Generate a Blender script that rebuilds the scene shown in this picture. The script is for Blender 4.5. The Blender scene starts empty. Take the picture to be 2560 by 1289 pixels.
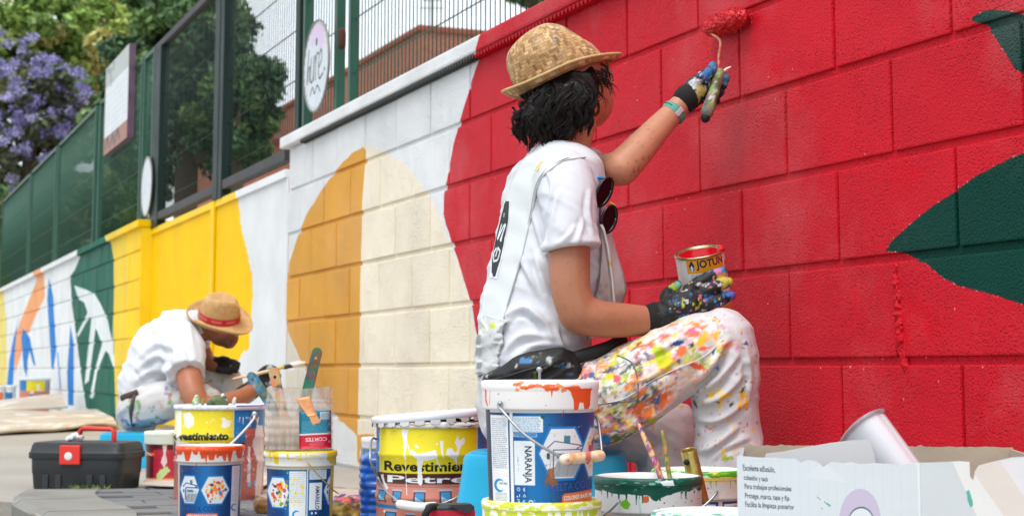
import bpy, bmesh, math, random
import numpy as np
from mathutils import Vector, Matrix
from mathutils.bvhtree import BVHTree
random.seed(7)
RNG = np.random.default_rng(11)
sc = bpy.context.scene
COL = sc.collection
# ------------------------------------------------------------------ camera, sky, sun, exposure
FPX, PX0, PY0, TH, CAMZ = 4000.0, 1280.0, 460.0, math.atan(465.0/4000.0), 0.385
cam_d = bpy.data.cameras.new('camera')
cam = bpy.data.objects.new('camera', cam_d); COL.objects.link(cam); sc.camera = cam
cam.location = (0, 0, CAMZ); cam.rotation_euler = (math.pi/2+TH, 0, 0)
cam_d.sensor_width = 36.0; cam_d.lens = 36.0*FPX/2560.0
cam_d.shift_y = -(644.5-PY0)/2560.0
cam_d.clip_start = 0.05; cam_d.clip_end = 2000
cam_d.dof.use_dof = True; cam_d.dof.focus_distance = 2.95; cam_d.dof.aperture_fstop = 9.0
SUN_DIR = Vector((-0.22, -0.48, 1.0)).normalized()
sun_d = bpy.data.lights.new('sun', 'SUN'); sun_d.energy = 1.5; sun_d.angle = math.radians(36); sun_d.color = (1, .96, .9)
sun = bpy.data.objects.new('sun', sun_d); COL.objects.link(sun)
sun.rotation_euler = SUN_DIR.to_track_quat('Z', 'Y').to_euler(); sun.location = (-2, -3, 8)
world = bpy.data.worlds.new("World"); sc.world = world; world.use_nodes = True
wn = world.node_tree.nodes; wl = world.node_tree.links; wn.clear()
wo = wn.new('ShaderNodeOutputWorld'); bg = wn.new('ShaderNodeBackground'); bg.inputs[1].default_value = 0.11
sky = wn.new('ShaderNodeTexSky'); sky.sky_type = 'NISHITA'; sky.sun_disc = False
sky.sun_elevation = math.asin(SUN_DIR.z); sky.sun_rotation = math.atan2(SUN_DIR.x, SUN_DIR.y)
tc = wn.new('ShaderNodeTexCoord'); mp = wn.new('ShaderNodeMapping'); mp.inputs['Scale'].default_value = (2.2, 2.2, 5.0)
nz = wn.new('ShaderNodeTexNoise'); nz.inputs['Scale'].default_value = 1.6; nz.inputs['Detail'].default_value = 6
cr = wn.new('ShaderNodeValToRGB'); cr.color_ramp.elements[0].position = .28; cr.color_ramp.elements[0].color = (.62,)*3+(1,)
cr.color_ramp.elements[1].position = .62; cr.color_ramp.elements[1].color = (.97,)*3+(1,)
mx = wn.new('ShaderNodeMix'); mx.data_type = 'RGBA'
mx.inputs[7].default_value = (7.3, 7.75, 8.1, 1)
wl.new(tc.outputs['Generated'], mp.inputs[0]); wl.new(mp.outputs[0], nz.inputs['Vector']); wl.new(nz.outputs[0], cr.inputs[0])
wl.new(cr.outputs[0], mx.inputs[0]); wl.new(sky.outputs[0], mx.inputs[6]); wl.new(mx.outputs[2], bg.inputs[0]); wl.new(bg.outputs[0], wo.inputs[0])
sc.view_settings.view_transform = 'Standard'; sc.view_settings.look = 'None'
sc.view_settings.exposure = 0.67; sc.view_settings.gamma = 1.0; sc.view_settings.use_curve_mapping = False

# ------------------------------------------------------------------ pixel <-> place helpers
CT, ST = math.cos(TH), math.sin(TH)
def ray(px, py):
    a = (px-PX0)/FPX; b = (PY0-py)/FPX
    return np.array([a, CT-b*ST, ST+b*CT])
def B(px, py, Y):                      # the point seen at (px,py) that lies Y metres ahead
    d = ray(px, py); return np.array([0, 0, CAMZ])+d*(Y/d[1])
def PPM(Y): return FPX/(Y*CT)
W0 = np.array([.613, 3.431]); WD = np.array([-.38710, .92204]); WN = np.array([-.92204, -.38710])
def wall_sz(px, py, off=0.0):          # pixel -> (distance along the wall, height) on the wall face
    d = ray(px, py); p0 = W0+WN*off
    t = (p0@WN)/(d[:2]@WN); p = d*t
    return float((p[:2]-p0)@WD), float(p[2]+CAMZ)
def WP(s, z, off=0.0):
    p = W0+WD*s+WN*off; return np.array([p[0], p[1], z])
def wall_s(px, off=0.0): return wall_sz(px, 925, off)[0]
WROT = math.atan2(WD[1], WD[0])        # local +x runs along the wall (away), local -y ... street is local +y
# ------------------------------------------------------------------ numpy noise
def _h(ix, iy, iz):
    n = (ix*374761393+iy*668265263+iz*1274126177) & 0xFFFFFFFF
    n = ((n ^ (n >> 13))*1274126177) & 0xFFFFFFFF
    return ((n ^ (n >> 16)) & 0xFFFF)/65535.0
def vnoise(p):
    p = np.asarray(p, float); i = np.floor(p).astype(np.int64); f = p-i; f = f*f*(3-2*f)
    r = 0
    for dx in (0, 1):
        for dy in (0, 1):
            for dz in (0, 1):
                w = (f[:, 0] if dx else 1-f[:, 0])*(f[:, 1] if dy else 1-f[:, 1])*(f[:, 2] if dz else 1-f[:, 2])
                r = r+w*_h(i[:, 0]+dx, i[:, 1]+dy, i[:, 2]+dz)
    return r
def fbm(p, o=4):
    p = np.asarray(p, float); r = 0; a = .5; t = 0
    for k in range(o):
        r = r+a*vnoise(p*2**k+17.3*k); t += a; a *= .5
    return r/t
def n2(x, y, s, seed=0, o=3):
    sh = np.broadcast(x, y).shape
    p = np.stack([np.broadcast_to(x, sh).ravel()*s, np.broadcast_to(y, sh).ravel()*s, np.full(int(np.prod(sh)), seed*7.7)], 1)
    return fbm(p, o).reshape(sh)
# ------------------------------------------------------------------ flat-print rasteriser
_tc = {}
def text_tris(body, bold=0.0):
    k = (body, bold)
    if k not in _tc:
        cu = bpy.data.curves.new('t', 'FONT'); cu.body = body; cu.offset = bold; cu.resolution_u = 3
        o = bpy.data.objects.new('t', cu); COL.objects.link(o)
        dg = bpy.context.evaluated_depsgraph_get(); me = o.evaluated_get(dg).to_mesh(); me.calc_loop_triangles()
        v = np.array([q.co[:2] for q in me.vertices]); t = np.array([q.vertices[:] for q in me.loop_triangles])
        T = v[t]; mn = T.reshape(-1, 2).min(0); mxx = T.reshape(-1, 2).max(0)
        _tc[k] = (T-mn)/(mxx-mn)
        bpy.data.objects.remove(o); bpy.data.curves.remove(cu)
    return _tc[k]
class Cv:
    def __init__(s, w, h, c=(1, 1, 1)):
        s.w, s.h = w, h; s.a = np.ones((h, w, 3), np.float32); s.a[:] = c; s.f = lambda p: p
        s.yy, s.xx = np.mgrid[0:h, 0:w]
    def _put(s, x0, x1, y0, y1, m, c, al):
        m = (m*al)[..., None]; q = s.a[y0:y1, x0:x1]; q[:] = q*(1-m)+np.asarray(c, np.float32)*m
    def poly(s, pts, c, al=1.0, sub=1, wob=0, ws=.05, dev=True):
        p = [np.array(q, float) for q in pts]
        if sub > 1:
            r = []
            for i in range(len(p)):
                for k in range(sub): r.append(p[i]+(p[(i+1) % len(p)]-p[i])*k/sub)
            p = r
        if dev: p = [np.array(s.f(q)) for q in p]
        p = np.array(p); e = wob*1.5+1
        x0, y0 = np.floor(p.min(0)-e).astype(int); x1, y1 = np.ceil(p.max(0)+e+1).astype(int)
        x0, y0 = max(x0, 0), max(y0, 0); x1, y1 = min(x1, s.w), min(y1, s.h)
        if x1 <= x0 or y1 <= y0: return
        X = s.xx[y0:y1, x0:x1]+.5; Y = s.yy[y0:y1, x0:x1]+.5
        if wob:
            ox = (n2(X, Y, ws, 1, 2)-.5)*2*wob; oy = (n2(X, Y, ws, 5, 2)-.5)*2*wob; X = X+ox; Y = Y+oy
        m = np.zeros(X.shape, np.float32)
        for d in (-.25, .25):
            ins = np.zeros(X.shape, bool)
            for i in range(len(p)):
                ax, ay = p[i]; bx, by = p[(i+1) % len(p)]
                if ay == by: continue
                cnd = ((ay > Y+d) != (by > Y+d))
                ins ^= cnd & (X+d < (bx-ax)*(Y+d-ay)/(by-ay)+ax)
            m += ins*.5
        s._put(x0, x1, y0, y1, m, c, al)
    def rect(s, x0, y0, x1, y1, c, al=1.0, **k): s.poly([(x0, y0), (x1, y0), (x1, y1), (x0, y1)], c, al, sub=6, **k)
    def ell(s, cx, cy, rx, ry, c, al=1.0, n=28, **k):
        s.poly([(cx+rx*math.cos(2*math.pi*i/n), cy+ry*math.sin(2*math.pi*i/n)) for i in range(n)], c, al, **k)
    def line(s, pts, w, c, al=1.0):
        for (ax, ay), (bx, by) in zip(pts[:-1], pts[1:]):
            L = math.hypot(bx-ax, by-ay) or 1; nx, ny = -(by-ay)/L*w/2, (bx-ax)/L*w/2
            s.poly([(ax+nx, ay+ny), (bx+nx, by+ny), (bx-nx, by-ny), (ax-nx, ay-ny)], c, al)
    def text(s, body, quad, c, bold=0.0, al=1.0):
        # quad: four points (photo/canvas coords): text's top-left, top-right, bottom-right, bottom-left
        T = text_tris(body, bold); q = [np.array(z, float) for z in quad]
        for t in T:
            pp = []
            for u, v in t:
                v = 1-v
                z = q[0]*(1-u)*(1-v)+q[1]*u*(1-v)+q[2]*u*v+q[3]*(1-u)*v
                pp.append(s.f(z))
            p = np.array(pp); x0, y0 = np.floor(p.min(0)-.6).astype(int); x1, y1 = np.ceil(p.max(0)+1.6).astype(int)
            x0, y0 = max(x0, 0), max(y0, 0); x1, y1 = min(x1, s.w), min(y1, s.h)
            if x1 <= x0 or y1 <= y0: continue
            X = s.xx[y0:y1, x0:x1]+.5; Y = s.yy[y0:y1, x0:x1]+.5
            a, b, d = p; det = (b[0]-a[0])*(d[1]-a[1])-(d[0]-a[0])*(b[1]-a[1])
            if abs(det) < 1e-9: continue
            sg = 1 if det > 0 else -1; m = np.ones(X.shape, bool)
            for (e0, e1) in ((a, b), (b, d), (d, a)):
                m &= sg*((e1[0]-e0[0])*(Y-e0[1])-(e1[1]-e0[1])*(X-e0[0])) >= -.02*np.hypot(*(e1-e0))
            s._put(x0, x1, y0, y1, m.astype(np.float32), c, al)
    def para(s, x0, y0, x1, y1, n, c, al=.6):   # print too small to read, as grey lines of words
        for k in range(n):
            y = y0+(y1-y0)*(k+.5)/n; h = (y1-y0)/n*.28; x = x0
            while x < x1-(x1-x0)*.08:
                w = (x1-x0)*random.uniform(.05, .16); s.rect(x, y-h, min(x+w, x1), y+h, c, al*random.uniform(.6, 1)); x += w+(x1-x0)*.025
            if random.random() < .12: continue
    def splats(s, n, box, rr, cols, al=(.7, 1)):
        for _ in range(n):
            x, y = random.uniform(box[0], box[2]), random.uniform(box[1], box[3]); r = rr[0]*(rr[1]/rr[0])**(random.random()**2)
            s.ell(x, y, r, r*random.uniform(.6, 1.6), random.choice(cols), random.uniform(*al), n=12, wob=2.2, ws=.25)
    def drips(s, x0, x1, y, c, n, lmax, w=(1.5, 5)):
        for _ in range(n):
            x = random.uniform(x0, x1); L = lmax*random.random()**1.6+2; ww = random.uniform(*w)
            s.poly([(x-ww, y-1), (x+ww, y-1), (x+ww*.6, y+L*.6), (x+ww*.55, y+L), (x-ww*.4, y+L), (x-ww*.5, y+L*.5)], c, 1, sub=3)
    def image(s, name):
        im = bpy.data.images.new(name, s.w, s.h)
        o = np.ones((s.h, s.w, 4), np.float32); o[..., :3] = np.clip(s.a[::-1], 0, 1)
        im.pixels.foreach_set(o.ravel()); im.update(); im.pack()
        return im
def rgb(r, g, b): return (r/255., g/255., b/255.)
def lin(c): return tuple((x/12.92 if x <= .04045 else ((x+.055)/1.055)**2.4) for x in c)
# ------------------------------------------------------------------ materials
def nodes_of(m): m.use_nodes = True; return m.node_tree.nodes, m.node_tree.links
def mat(name, c, rough=.6, metal=0.0, bump=None, var=.12, vs=6.0, img=None, attr=None, spec=.5, coat=0, obj=False, trans=0, bdist=.004, sss=0):
    """Principled material: colour (srgb 0-1) or image or point colour, cloudy wear, fine relief."""
    m = bpy.data.materials.new(name); N, L = nodes_of(m); N.clear()
    out = N.new('ShaderNodeOutputMaterial'); p = N.new('ShaderNodeBsdfPrincipled'); L.new(p.outputs[0], out.inputs[0])
    p.inputs['Roughness'].default_value = rough; p.inputs['Metallic'].default_value = metal
    p.inputs['Specular IOR Level'].default_value = spec
    if coat: p.inputs['Coat Weight'].default_value = coat
    if trans: p.inputs['Transmission Weight'].default_value = trans
    if sss: p.inputs['Subsurface Weight'].default_value = sss; p.inputs['Subsurface Radius'].default_value = (.012, .004, .002); p.inputs['Subsurface Scale'].default_value = 1.0
    co = N.new('ShaderNodeTexCoord'); src = None
    if img is not None:
        t = N.new('ShaderNodeTexImage'); t.image = img; t.interpolation = 'Cubic'; L.new(co.outputs['UV'], t.inputs[0]); src = t.outputs[0]
    elif attr:
        t = N.new('ShaderNodeAttribute'); t.attribute_name = attr; src = t.outputs['Color']
    else:
        t = N.new('ShaderNodeRGB'); t.outputs[0].default_value = lin(c)+(1,); src = t.outputs[0]
    if var:
        nz = N.new('ShaderNodeTexNoise'); nz.inputs['Scale'].default_value = vs; nz.inputs['Detail'].default_value = 5
        L.new(co.outputs['Object'], nz.inputs['Vector'])
        mr = N.new('ShaderNodeMapRange'); mr.inputs[1].default_value = .25; mr.inputs[2].default_value = .75
        mr.inputs[3].default_value = 1-var; mr.inputs[4].default_value = 1+var*.6; L.new(nz.outputs[0], mr.inputs[0])
        mm = N.new('ShaderNodeMix'); mm.data_type = 'RGBA'; mm.blend_type = 'MULTIPLY'; mm.inputs[0].default_value = 1
        L.new(src, mm.inputs[6]); L.new(mr.outputs[0], mm.inputs[7]); src = mm.outputs[2]
        m2 = N.new('ShaderNodeMapRange'); m2.inputs[3].default_value = max(rough-.12, .05); m2.inputs[4].default_value = min(rough+.15, 1)
        L.new(nz.outputs[0], m2.inputs[0]); L.new(m2.outputs[0], p.inputs['Roughness'])
    L.new(src, p.inputs['Base Color'])
    if bump:
        nb = N.new('ShaderNodeTexNoise'); nb.inputs['Scale'].default_value = bump[0]; nb.inputs['Detail'].default_value = 4
        L.new(co.outputs['Object'], nb.inputs['Vector'])
        bp = N.new('ShaderNodeBump'); bp.inputs['Strength'].default_value = bump[1]; bp.inputs['Distance'].default_value = bdist
        L.new(nb.outputs[0], bp.inputs['Height']); L.new(bp.outputs[0], p.inputs['Normal'])
    return m
# ------------------------------------------------------------------ mesh helpers
ORG = {}
def tag(o, label, cat, group=None, kind=None):
    o['label'] = label; o['category'] = cat
    if group: o['group'] = group
    if kind: o['kind'] = kind
    return o
def thing(name, label, cat, loc=(0, 0, 0), group=None):
    o = bpy.data.objects.new(name, None); COL.objects.link(o); o.location = loc; o.empty_display_size = .05
    ORG[o.name] = np.array(loc, float); return tag(o, label, cat, group)
def mesh(name, V, F, uv=None, smooth=True):
    me = bpy.data.meshes.new(name); me.from_pydata([tuple(map(float, v)) for v in V], [], [tuple(int(q) for q in f) for f in F])
    if uv is not None:
        l = me.uv_layers.new(name='UVMap'); idx = np.zeros(len(me.loops), np.int32); me.loops.foreach_get('vertex_index', idx)
        l.data.foreach_set('uv', np.asarray(uv, np.float32)[idx].ravel())
    me.polygons.foreach_set('use_smooth', [smooth]*len(me.polygons)); me.update(); return me
def obj(name, VF, m, parent=None, smooth=True, kind=None, uv=None, col=None, org=None, sharp=None):
    """link ONE mesh object; VF in world coordinates."""
    V = np.asarray(VF[0], float); F = VF[1]
    if uv is None and len(VF) > 2: uv = VF[2]
    base = ORG[parent.name] if parent is not None else (np.array(org, float) if org is not None else (V.min(0)+V.max(0))/2*np.array([1, 1, 0])+np.array([0, 0, V[:, 2].min()]))
    me = mesh(name, V-base, F, uv, smooth)
    if col is not None:
        at = me.color_attributes.new('Col', 'FLOAT_COLOR', 'POINT'); c4 = np.ones((len(V), 4), np.float32); c4[:, :3] = col
        at.data.foreach_set('color', c4.ravel())
    if sharp: me.set_sharp_from_angle(angle=math.radians(sharp))
    o = bpy.data.objects.new(name, me); COL.objects.link(o); o.data.materials.append(m)
    if parent is not None: o.parent = parent
    else: o.location = base
    ORG[o.name] = base
    if kind: o['kind'] = kind
    return o
def join(*L):
    V = []; F = []; U = []; n = 0; hu = all(len(x) > 2 for x in L)
    for x in L:
        V.append(np.asarray(x[0], float)); F += [tuple(q+n for q in f) for f in x[1]]; n += len(x[0])
        if hu: U.append(np.asarray(x[2], float))
    return (np.concatenate(V), F, np.concatenate(U)) if hu else (np.concatenate(V), F)
def box(c, s, R=None, bev=0.0):
    bm = bmesh.new(); bmesh.ops.create_cube(bm, size=1)
    for v in bm.verts: v.co = Vector((v.co.x*s[0], v.co.y*s[1], v.co.z*s[2]))
    if bev: bmesh.ops.bevel(bm, geom=list(bm.edges), offset=bev, segments=2, profile=.6, affect='EDGES')
    bm.verts.ensure_lookup_table(); V = np.array([v.co[:] for v in bm.verts]); F = [tuple(v.index for v in f.verts) for f in bm.faces]; bm.free()
    if R is not None: V = V@np.asarray(R).T
    return V+np.asarray(c, float), F
def rz(a): c, s = math.cos(a), math.sin(a); return np.array([[c, -s, 0], [s, c, 0], [0, 0, 1]])
def frame(d):
    d = np.asarray(d, float); d = d/np.linalg.norm(d); u = np.array([0, 0, 1.]) if abs(d[2]) < .9 else np.array([1., 0, 0])
    x = np.cross(u, d); x /= np.linalg.norm(x); return x, np.cross(d, x), d
def chain(P, R, n=12, caps=True, flat=None):
    """closed tapered tube through the points with rounded ends; flat=(axis,k) squashes along an axis."""
    P = [np.asarray(p, float) for p in P]; rings = []
    if np.isscalar(R): R = [R]*len(P)
    T = []
    for i in range(len(P)):
        a = P[max(i-1, 0)]; b = P[min(i+1, len(P)-1)]; t = b-a; T.append(t/(np.linalg.norm(t)+1e-12))
    x, y, d = frame(T[0]); seq = []
    if caps:
        for a in (80, 55, 28): seq.append((P[0]-T[0]*R[0]*math.sin(math.radians(a)), R[0]*math.cos(math.radians(a)), T[0]))
    for i in range(len(P)): seq.append((P[i], R[i], T[i]))
    if caps:
        for a in (28, 55, 80): seq.append((P[-1]+T[-1]*R[-1]*math.sin(math.radians(a)), R[-1]*math.cos(math.radians(a)), T[-1]))
    V = []; F = []
    for c, r, t in seq:
        x = x-t*(x@t); x /= np.linalg.norm(x); y = np.cross(t, x)
        for k in range(n):
            a = 2*math.pi*k/n; o = (x*math.cos(a)+y*math.sin(a))*r
            if flat is not None: o = o-flat[0]*(o@flat[0])*(1-flat[1])
            V.append(c+o)
    m = len(seq)
    for i in range(m-1):
        for k in range(n): F.append((i*n+k, i*n+(k+1) % n, (i+1)*n+(k+1) % n, (i+1)*n+k))
    F.append(tuple(range(n))[::-1]); F.append(tuple((m-1)*n+k for k in range(n)))
    return np.array(V), F
def smooth_path(P, k=6):
    P = np.array([np.asarray(p, float) for p in P]); Q = np.vstack([2*P[0]-P[1], P, 2*P[-1]-P[-2]]); o = []
    for i in range(1, len(Q)-2):
        for j in range(k):
            t = j/k; a, b, c, d = Q[i-1:i+3]
            o.append(.5*((2*b)+(-a+c)*t+(2*a-5*b+4*c-d)*t*t+(-a+3*b-3*c+d)*t**3))
    o.append(P[-1]); return np.array(o)
def loft(S, n=28, p=2.3):
    """closed loft; sections (centre, half-axis vector a, half-axis vector b), superellipse exponent p."""
    V = []; F = []
    for c, a, b in S:
        for k in range(n):
            t = 2*math.pi*k/n; ct, st_ = math.cos(t), math.sin(t)
            V.append(np.asarray(c)+np.asarray(a)*math.copysign(abs(ct)**(2/p), ct)+np.asarray(b)*math.copysign(abs(st_)**(2/p), st_))
    m = len(S)
    for i in range(m-1):
        for k in range(n): F.append((i*n+k, i*n+(k+1) % n, (i+1)*n+(k+1) % n, (i+1)*n+k))
    F.append(tuple(range(n))[::-1]); F.append(tuple((m-1)*n+k for k in range(n)))
    return np.array(V), F
def ellipsoid(c, ax, n=16, m=10):
    ax = [np.asarray(q, float) for q in ax]; V = []; F = []
    for i in range(1, m):
        f = math.pi*i/m
        for k in range(n):
            t = 2*math.pi*k/n; V.append(np.asarray(c)+ax[0]*math.sin(f)*math.cos(t)+ax[1]*math.sin(f)*math.sin(t)+ax[2]*math.cos(f))
    for i in range(m-2):
        for k in range(n): F.append((i*n+k, (i+1)*n+k, (i+1)*n+(k+1) % n, i*n+(k+1) % n))
    V += [np.asarray(c)+ax[2], np.asarray(c)-ax[2]]; a, b = len(V)-2, len(V)-1
    for k in range(n): F.append((a, k, (k+1) % n)); F.append((b, (m-2)*n+(k+1) % n, (m-2)*n+k))
    return np.array(V), F
def lathe(prof, c=(0, 0, 0), n=48, ax=None, a0=0.0, vlen=True):
    """surface of revolution with uv (u round, v along); prof = [(r, h)]; ax = (x, y, z) axes. u=.5 faces -y (a0 turns it)."""
    P = np.array(prof, float); d = np.r_[0, np.cumsum(np.hypot(*np.diff(P, axis=0).T))]; d = d/d[-1]
    if ax is None: ax = np.eye(3)
    V = []; U = []; F = []
    for i, (r, h) in enumerate(P):
        for k in range(n+1):
            u = k/n; t = 2*math.pi*u+math.pi/2+a0
            V.append(np.asarray(c)+ax[0]*(r*math.cos(t))+ax[1]*(r*math.sin(t))+ax[2]*h); U.append((u, d[i]))
    for i in range(len(P)-1):
        for k in range(n): F.append((i*(n+1)+k, i*(n+1)+k+1, (i+1)*(n+1)+k+1, (i+1)*(n+1)+k))
    return np.array(V), F, np.array(U)
def remesh(parts, vox, smooth=4, fac=.5):
    V, F = join(*[(x[0], x[1]) for x in parts]); me = mesh('tmp', V, F); o = bpy.data.objects.new('tmp', me); COL.objects.link(o)
    bm = bmesh.new(); bm.from_mesh(me); bmesh.ops.recalc_face_normals(bm, faces=bm.faces); bm.to_mesh(me); bm.free()
    r = o.modifiers.new('r', 'REMESH'); r.mode = 'VOXEL'; r.voxel_size = vox
    if smooth: s = o.modifiers.new('s', 'SMOOTH'); s.iterations = smooth; s.factor = fac
    e = o.evaluated_get(bpy.context.evaluated_depsgraph_get()); q = e.to_mesh()
    v = np.zeros(len(q.vertices)*3, np.float32); q.vertices.foreach_get('co', v); f = [tuple(p.vertices) for p in q.polygons]
    e.to_mesh_clear(); bpy.data.objects.remove(o); bpy.data.meshes.remove(me); return v.reshape(-1, 3).astype(float), f
def vnormals(V, F):
    me = mesh('tmp', V, F); n = np.array([v.normal[:] for v in me.vertices]); bpy.data.meshes.remove(me); return n
def bvh(V, F): return BVHTree.FromPolygons([Vector(v) for v in V], [tuple(f) for f in F])
def hit(bv, px, py, off=.003):
    o = Vector((0, 0, CAMZ)); d = Vector(ray(px, py)).normalized(); p, nrm, i, dd = bv.ray_cast(o, d)
    if p is None: return None
    return np.array(p)+np.array(nrm)*off
def resample(P, n):
    P = np.array(P, float); d = np.r_[0, np.cumsum(np.hypot(*np.diff(P, axis=0).T))]; t = np.linspace(0, d[-1], n)
    return np.stack([np.interp(t, d, P[:, 0]), np.interp(t, d, P[:, 1])], 1)
def patch(bv, A, C, n=16, m=6, off=.004, th=.004):
    """a strip of cloth lying on a surface between two outlines A and C."""
    A = resample(A, n); C = resample(C, n); G = np.zeros((n, m, 3)); ok = np.zeros((n, m), bool)
    for i in range(n):
        for j in range(m):
            q = A[i]+(C[i]-A[i])*j/(m-1); h = hit(bv, q[0], q[1], off)
            if h is not None: G[i, j] = h; ok[i, j] = True
    if not ok.all():
        I = np.argwhere(ok)
        for i, j in np.argwhere(~ok):
            k = I[np.argmin(((I-[i, j])**2).sum(1))]; q = A[i]+(C[i]-A[i])*j/(m-1); G[i, j] = B(q[0], q[1], G[k[0], k[1]][1])
    for _ in range(2):
        G[1:-1] = (G[1:-1]*2+G[:-2]+G[2:])/4
    return solid_grid(G, th)
def solid_grid(G, th):
    n, m = G.shape[:2]; dx = np.gradient(G, axis=0); dy = np.gradient(G, axis=1); nn = np.cross(dx, dy); nn /= np.linalg.norm(nn, axis=2, keepdims=True)+1e-9
    V = np.concatenate([G.reshape(-1, 3), (G-nn*th).reshape(-1, 3)]); F = []; o = n*m
    u = np.stack(np.meshgrid(np.linspace(0, 1, n), np.linspace(0, 1, m), indexing='ij'), 2).reshape(-1, 2); U = np.concatenate([u, u])
    for i in range(n-1):
        for j in range(m-1):
            a, b, c, d = i*m+j, (i+1)*m+j, (i+1)*m+j+1, i*m+j+1; F.append((a, b, c, d)); F.append((a+o, d+o, c+o, b+o))
    for i in range(n-1):
        for j in (0, m-1): F.append((i*m+j, (i+1)*m+j, (i+1)*m+j+o, i*m+j+o))
    for j in range(m-1):
        for i in (0, n-1): F.append((i*m+j, i*m+j+1, i*m+j+1+o, i*m+j+o))
    return V, F, U
def prism(poly, d, vec, R=None):
    """extrude 3d polygon along vec"""
    P = np.array([np.asarray(p, float) for p in poly]); n = len(P); V = np.concatenate([P, P+np.asarray(vec, float)])
    F = [tuple(range(n)), tuple(range(2*n-1, n-1, -1))]+[(i, (i+1) % n, (i+1) % n+n, i+n) for i in range(n)]
    return V, F
# ================================================================== SETTING
# ---- mural paint (flat print on the wall), drawn in wall metres
S1A, S1B, ZT, K1 = -2.6, 4.36, 1.5, 460
C_WHITE, C_RED, C_LEAF = rgb(229, 232, 234), rgb(203, 26, 43), rgb(0, 62, 52)
C_OCHRE, C_CREAM = rgb(222, 160, 58), rgb(241, 231, 209)
m1 = Cv(int((S1B-S1A)*K1), int(ZT*K1), C_WHITE)
def f1(p): s, z = wall_sz(p[0], p[1]); return ((S1B-s)*K1, (ZT-z)*K1)
m1.f = f1
m1.poly([(905, 368), (935, 370), (975, 388), (1010, 410), (1060, 470), (1100, 540), (1130, 620), (1160, 700), (1180, 790), (1200, 880), (1212, 1000), (1215, 1200), (885, 1200)], C_CREAM, 1, 4, 2, .03)
m1.poly([(713, 812), (770, 950), (770, 985), (735, 985), (735, 905), (713, 905)], rgb(222, 216, 200), 1, 3, 2, .05)
m1.poly([(713, 925), (738, 925), (735, 990), (713, 990)], rgb(222, 214, 196), 1, 3, 2, .05)
m1.poly([(909, 366), (880, 385), (850, 413), (815, 458), (790, 500), (765, 540), (745, 590), (727, 645), (714, 690), (713, 810), (735, 862), (764, 925), (800, 990), (833, 1033), (894, 1087), (897, 900), (900, 700), (905, 520), (914, 400), (914, 380)], C_OCHRE, 1, 4, 2.5, .04)
m1.poly([(893, 1085), (893, 1150), (902, 1170), (905, 1100), (935, 1092), (935, 1084)], C_OCHRE, 1, 3, 2, .06)
red = [(1232, 60), (1213, 128), (1195, 155), (1180, 200), (1160, 270), (1148, 312), (1135, 360), (1120, 440), (1111, 485), (1108, 535), (1117, 565), (1140, 640), (1160, 700), (1180, 770), (1192, 840), (1202, 920), (1222, 1200)]
m1.f = lambda p: p
rd = [f1(q) for q in red]; m1.poly([(m1.w+5, -5), (rd[0][0]+25, -5)]+rd+[(m1.w+5, m1.h+5)], C_RED, 1, 3, 3, .05)
m1.f = f1
# roller patches still wet, a deeper red
for (cx, cy, rx, ry) in [(2290, 800, 90, 60), (2520, 1060, 90, 110), (1930, 190, 30, 26), (1990, 255, 26, 40), (2140, 740, 50, 40), (2270, 430, 60, 40), (1890, 45, 40, 30), (2450, 560, 60, 60)]:
    for k in range(5): m1.ell(cx+random.gauss(0, 8), cy+random.gauss(0, 8), rx*(1-.16*k), ry*(1-.16*k), rgb(214, 12, 34), .16, wob=14, ws=.04)
leafA = [(2428, 48), (2435, 40), (2464, 27), (2491, 26), (2531, 31), (2560, 41), (2640, 80), (2700, 140), (2740, 240), (2640, 225), (2560, 186), (2539, 173), (2523, 149), (2504, 122), (2488, 98), (2470, 72), (2459, 61), (2435, 54)]
leafB = [(2560, 382), (2491, 414), (2443, 441), (2414, 459), (2395, 474), (2385, 483), (2358, 498), (2318, 526), (2273, 562), (2236, 597), (2215, 623), (2216, 629), (2236, 629), (2252, 631), (2299, 651), (2314, 657), (2339, 678), (2364, 696), (2401, 716), (2454, 729), (2501, 741), (2560, 761), (2750, 830), (2900, 800), (2960, 640), (2880, 460), (2760, 350), (2650, 345)]
for lf in (leafA, leafB):
    for i in range(len(lf)):
        a, b = np.array(lf[i]), np.array(lf[(i+1) % len(lf)])
        for k in range(int(np.hypot(*(b-a))/4)):
            if random.random() < .45:
                q = a+(b-a)*random.random(); r = random.uniform(.8, 1.7); m1.ell(q[0]+random.gauss(0, 1.6), q[1]+random.gauss(0, 1.6), r, r, rgb(240, 235, 235), n=6)
    m1.poly(lf, C_LEAF, 1, 2, 1.2, .1)
for _ in range(140):                      # specks of white that the roller missed
    s = random.uniform(-.9, 2.4); z = .2*random.randint(0, 7)+random.gauss(0, .012) if random.random() < .6 else random.uniform(0, 1.4)
    x, y = (S1B-s)*K1, (ZT-z)*K1
    if abs(x-0) and m1.a[min(int(y), m1.h-1), min(int(x), m1.w-1), 0] > .7: m1.ell(x, y, random.uniform(.5, 1.1), random.uniform(.5, 1.1), rgb(240, 225, 225), n=6, dev=False)
m1.f = lambda p: p
IM1 = m1.image('mural_near')
S2A, S2B, K2 = 4.2, 20.4, 200
C_YEL, C_GRN, C_BLU, C_ORA = rgb(250, 206, 0), rgb(0, 94, 74), rgb(0, 124, 206), rgb(240, 164, 108)
m2 = Cv(int((S2B-S2A)*K2), int(ZT*K2), C_WHITE)
def f2(p, off=0.0): s, z = wall_sz(p[0], p[1], off); return ((S2B-s)*K2, (ZT-z)*K2)
m2.f = f2
m2.poly([(-100, 500), (10, 730), (12, 770), (16, 800), (18, 1060), (-100, 1060)], rgb(232, 214, 120), 1, 2)
m2.poly([(90, 680), (109, 670), (112, 741), (85, 798), (62, 854), (37, 933), (34, 843), (51, 803), (92, 700)], C_ORA, 1, 3, .8)
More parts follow.
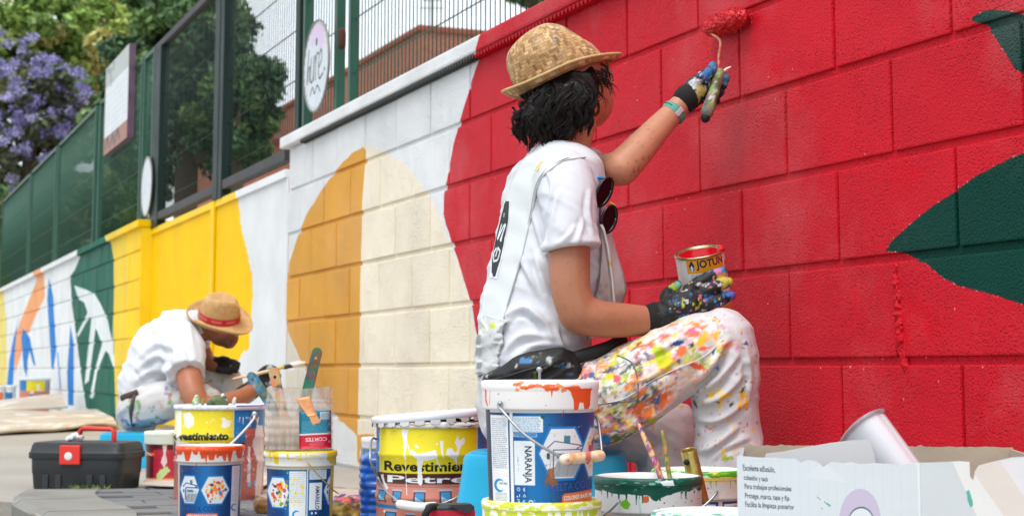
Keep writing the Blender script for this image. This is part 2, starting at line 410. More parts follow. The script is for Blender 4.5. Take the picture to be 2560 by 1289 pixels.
for b in ([(48, 789), (34, 843), (23, 899), (17, 967), (33, 961), (37, 877), (42, 820)],
          [(57, 820), (74, 843), (89, 911), (84, 913), (74, 877), (69, 899), (67, 942), (59, 922), (53, 843)],
          [(122, 693), (133, 741), (141, 877), (133, 922), (129, 922), (126, 877), (118, 747)],
          [(143, 880), (146, 880), (152, 970), (149, 970)],
          [(176, 809), (184, 854), (184, 1012), (170, 1012), (168, 922), (173, 854)]): m2.poly(b, C_BLU, 1, 2)
m2.poly([(205, 590), (202, 627), (199, 645), (186, 676), (175, 690), (180, 760), (186, 800), (192, 854), (204, 945), (215, 1018), (237, 1030), (291, 1070), (286, 922), (283, 800), (285, 729), (284, 648), (278, 611), (270, 586), (272, 540)], C_GRN, 1, 3, 1)
w_ = rgb(222, 230, 232)
m2.poly([(186, 713), (209, 721), (236, 733), (252, 760), (270, 800), (280, 850), (291, 940), (272, 884), (260, 872), (252, 852), (236, 810), (222, 792), (211, 756), (196, 747)], w_, 1, 2)
for b in ([(223, 772), (226, 786), (195, 842), (192, 836)], [(229, 794), (242, 800), (222, 952), (211, 960)], [(256, 858), (266, 872), (243, 928), (232, 995), (224, 993), (238, 920)], [(281, 800), (285, 922), (281, 900)]): m2.poly(b, w_, 1, 2)
m2.poly([(271, 580), (278, 611), (284, 648), (285, 729), (283, 800), (286, 922), (291, 1058), (305, 1075), (352, 1100), (352, 520), (272, 540)], rgb(236, 204, 52), 1, 3)
g_ = lambda p: f2(p, -.09)
m2.f = g_
m2.poly([(350, 500), (596, 430), (600, 500), (608, 570), (620, 620), (635, 690), (637, 740), (632, 800), (628, 870), (612, 880), (600, 899), (594, 922), (588, 1010), (585, 1150), (350, 1200)], C_YEL, 1, 3, 2.5, .12)
m2.f = lambda p: p
IM2 = m2.image('mural_far')

def wall_mat(name, img, sa, sb, zt, pits=1.0, rough=.55, bscale=1.0):
    """painted concrete block: the mural by place on the wall, rolled-paint variation, grain and pits."""
    m = bpy.data.materials.new(name); N, L = nodes_of(m); N.clear()
    out = N.new('ShaderNodeOutputMaterial'); p = N.new('ShaderNodeBsdfPrincipled'); L.new(p.outputs[0], out.inputs[0])
    g = N.new('ShaderNodeNewGeometry')
    d = N.new('ShaderNodeVectorMath'); d.operation = 'DOT_PRODUCT'; L.new(g.outputs['Position'], d.inputs[0]); d.inputs[1].default_value = (WD[0], WD[1], 0)
    u = N.new('ShaderNodeMath'); u.operation = 'MULTIPLY_ADD'; L.new(d.outputs['Value'], u.inputs[0])
    k = -1/(sb-sa); u.inputs[1].default_value = k; u.inputs[2].default_value = (sb+float(W0@WD))/(sb-sa)
    sp = N.new('ShaderNodeSeparateXYZ'); L.new(g.outputs['Position'], sp.inputs[0])
    v = N.new('ShaderNodeMath'); v.operation = 'DIVIDE'; L.new(sp.outputs[2], v.inputs[0]); v.inputs[1].default_value = zt
    cb = N.new('ShaderNodeCombineXYZ'); L.new(u.outputs[0], cb.inputs[0]); L.new(v.outputs[0], cb.inputs[1])
    t = N.new('ShaderNodeTexImage'); t.image = img; t.extension = 'EXTEND'; L.new(cb.outputs[0], t.inputs[0])
    nz = N.new('ShaderNodeTexNoise'); nz.inputs['Scale'].default_value = 3.2; nz.inputs['Detail'].default_value = 6; nz.inputs['Roughness'].default_value = .6; L.new(g.outputs['Position'], nz.inputs['Vector'])
    mr = N.new('ShaderNodeMapRange'); mr.inputs[1].default_value = .3; mr.inputs[2].default_value = .7; mr.inputs[3].default_value = .9; mr.inputs[4].default_value = 1.06; L.new(nz.outputs[0], mr.inputs[0])
    oi = N.new('ShaderNodeObjectInfo'); ro = N.new('ShaderNodeMapRange'); ro.inputs[3].default_value = .95; ro.inputs[4].default_value = 1.04; L.new(oi.outputs['Random'], ro.inputs[0])
    mu = N.new('ShaderNodeMath'); mu.operation = 'MULTIPLY'; L.new(mr.outputs[0], mu.inputs[0]); L.new(ro.outputs[0], mu.inputs[1])
    mm = N.new('ShaderNodeMix'); mm.data_type = 'RGBA'; mm.blend_type = 'MULTIPLY'; mm.inputs[0].default_value = 1; L.new(t.outputs[0], mm.inputs[6]); L.new(mu.outputs[0], mm.inputs[7])
    ck = N.new('ShaderNodeTexNoise'); ck.inputs['Scale'].default_value = 1.7; ck.inputs['Detail'].default_value = 8; ck.inputs['Roughness'].default_value = .62; L.new(g.outputs['Position'], ck.inputs['Vector'])
    cm = N.new('ShaderNodeMapRange'); cm.inputs[1].default_value = .48; cm.inputs[2].default_value = .72; cm.inputs[4].default_value = .13; L.new(ck.outputs[0], cm.inputs[0])
    ch_ = N.new('ShaderNodeMix'); ch_.data_type = 'RGBA'; L.new(cm.outputs[0], ch_.inputs[0]); L.new(mm.outputs[2], ch_.inputs[6]); ch_.inputs[7].default_value = (.78, .60, .60, 1)
    if pits >= 1: L.new(ch_.outputs[2], p.inputs['Base Color'])
    else: L.new(mm.outputs[2], p.inputs['Base Color'])
    p.inputs['Specular IOR Level'].default_value = .13
    rr = N.new('ShaderNodeMapRange'); rr.inputs[3].default_value = rough-.15; rr.inputs[4].default_value = rough+.2; L.new(nz.outputs[0], rr.inputs[0]); L.new(rr.outputs[0], p.inputs['Roughness'])
    a = N.new('ShaderNodeTexNoise'); a.inputs['Scale'].default_value = 210*bscale; a.inputs['Detail'].default_value = 3; L.new(g.outputs['Position'], a.inputs['Vector'])
    b = N.new('ShaderNodeTexVoronoi'); b.inputs['Scale'].default_value = 150*bscale; L.new(g.outputs['Position'], b.inputs['Vector'])
    br = N.new('ShaderNodeMapRange'); br.inputs[1].default_value = .10; br.inputs[2].default_value = .38; L.new(b.outputs['Distance'], br.inputs[0])
    pm = N.new('ShaderNodeTexNoise'); pm.inputs['Scale'].default_value = 6; L.new(g.outputs['Position'], pm.inputs['Vector'])
    pr = N.new('ShaderNodeMapRange'); pr.inputs[1].default_value = .35; pr.inputs[2].default_value = .65; pr.inputs[3].default_value = .25; pr.inputs[4].default_value = 1.3; L.new(pm.outputs[0], pr.inputs[0])
    pp = N.new('ShaderNodeMath'); pp.operation = 'MULTIPLY'; L.new(br.outputs[0], pp.inputs[0]); L.new(pr.outputs[0], pp.inputs[1])
    ad = N.new('ShaderNodeMath'); ad.operation = 'MULTIPLY_ADD'; L.new(a.outputs[0], ad.inputs[0]); ad.inputs[1].default_value = .9; L.new(pp.outputs[0], ad.inputs[2])
    bp = N.new('ShaderNodeBump'); bp.inputs['Strength'].default_value = .8*pits; bp.inputs['Distance'].default_value = .004; L.new(ad.outputs[0], bp.inputs['Height']); L.new(bp.outputs[0], p.inputs['Normal'])
    return m
M_W1 = wall_mat('painted_block_near', IM1, S1A, S1B, ZT); M_W2 = wall_mat('painted_block_far', IM2, S2A, S2B, ZT, .7)
M_GATE = wall_mat('painted_steel_sheet', IM2, S2A, S2B, ZT, .08, .45)

def wbox(s0, s1, z0, z1, o0, o1, bev=0.0):
    """box on the wall: from s0 to s1 along it, z0..z1, from o0 to o1 out of the face."""
    c = WP((s0+s1)/2, (z0+z1)/2, (o0+o1)/2); return box(c, (abs(s1-s0), abs(o1-o0), abs(z1-z0)), rz(WROT), bev)
# ---- the block walls
BW, BH = .3815, .2
bl_me = {}
def block_mesh(w, m):
    k = (round(w, 3), m.name)
    if k not in bl_me:
        V, F = box((0, 0, 0), (w, .06, BH-.0165), None, .0035); me = mesh('block', V, F, smooth=False); me.materials.append(m); bl_me[k] = me
    return bl_me[k]
def block_wall(name, label, s0, s1, m, rows, ph_even, top):
    t = thing(name, label, 'wall', WP((s0+s1)/2, 0, -.1))
    core = join(wbox(s0, s1, -.1, top, -.19, -.008)); obj('wall_core', core, m, t, smooth=False)
    org = ORG[t.name]
    for r in range(rows):
        ph = ph_even if r % 2 == 0 else ph_even+BW/2
        k = math.ceil((s0-ph)/BW)-1
        while ph+k*BW < s1-.02:
            a, b = max(ph+k*BW, s0), min(ph+(k+1)*BW, s1); k += 1
            if b-a < .04: continue
            o = bpy.data.objects.new('block', block_mesh(b-a-.010, m)); COL.objects.link(o); o.parent = t
            off = -.03+random.gauss(0, .0009)
            o.location = Vector(WP((a+b)/2, .003+BH*(r+.5), off)-org); o.rotation_euler = (random.gauss(0, .002), random.gauss(0, .0015), WROT+random.gauss(0, .0015))
    return t
ph = wall_s(1976)      # a joint of the third course
def near_ph(s): return s-math.floor(s/BW)*BW
w1 = block_wall('mural_wall', 'concrete block wall painted red white and ochre with dark green leaf shapes', -2.5, wall_s(712), M_W1, 7, near_ph(ph), 1.405)
w2 = block_wall('mural_wall', 'far concrete block wall painted white, green and yellow with blue strokes', wall_s(344), 20.0, M_W2, 7, near_ph(ph), 1.36)
sE = wall_s(712); sP = wall_s(344)
obj('coping', wbox(-2.5, sE+.03, 1.406, 1.458, -.2, .035, .008), M_W1, w1, smooth=False)
k = 0; T = []
s = -2.4
while s < sE:                              # toothed metal lath left under the coping
    if s < 3.95: T.append(prism([WP(s, 1.4055, -.002), WP(s+.024, 1.4055, -.002), WP(s+.012, 1.389, -.002)], 0, np.r_[WN, 0]*.03))
    s += .026
M_LATH = wall_mat('painted_lath', IM1, S1A, S1B, ZT, .2)
M_DARKM = mat('dark_weathered_metal', rgb(70, 76, 74), .6, .3, (60, .4))
sr = wall_s(1205)
obj('lath', join(*[t for t in T if (t[0][0][:2]-W0)@WD < sr]), M_LATH, w1, smooth=False)
obj('lath', join(*[t for t in T if (t[0][0][:2]-W0)@WD >= sr]), M_DARKM, w1, smooth=False)
obj('coping', wbox(sP-.02, 20.0, 1.362, 1.412, -.2, .03, .006), M_W2, w2, smooth=False)
# rough mortar run over the joint near the right
mp_ = [(2240, 665), (2243, 720), (2247, 780), (2250, 830), (2254, 880), (2268, 930), (2278, 970)]
q = [wall_sz(*a) for a in mp_]; P = smooth_path([WP(a[0], a[1], -.0035) for a in q], 10)
sm = chain(P, list(np.interp(np.linspace(0, 1, len(P)), [0, .2, .5, .7, 1], [.006, .011, .012, .009, .003])), 14)
sv, sf = remesh([sm], .0022, 1); nn = vnormals(sv, sf); sv = sv+nn*((fbm(sv*140, 3)-.5)*.016)[:, None]
obj('mortar_smear', (sv, sf), M_W1, w1)
# ---- the recessed gate
GO = -.09
sg0, sg1 = wall_s(711, GO)-.03, wall_s(375, GO)+.02
gate = thing('metal_gate', 'tall metal gate of painted ribbed sheet below dark barred upper half', 'gate', WP((sg0+sg1)/2, 0, GO))
V = []; F = []; x = sg0; i = 0
while x < sg1:
    for ds, o in ((0, 0), (.006, .012), (.021, .012), (.027, 0)):
        V += [WP(x+ds, .04, GO+o), WP(x+ds, 1.312, GO+o)]
    x += .043
for i in range(len(V)//2-1): F.append((2*i, 2*i+1, 2*i+3, 2*i+2))
obj('ribbed_sheet', (V, F), M_GATE, gate, smooth=False)
obj('sheet_cap', wbox(sg0, sg1, 1.31, 1.352, GO-.02, GO+.022, .004), M_GATE, gate, smooth=False)
M_GREEN = mat('green_enamel', rgb(34, 80, 62), .45, .2, (40, .15), .2, 4)
M_GDARK = mat('dark_green_enamel', rgb(24, 42, 38), .5, 0, (40, .1), .2, 4, spec=.2)
M_RAIL = mat('weathered_dark_rail', rgb(56, 53, 56), .6, .1, (30, .2), .25, 5)
obj('rail', wbox(sg0, sg1, 1.395, 1.448, GO-.03, GO+.025, .004), M_RAIL, gate, smooth=False)
obj('rail', wbox(sg0, sg1, 2.60, 2.645, GO-.025, GO+.02, .004), M_RAIL, gate, smooth=False)
GP = [(wall_s(741, GO), wall_s(752, GO), M_GDARK), (wall_s(533, GO), wall_s(545, GO), M_GDARK), (wall_s(547, GO), wall_s(556, GO), M_GDARK), (wall_s(377, GO), wall_s(393, GO), M_GDARK)]
for a, b, mm in GP: obj('post', wbox(a, b, 1.35, 2.6, GO-.03, GO+.03, .004), mm, gate, smooth=False)
a, b = wall_s(531, GO), wall_s(538, GO); obj('post', wbox(a, b, .04, 1.349, GO+.014, GO+.03, .003), M_GATE, gate, smooth=False)
bar_me = {}
def bars(parent, s0, s1, z0, z1, off, m, pitch=.0437, r=.0023):
    key = (round(z1-z0, 3), m.name)
    if key not in bar_me:
        V, F = chain([(0, 0, 0), (0, 0, z1-z0)], r, 6, False); me = mesh('bar', V, F); me.materials.append(m); bar_me[key] = me
    n = int((s1-s0)/pitch)
    for i in range(n):
        o = bpy.data.objects.new('bar', bar_me[key]); COL.objects.link(o); o.parent = parent
        o.location = Vector(WP(s0+(i+.5)*pitch, z0, off)-ORG[parent.name]); o.rotation_euler[2] = i*.3
def wires(parent, s0, s1, zs, off, m):
    for z in zs:
        n = max(2, int((s1-s0)/.0219)); P = [WP(s0+(s1-s0)*i/n, z+(.0022 if i % 2 else -.0022), off) for i in range(n+1)]
        obj('cross_wire', chain(P, .0026, 5, False), m, parent)
bars(gate, GP[0][1], GP[2][1]-.02, 1.448, 2.60, GO-.004, M_GDARK); bars(gate, GP[1][1]+.02, GP[3][0], 1.448, 2.60, GO-.004, M_GDARK)
wires(gate, GP[0][1], GP[3][0], (1.53, 1.775, 2.02, 2.255, 2.49), GO-.004, M_GDARK)
# return face of the pillar beside the gate
obj('pillar_return', wbox(sP-.012, sP-.002, 0, 1.36, -.11, -.001), mat('bright_yellow_paint', rgb(248, 212, 0), .5, 0, (180, .3)), w2, smooth=False)
# ---- fences on the walls
FO = -.085
def fence(label, s0, s1, z0, z1, double=True, group='green barred fence panels on the walls'):
    t = thing('fence_panel', label, 'fence', WP((s0+s1)/2, z0, FO), group)
    pw = .035
    for a in (s0, s1-pw): obj('post', wbox(a, a+pw, z0, z1, FO-.02, FO+.02, .003), M_GREEN, t, smooth=False)
    for z in (z0, z1-.03): obj('rail', wbox(s0+pw, s1-pw, z+.001, z+.03, FO-.016, FO+.016, .003), M_GREEN, t, smooth=False)
    bars(t, s0+pw+.004, s1-pw-.004, z0+.03, z1-.03, FO, M_GREEN, r=.0025 if s0 > 7 else .0023)
    wires(t, s0+pw, s1-pw, np.arange(z0+.18, z1-.1, .235), FO, M_GREEN)
    return t
sA, sB, sC = wall_s(874, FO), wall_s(838, FO), wall_s(758, FO)
f_ = fence('green barred fence panel on the red and white wall, brick building behind it', sA-2.28, sA+.015, 1.459, 2.66)
fence('green barred fence panel above the red wall and green leaf', sA-4.6, sA-2.31, 1.459, 2.66)
fence('narrow green fence panel behind the graffitied round sign', sB-.03, sC+.02, 1.459, 2.66)
M_RUST = mat('rust', rgb(82, 48, 34), .8, .2, (50, .5), .3)
hp = WP((sA+sB)/2, 1.78, FO+.02); 
hinge = obj('hinge', chain([hp, hp+np.array([0, 0, .06])], .018, 10), M_RUST, f_)
e = [wall_s(q, FO) for q in (372, 346)]
fence('narrow green fence panel behind the plain round sign', e[0], e[1], 1.413, 2.64)
seq = [342, 236, 226, 133, 128, 66, 62, -6]
lab = ['green barred fence panel carrying the white notice board', 'green barred fence panel beyond the white notice board, over green and white paint', 'green barred fence panel over the orange stripe of the mural', 'farthest green barred fence panel, at the end of the wall']
for i in range(4): fence(lab[i], wall_s(seq[2*i], FO), wall_s(seq[2*i+1], FO), 1.413, 2.64)
# ---- signs on the fence
def disc_sign(px, py, label, graf):
    s, z = wall_sz(px, py, FO+.045); c = WP(s, z, FO+.045); ax = np.stack([np.r_[-WD, 0], np.array([0, 0, 1.]), np.r_[WN, 0]])
    t = thing('round_sign', label, 'sign', c, 'round white signs on the fence')
    cv = Cv(400, 400, rgb(206, 214, 220))
    cv.splats(60, (0, 0, 400, 400), (6, 40), [rgb(214, 220, 226), rgb(196, 204, 210)], (.2, .5))
    if graf:
        cv.poly([(110, 20), (300, 30), (330, 120), (250, 150), (240, 90), (150, 110), (100, 90)], rgb(214, 188, 220), .9, 3, 10, .05)
        def sc_(P, w=11): cv.line([tuple(p) for p in smooth_path(P, 6)], w, rgb(34, 36, 44))
        sc_([(88, 110, ), (70, 180), (62, 260), (82, 200), (104, 190), (100, 255)]); sc_([(128, 150), (112, 230), (128, 262), (158, 240), (168, 150), (164, 262)])
        sc_([(190, 150), (196, 262)]); sc_([(192, 190), (214, 150), (240, 152)]); sc_([(246, 215), (290, 180), (276, 140), (240, 190), (252, 262), (312, 248)])
        cv.ell(205, 96, 14, 18, rgb(34, 36, 44)); cv.ell(330, 236, 9, 10, rgb(34, 36, 44)); sc_([(110, 318), (150, 286), (180, 318), (220, 288), (270, 322)], 9)
    else: cv.splats(24, (60, 120, 340, 300), (4, 22), [rgb(170, 182, 205), rgb(190, 200, 216)], (.3, .6))
    for k in range(30):
        a = k*.21; cv.ell(200+188*math.cos(a), 200+188*math.sin(a), 12, 12, rgb(150, 134, 118), .4, wob=4)
    im = cv.image('round_sign_print'); n = 48
    V = [c]+[c+ax[0]*.205*math.cos(2*math.pi*k/n)+ax[1]*.205*math.sin(2*math.pi*k/n) for k in range(n)]
    U = [(.5, .5)]+[(.5+.49*math.cos(2*math.pi*k/n), .5+.49*math.sin(2*math.pi*k/n)) for k in range(n)]
    F = [(0, k+1, (k+1) % n+1) for k in range(n)]
    obj('face', (np.array(V), F, np.array(U)), mat('sign_face', None, .45, .1, (20, .1), .1, img=im), t)
    R = [(.204, -.006), (.209, -.006), (.2115, 0), (.209, .004), (.2035, .004)]
    V2, F2, _ = lathe(R, c, 48, ax); obj('rim', (V2, F2), mat('sign_rim', rgb(140, 138, 134), .5, .5, (30, .2)), t)
disc_sign(790, 165, 'round white sign covered with black graffiti by the green posts', True)
disc_sign(366, 466, 'plain round white sign without graffiti beside the yellow pillar', False)
nb = FO+.05; s0, z0 = wall_sz(268, 282, nb); s1, _ = wall_sz(327, 240, nb)
zt = wall_sz(268, 178, nb)[1]; zb = wall_sz(268, 388, nb)[1]
t = thing('notice_board', 'rectangular white notice board with rusty graffitied lower edge on fence', 'sign', WP((s0+s1)/2, zb, nb))
cv = Cv(360, 260, rgb(214, 222, 226)); cv.rect(0, 0, 360, 62, rgb(176, 184, 180)); cv.rect(0, 210, 360, 260, rgb(160, 106, 88)); cv.rect(0, 0, 8, 260, rgb(120, 70, 66))
for y in range(90, 200, 18): cv.rect(20, y, 330, y+2, rgb(170, 180, 186), .6)
for P in ([(30, 245), (60, 215), (90, 250)], [(110, 245), (150, 218), (170, 250), (215, 216), (250, 246)]): cv.line([tuple(p) for p in smooth_path(P, 6)], 14, rgb(52, 52, 66))
cv.splats(20, (10, 5, 140, 60), (4, 14), [rgb(90, 96, 110)], (.3, .7))
a, b, c_, d = WP(s0, zt, nb+.021), WP(s1, zt, nb+.021), WP(s1, zb, nb+.021), WP(s0, zb, nb+.021)
obj('board_face', (np.array([a, b, c_, d]), [(0, 1, 2, 3)], np.array([(0, 1), (1, 1), (1, 0), (0, 0)])), mat('notice_face', None, .5, 0, None, .1, img=cv.image('notice_print')), t)
cv = Cv(32, 128, rgb(70, 66, 84)); cv.rect(0, 30, 32, 95, rgb(176, 128, 160)); 
obj('board_box', wbox(s0, s1, zb-.002, zt+.002, nb-.03, nb+.019, .003), mat('notice_box', rgb(96, 72, 92), .6, .1, (30, .2), .4, 9), t, smooth=False)
# ---- ground
M_CONC = mat('worn_concrete', rgb(162, 156, 147), .9, 0, (55, .6), .18, 1.7, bdist=.006)
M_ST = mat('street_asphalt', rgb(100, 98, 96), .95, 0, (70, .7), .2, 2)
E = [(-1.12, 2.2), (-1.13, 3.6), (-1.216, 4.23), (-1.455, 4.77), (-1.60, 4.87), (-1.9, 4.9), (-2.6, 4.9), (-9, 4.9)]
KP = [(-1.11, 2.6), (-1.13, 3.6), (-1.216, 4.23), (-1.34, 4.52), (-1.455, 4.77), (-1.52, 4.98), (-1.545, 5.16)]
g = 400
obj('ground', (np.array([(-g, -g, -.11), (g, -g, -.11), (g, g, -.11), (-g, g, -.11)]), [(0, 1, 2, 3)]), M_ST, kind='structure', smooth=False)
pv = [(x, y, 0) for x, y in E]+[(-60, 4.9, 0), (-60, 120, 0), (90, 120, 0), (90, -3, 0), (-1.12, -3, 0)]
side = obj('sidewalk', prism([np.array(p)-[0, 0, .13] for p in pv], 0, (0, 0, .13)), M_CONC, kind='structure', smooth=False)
M_KERB = mat('grey_kerb_stone', rgb(136, 134, 128), .85, 0, (45, .6), .25, 5, bdist=.006)
kp = smooth_path([np.array([x, y, 0]) for x, y in KP], 6)
kerb = bpy.data.objects.new('kerb', None); COL.objects.link(kerb); kerb['kind'] = 'structure'; ORG['kerb'] = np.zeros(3)
dd = np.r_[0, np.cumsum(np.linalg.norm(np.diff(kp, axis=0), axis=1))]; L = dd[-1]/6-.0001; k = 0
def kpt(t): return np.array([np.interp(t, dd, kp[:, i]) for i in range(3)])
while (k+1)*L < dd[-1]:
    a0, a1 = k*L+.006, (k+1)*L-.006; n = 6; G = []
    for i in range(n+1):
        t_ = a0+(a1-a0)*i/n; p = kpt(t_); d = kpt(t_+.02)-kpt(t_-.02); d /= np.linalg.norm(d); nr = np.array([d[1], -d[0], 0])
        G.append([p-nr*.012-[0, 0, .13], p-nr*.012+[0, 0, -.005], p+nr*.012+[0, 0, .011], p+nr*.235+[0, 0, .011], p+nr*.24+[0, 0, -.02]])
    G = np.array(G); m_ = 5; V = G.reshape(-1, 3); F = [(i*m_+j, i*m_+j+1, (i+1)*m_+j+1, (i+1)*m_+j) for i in range(n) for j in range(m_-1)]+[tuple(range(m_)), tuple(n*m_+j for j in range(m_))[::-1]]
    obj('kerb_stone', (V, F), M_KERB, kerb, smooth=False); k += 1
# pavers behind the kerb
M_PAV = [mat('grey_paver', rgb(*c), .85, 0, (60, .5), .15, 9) for c in ((112, 114, 118), (102, 104, 109), (120, 121, 122))]
pave = bpy.data.objects.new('pavement', None); COL.objects.link(pave); pave['kind'] = 'structure'; ORG['pavement'] = np.zeros(3)
pm = []
for m_ in M_PAV:
    V, F = box((0, 0, 0), (.190, .090, .02), None, .003); me = mesh('paver', V, F, smooth=False); me.materials.append(m_); pm.append(me)
ang = WROT; c0, s0_ = math.cos(ang), math.sin(ang); cnt = 0
for i in range(-4, 12):
    for j in range(-2, 26):
        u, v = (i+.5*(j % 2))*.2, j*.1
        x, y = -1.16+u*s0_+v*c0, 3.9+u*(-c0)*1+v*s0_
        ke = np.interp(y, [e_[1] for e_ in KP], [e_[0] for e_ in KP])
        if x < ke+.25 or x > .35 or y > 5.25 or y < 3.6: continue
        o = bpy.data.objects.new('paver', random.choice(pm)); COL.objects.link(o); o.parent = pave
        o.location = (x, y, -.001+random.gauss(0, .0009)); o.rotation_euler = (random.gauss(0, .006), random.gauss(0, .006), ang-math.pi/2); cnt += 1
print('pavers', cnt)
# grass by the kerb
V = []; F = []
for k in range(420):
    cl = random.random() < .75
    x, y = (-1.50+random.gauss(0, .06), 4.50+random.gauss(0, .12)) if cl else (-1.36+random.gauss(0, .035), 5.24+random.gauss(0, .015))
    z = -.11 if cl else .008; h = random.uniform(.02, .07) if cl else random.uniform(.006, .016); a = random.uniform(0, 6.28); w = .004; n_ = len(V)
    V += [(x-w*math.cos(a), y-w*math.sin(a), z), (x+w*math.cos(a), y+w*math.sin(a), z), (x+random.gauss(0, h*.4), y+random.gauss(0, h*.4), z+h)]; F.append((n_, n_+1, n_+2))
obj('grass', (V, F), mat('grass_blade', rgb(92, 112, 60), .7, var=.4, vs=30), kind='stuff', smooth=False)
# ---- trees beyond the wall
def leaves(cents, rad, nper, size, cols, dens=.55):
    cents = np.array(cents); n = len(cents)*nper; ci = RNG.integers(0, len(cents), n)
    d = RNG.normal(size=(n, 3)); d /= np.linalg.norm(d, axis=1, keepdims=True); r = rad*RNG.random(n)**dens
    P = cents[ci]+d*r[:, None]*np.array([1, 1, .75]); a = RNG.normal(size=(n, 3)); a /= np.linalg.norm(a, axis=1, keepdims=True)
    b = np.cross(a, RNG.normal(size=(n, 3))); b /= np.linalg.norm(b, axis=1, keepdims=True); sz = size*RNG.uniform(.6, 1.4, n)[:, None]
    V = np.stack([P-a*sz, P+b*sz*.45, P+a*sz, P-b*sz*.45], 1).reshape(-1, 3); F = np.arange(n*4).reshape(-1, 4)
    cc = np.array([cols[k] for k in RNG.integers(0, len(cols), len(cents))])[ci]*RNG.uniform(.95, 1.6, n)[:, None]
    return V, F, np.repeat(cc, 4, axis=0)
M_LEAF = mat('leaf', None, .55, attr='Col', var=0); M_BARK = mat('bark', rgb(92, 80, 66), .9, 0, (8, .8), .3, 2)
def tree(label, px, py, Y, rx, ry, name='tree', nc=70, nper=260, size=.1, cols=None, cr=.22, shape=None, extra=None):
    p = PPM(Y); c = B(px, py, Y); RX, RZ = rx/p, ry/p
    t = thing(name, label, 'tree', (c[0], c[1], 0))
    ce = []
    while len(ce) < nc:
        q = RNG.normal(size=3); q /= np.linalg.norm(q); q *= RNG.random()**.38
        if q[2] < -.75: continue
        ce.append(c+q*np.array([RX, RX*.9, RZ]))
    V, F, cl = leaves(ce, cr*RX, nper, size, cols); obj('crown', (V, F), M_LEAF, t, smooth=False, col=cl)
    if extra: V, F, cl = leaves(extra[0], extra[1], extra[2], extra[3], extra[4]); obj('blossom', (V, F), M_LEAF, t, smooth=False, col=cl)
    base = np.array([c[0], c[1], 0]); L = [chain(smooth_path([base, base*.4+c*.6-[0, 0, RZ*.4], c-[0, 0, RZ*.3]], 4), [.2*RX**.5]*8+[.12*RX**.5], 8)]
    for k in range(9):
        e_ = ce[k]; m_ = (c-[0, 0, RZ*.55]+e_)/2+RNG.normal(size=3)*.15; L.append(chain(smooth_path([c-[0, 0, RZ*.6], m_, e_], 4), list(np.linspace(.09*RX**.5, .02, 9)), 6))
    obj('trunk', join(*L), M_BARK, t)
G1 = [np.array(lin(rgb(*q))) for q in ((70, 98, 56), (54, 84, 52), (90, 116, 62), (48, 76, 50))]
G2 = [np.array(lin(rgb(*q))) for q in ((120, 146, 68), (142, 158, 78), (98, 124, 56), (86, 114, 50), (172, 166, 100))]
G3 = [np.array(lin(rgb(*q))) for q in ((76, 112, 58), (60, 94, 50), (92, 126, 66))]
G4 = [np.array(lin(rgb(*q))) for q in ((90, 100, 66), (110, 116, 74), (78, 84, 64))]
BL = [np.array(lin(rgb(*q))) for q in ((136, 130, 180), (118, 112, 162), (154, 150, 192))]
tree('dark green leafy tree seen through the bars of the gate', 470, 240, 38, 215, 300, cols=G1, nc=110, nper=300, size=.11, cr=.24)
tree('rounded dark green tree spreading behind the right half of gate', 590, 280, 36, 115, 190, cols=G1, nc=60, nper=300, size=.10, cr=.34)
tree('yellowish green tree with pale new leaves above the far fence', 150, 130, 50, 250, 200, cols=G2, nc=110, nper=240, size=.15, cr=.17)
tree('tall dark green tree behind the notice board, top cut by frame', 350, 60, 60, 190, 190, cols=G3, nc=90, nper=260, size=.16, cr=.2)
jp = [B(x, y, 40) for x, y in [(20, 190), (60, 160), (95, 175), (35, 235), (80, 225), (120, 215), (15, 290), (60, 290), (110, 280), (150, 250), (180, 225), (45, 345), (90, 335), (25, 400), (75, 385), (140, 320), (5, 215), (170, 190), (110, 150), (50, 130), (125, 260), (30, 430), (70, 250), (185, 255), (95, 310), (10, 350)]]
jp = [p+RNG.normal(size=3)*np.array([.28, .9, .30]) for p in jp for _k in range(4)]
tree('jacaranda tree in purple bloom beyond the far fence', 80, 300, 41, 150, 190, name='jacaranda_tree', cols=G4, nc=80, nper=220, size=.1, cr=.2, extra=(jp, .2, 70, .042, BL))
tree('dark leafy tree standing behind the notice board fence panel', 300, 470, 30, 120, 240, cols=G4+G1, nc=70, nper=260, size=.085, cr=.3)
tree('dull green tree behind the farthest fence panels', 110, 560, 44, 170, 150, cols=G4+G3, nc=70, nper=240, size=.11, cr=.3)
tree('low green shrub just above the end of far fence', 0, 440, 46, 60, 60, name='shrub', cols=G3, nc=30, nper=240, size=.1, cr=.3)
tree('small green tree top above the wall behind straw hat', 1330, -10, 30, 60, 30, cols=G3, nc=20, nper=200, size=.07, cr=.3)
# ---- brick buildings
def brick_mat(name, a, b, mo):
    m = bpy.data.materials.new(name); N, L = nodes_of(m); p = N['Principled BSDF']; t = N.new('ShaderNodeTexBrick'); co = N.new('ShaderNodeTexCoord'); mp = N.new('ShaderNodeMapping')
    L.new(co.outputs['UV'], mp.inputs[0]); L.new(mp.outputs[0], t.inputs[0]); t.inputs['Scale'].default_value = 1; t.inputs['Brick Width'].default_value = .25; t.inputs['Row Height'].default_value = .075; t.inputs['Mortar Size'].default_value = .012
    t.inputs['Color1'].default_value = lin(a)+(1,); t.inputs['Color2'].default_value = lin(b)+(1,); t.inputs['Mortar'].default_value = lin(mo)+(1,); L.new(t.outputs[0], p.inputs['Base Color']); p.inputs['Roughness'].default_value = .9; return m
M_BR = brick_mat('red_brick', rgb(158, 92, 68), rgb(142, 78, 58), rgb(160, 130, 112)); M_BR2 = brick_mat('orange_brick', rgb(186, 108, 78), rgb(170, 94, 66), rgb(176, 140, 118))
M_CAP = mat('brick_cap', rgb(150, 84, 62), .9, var=.2)
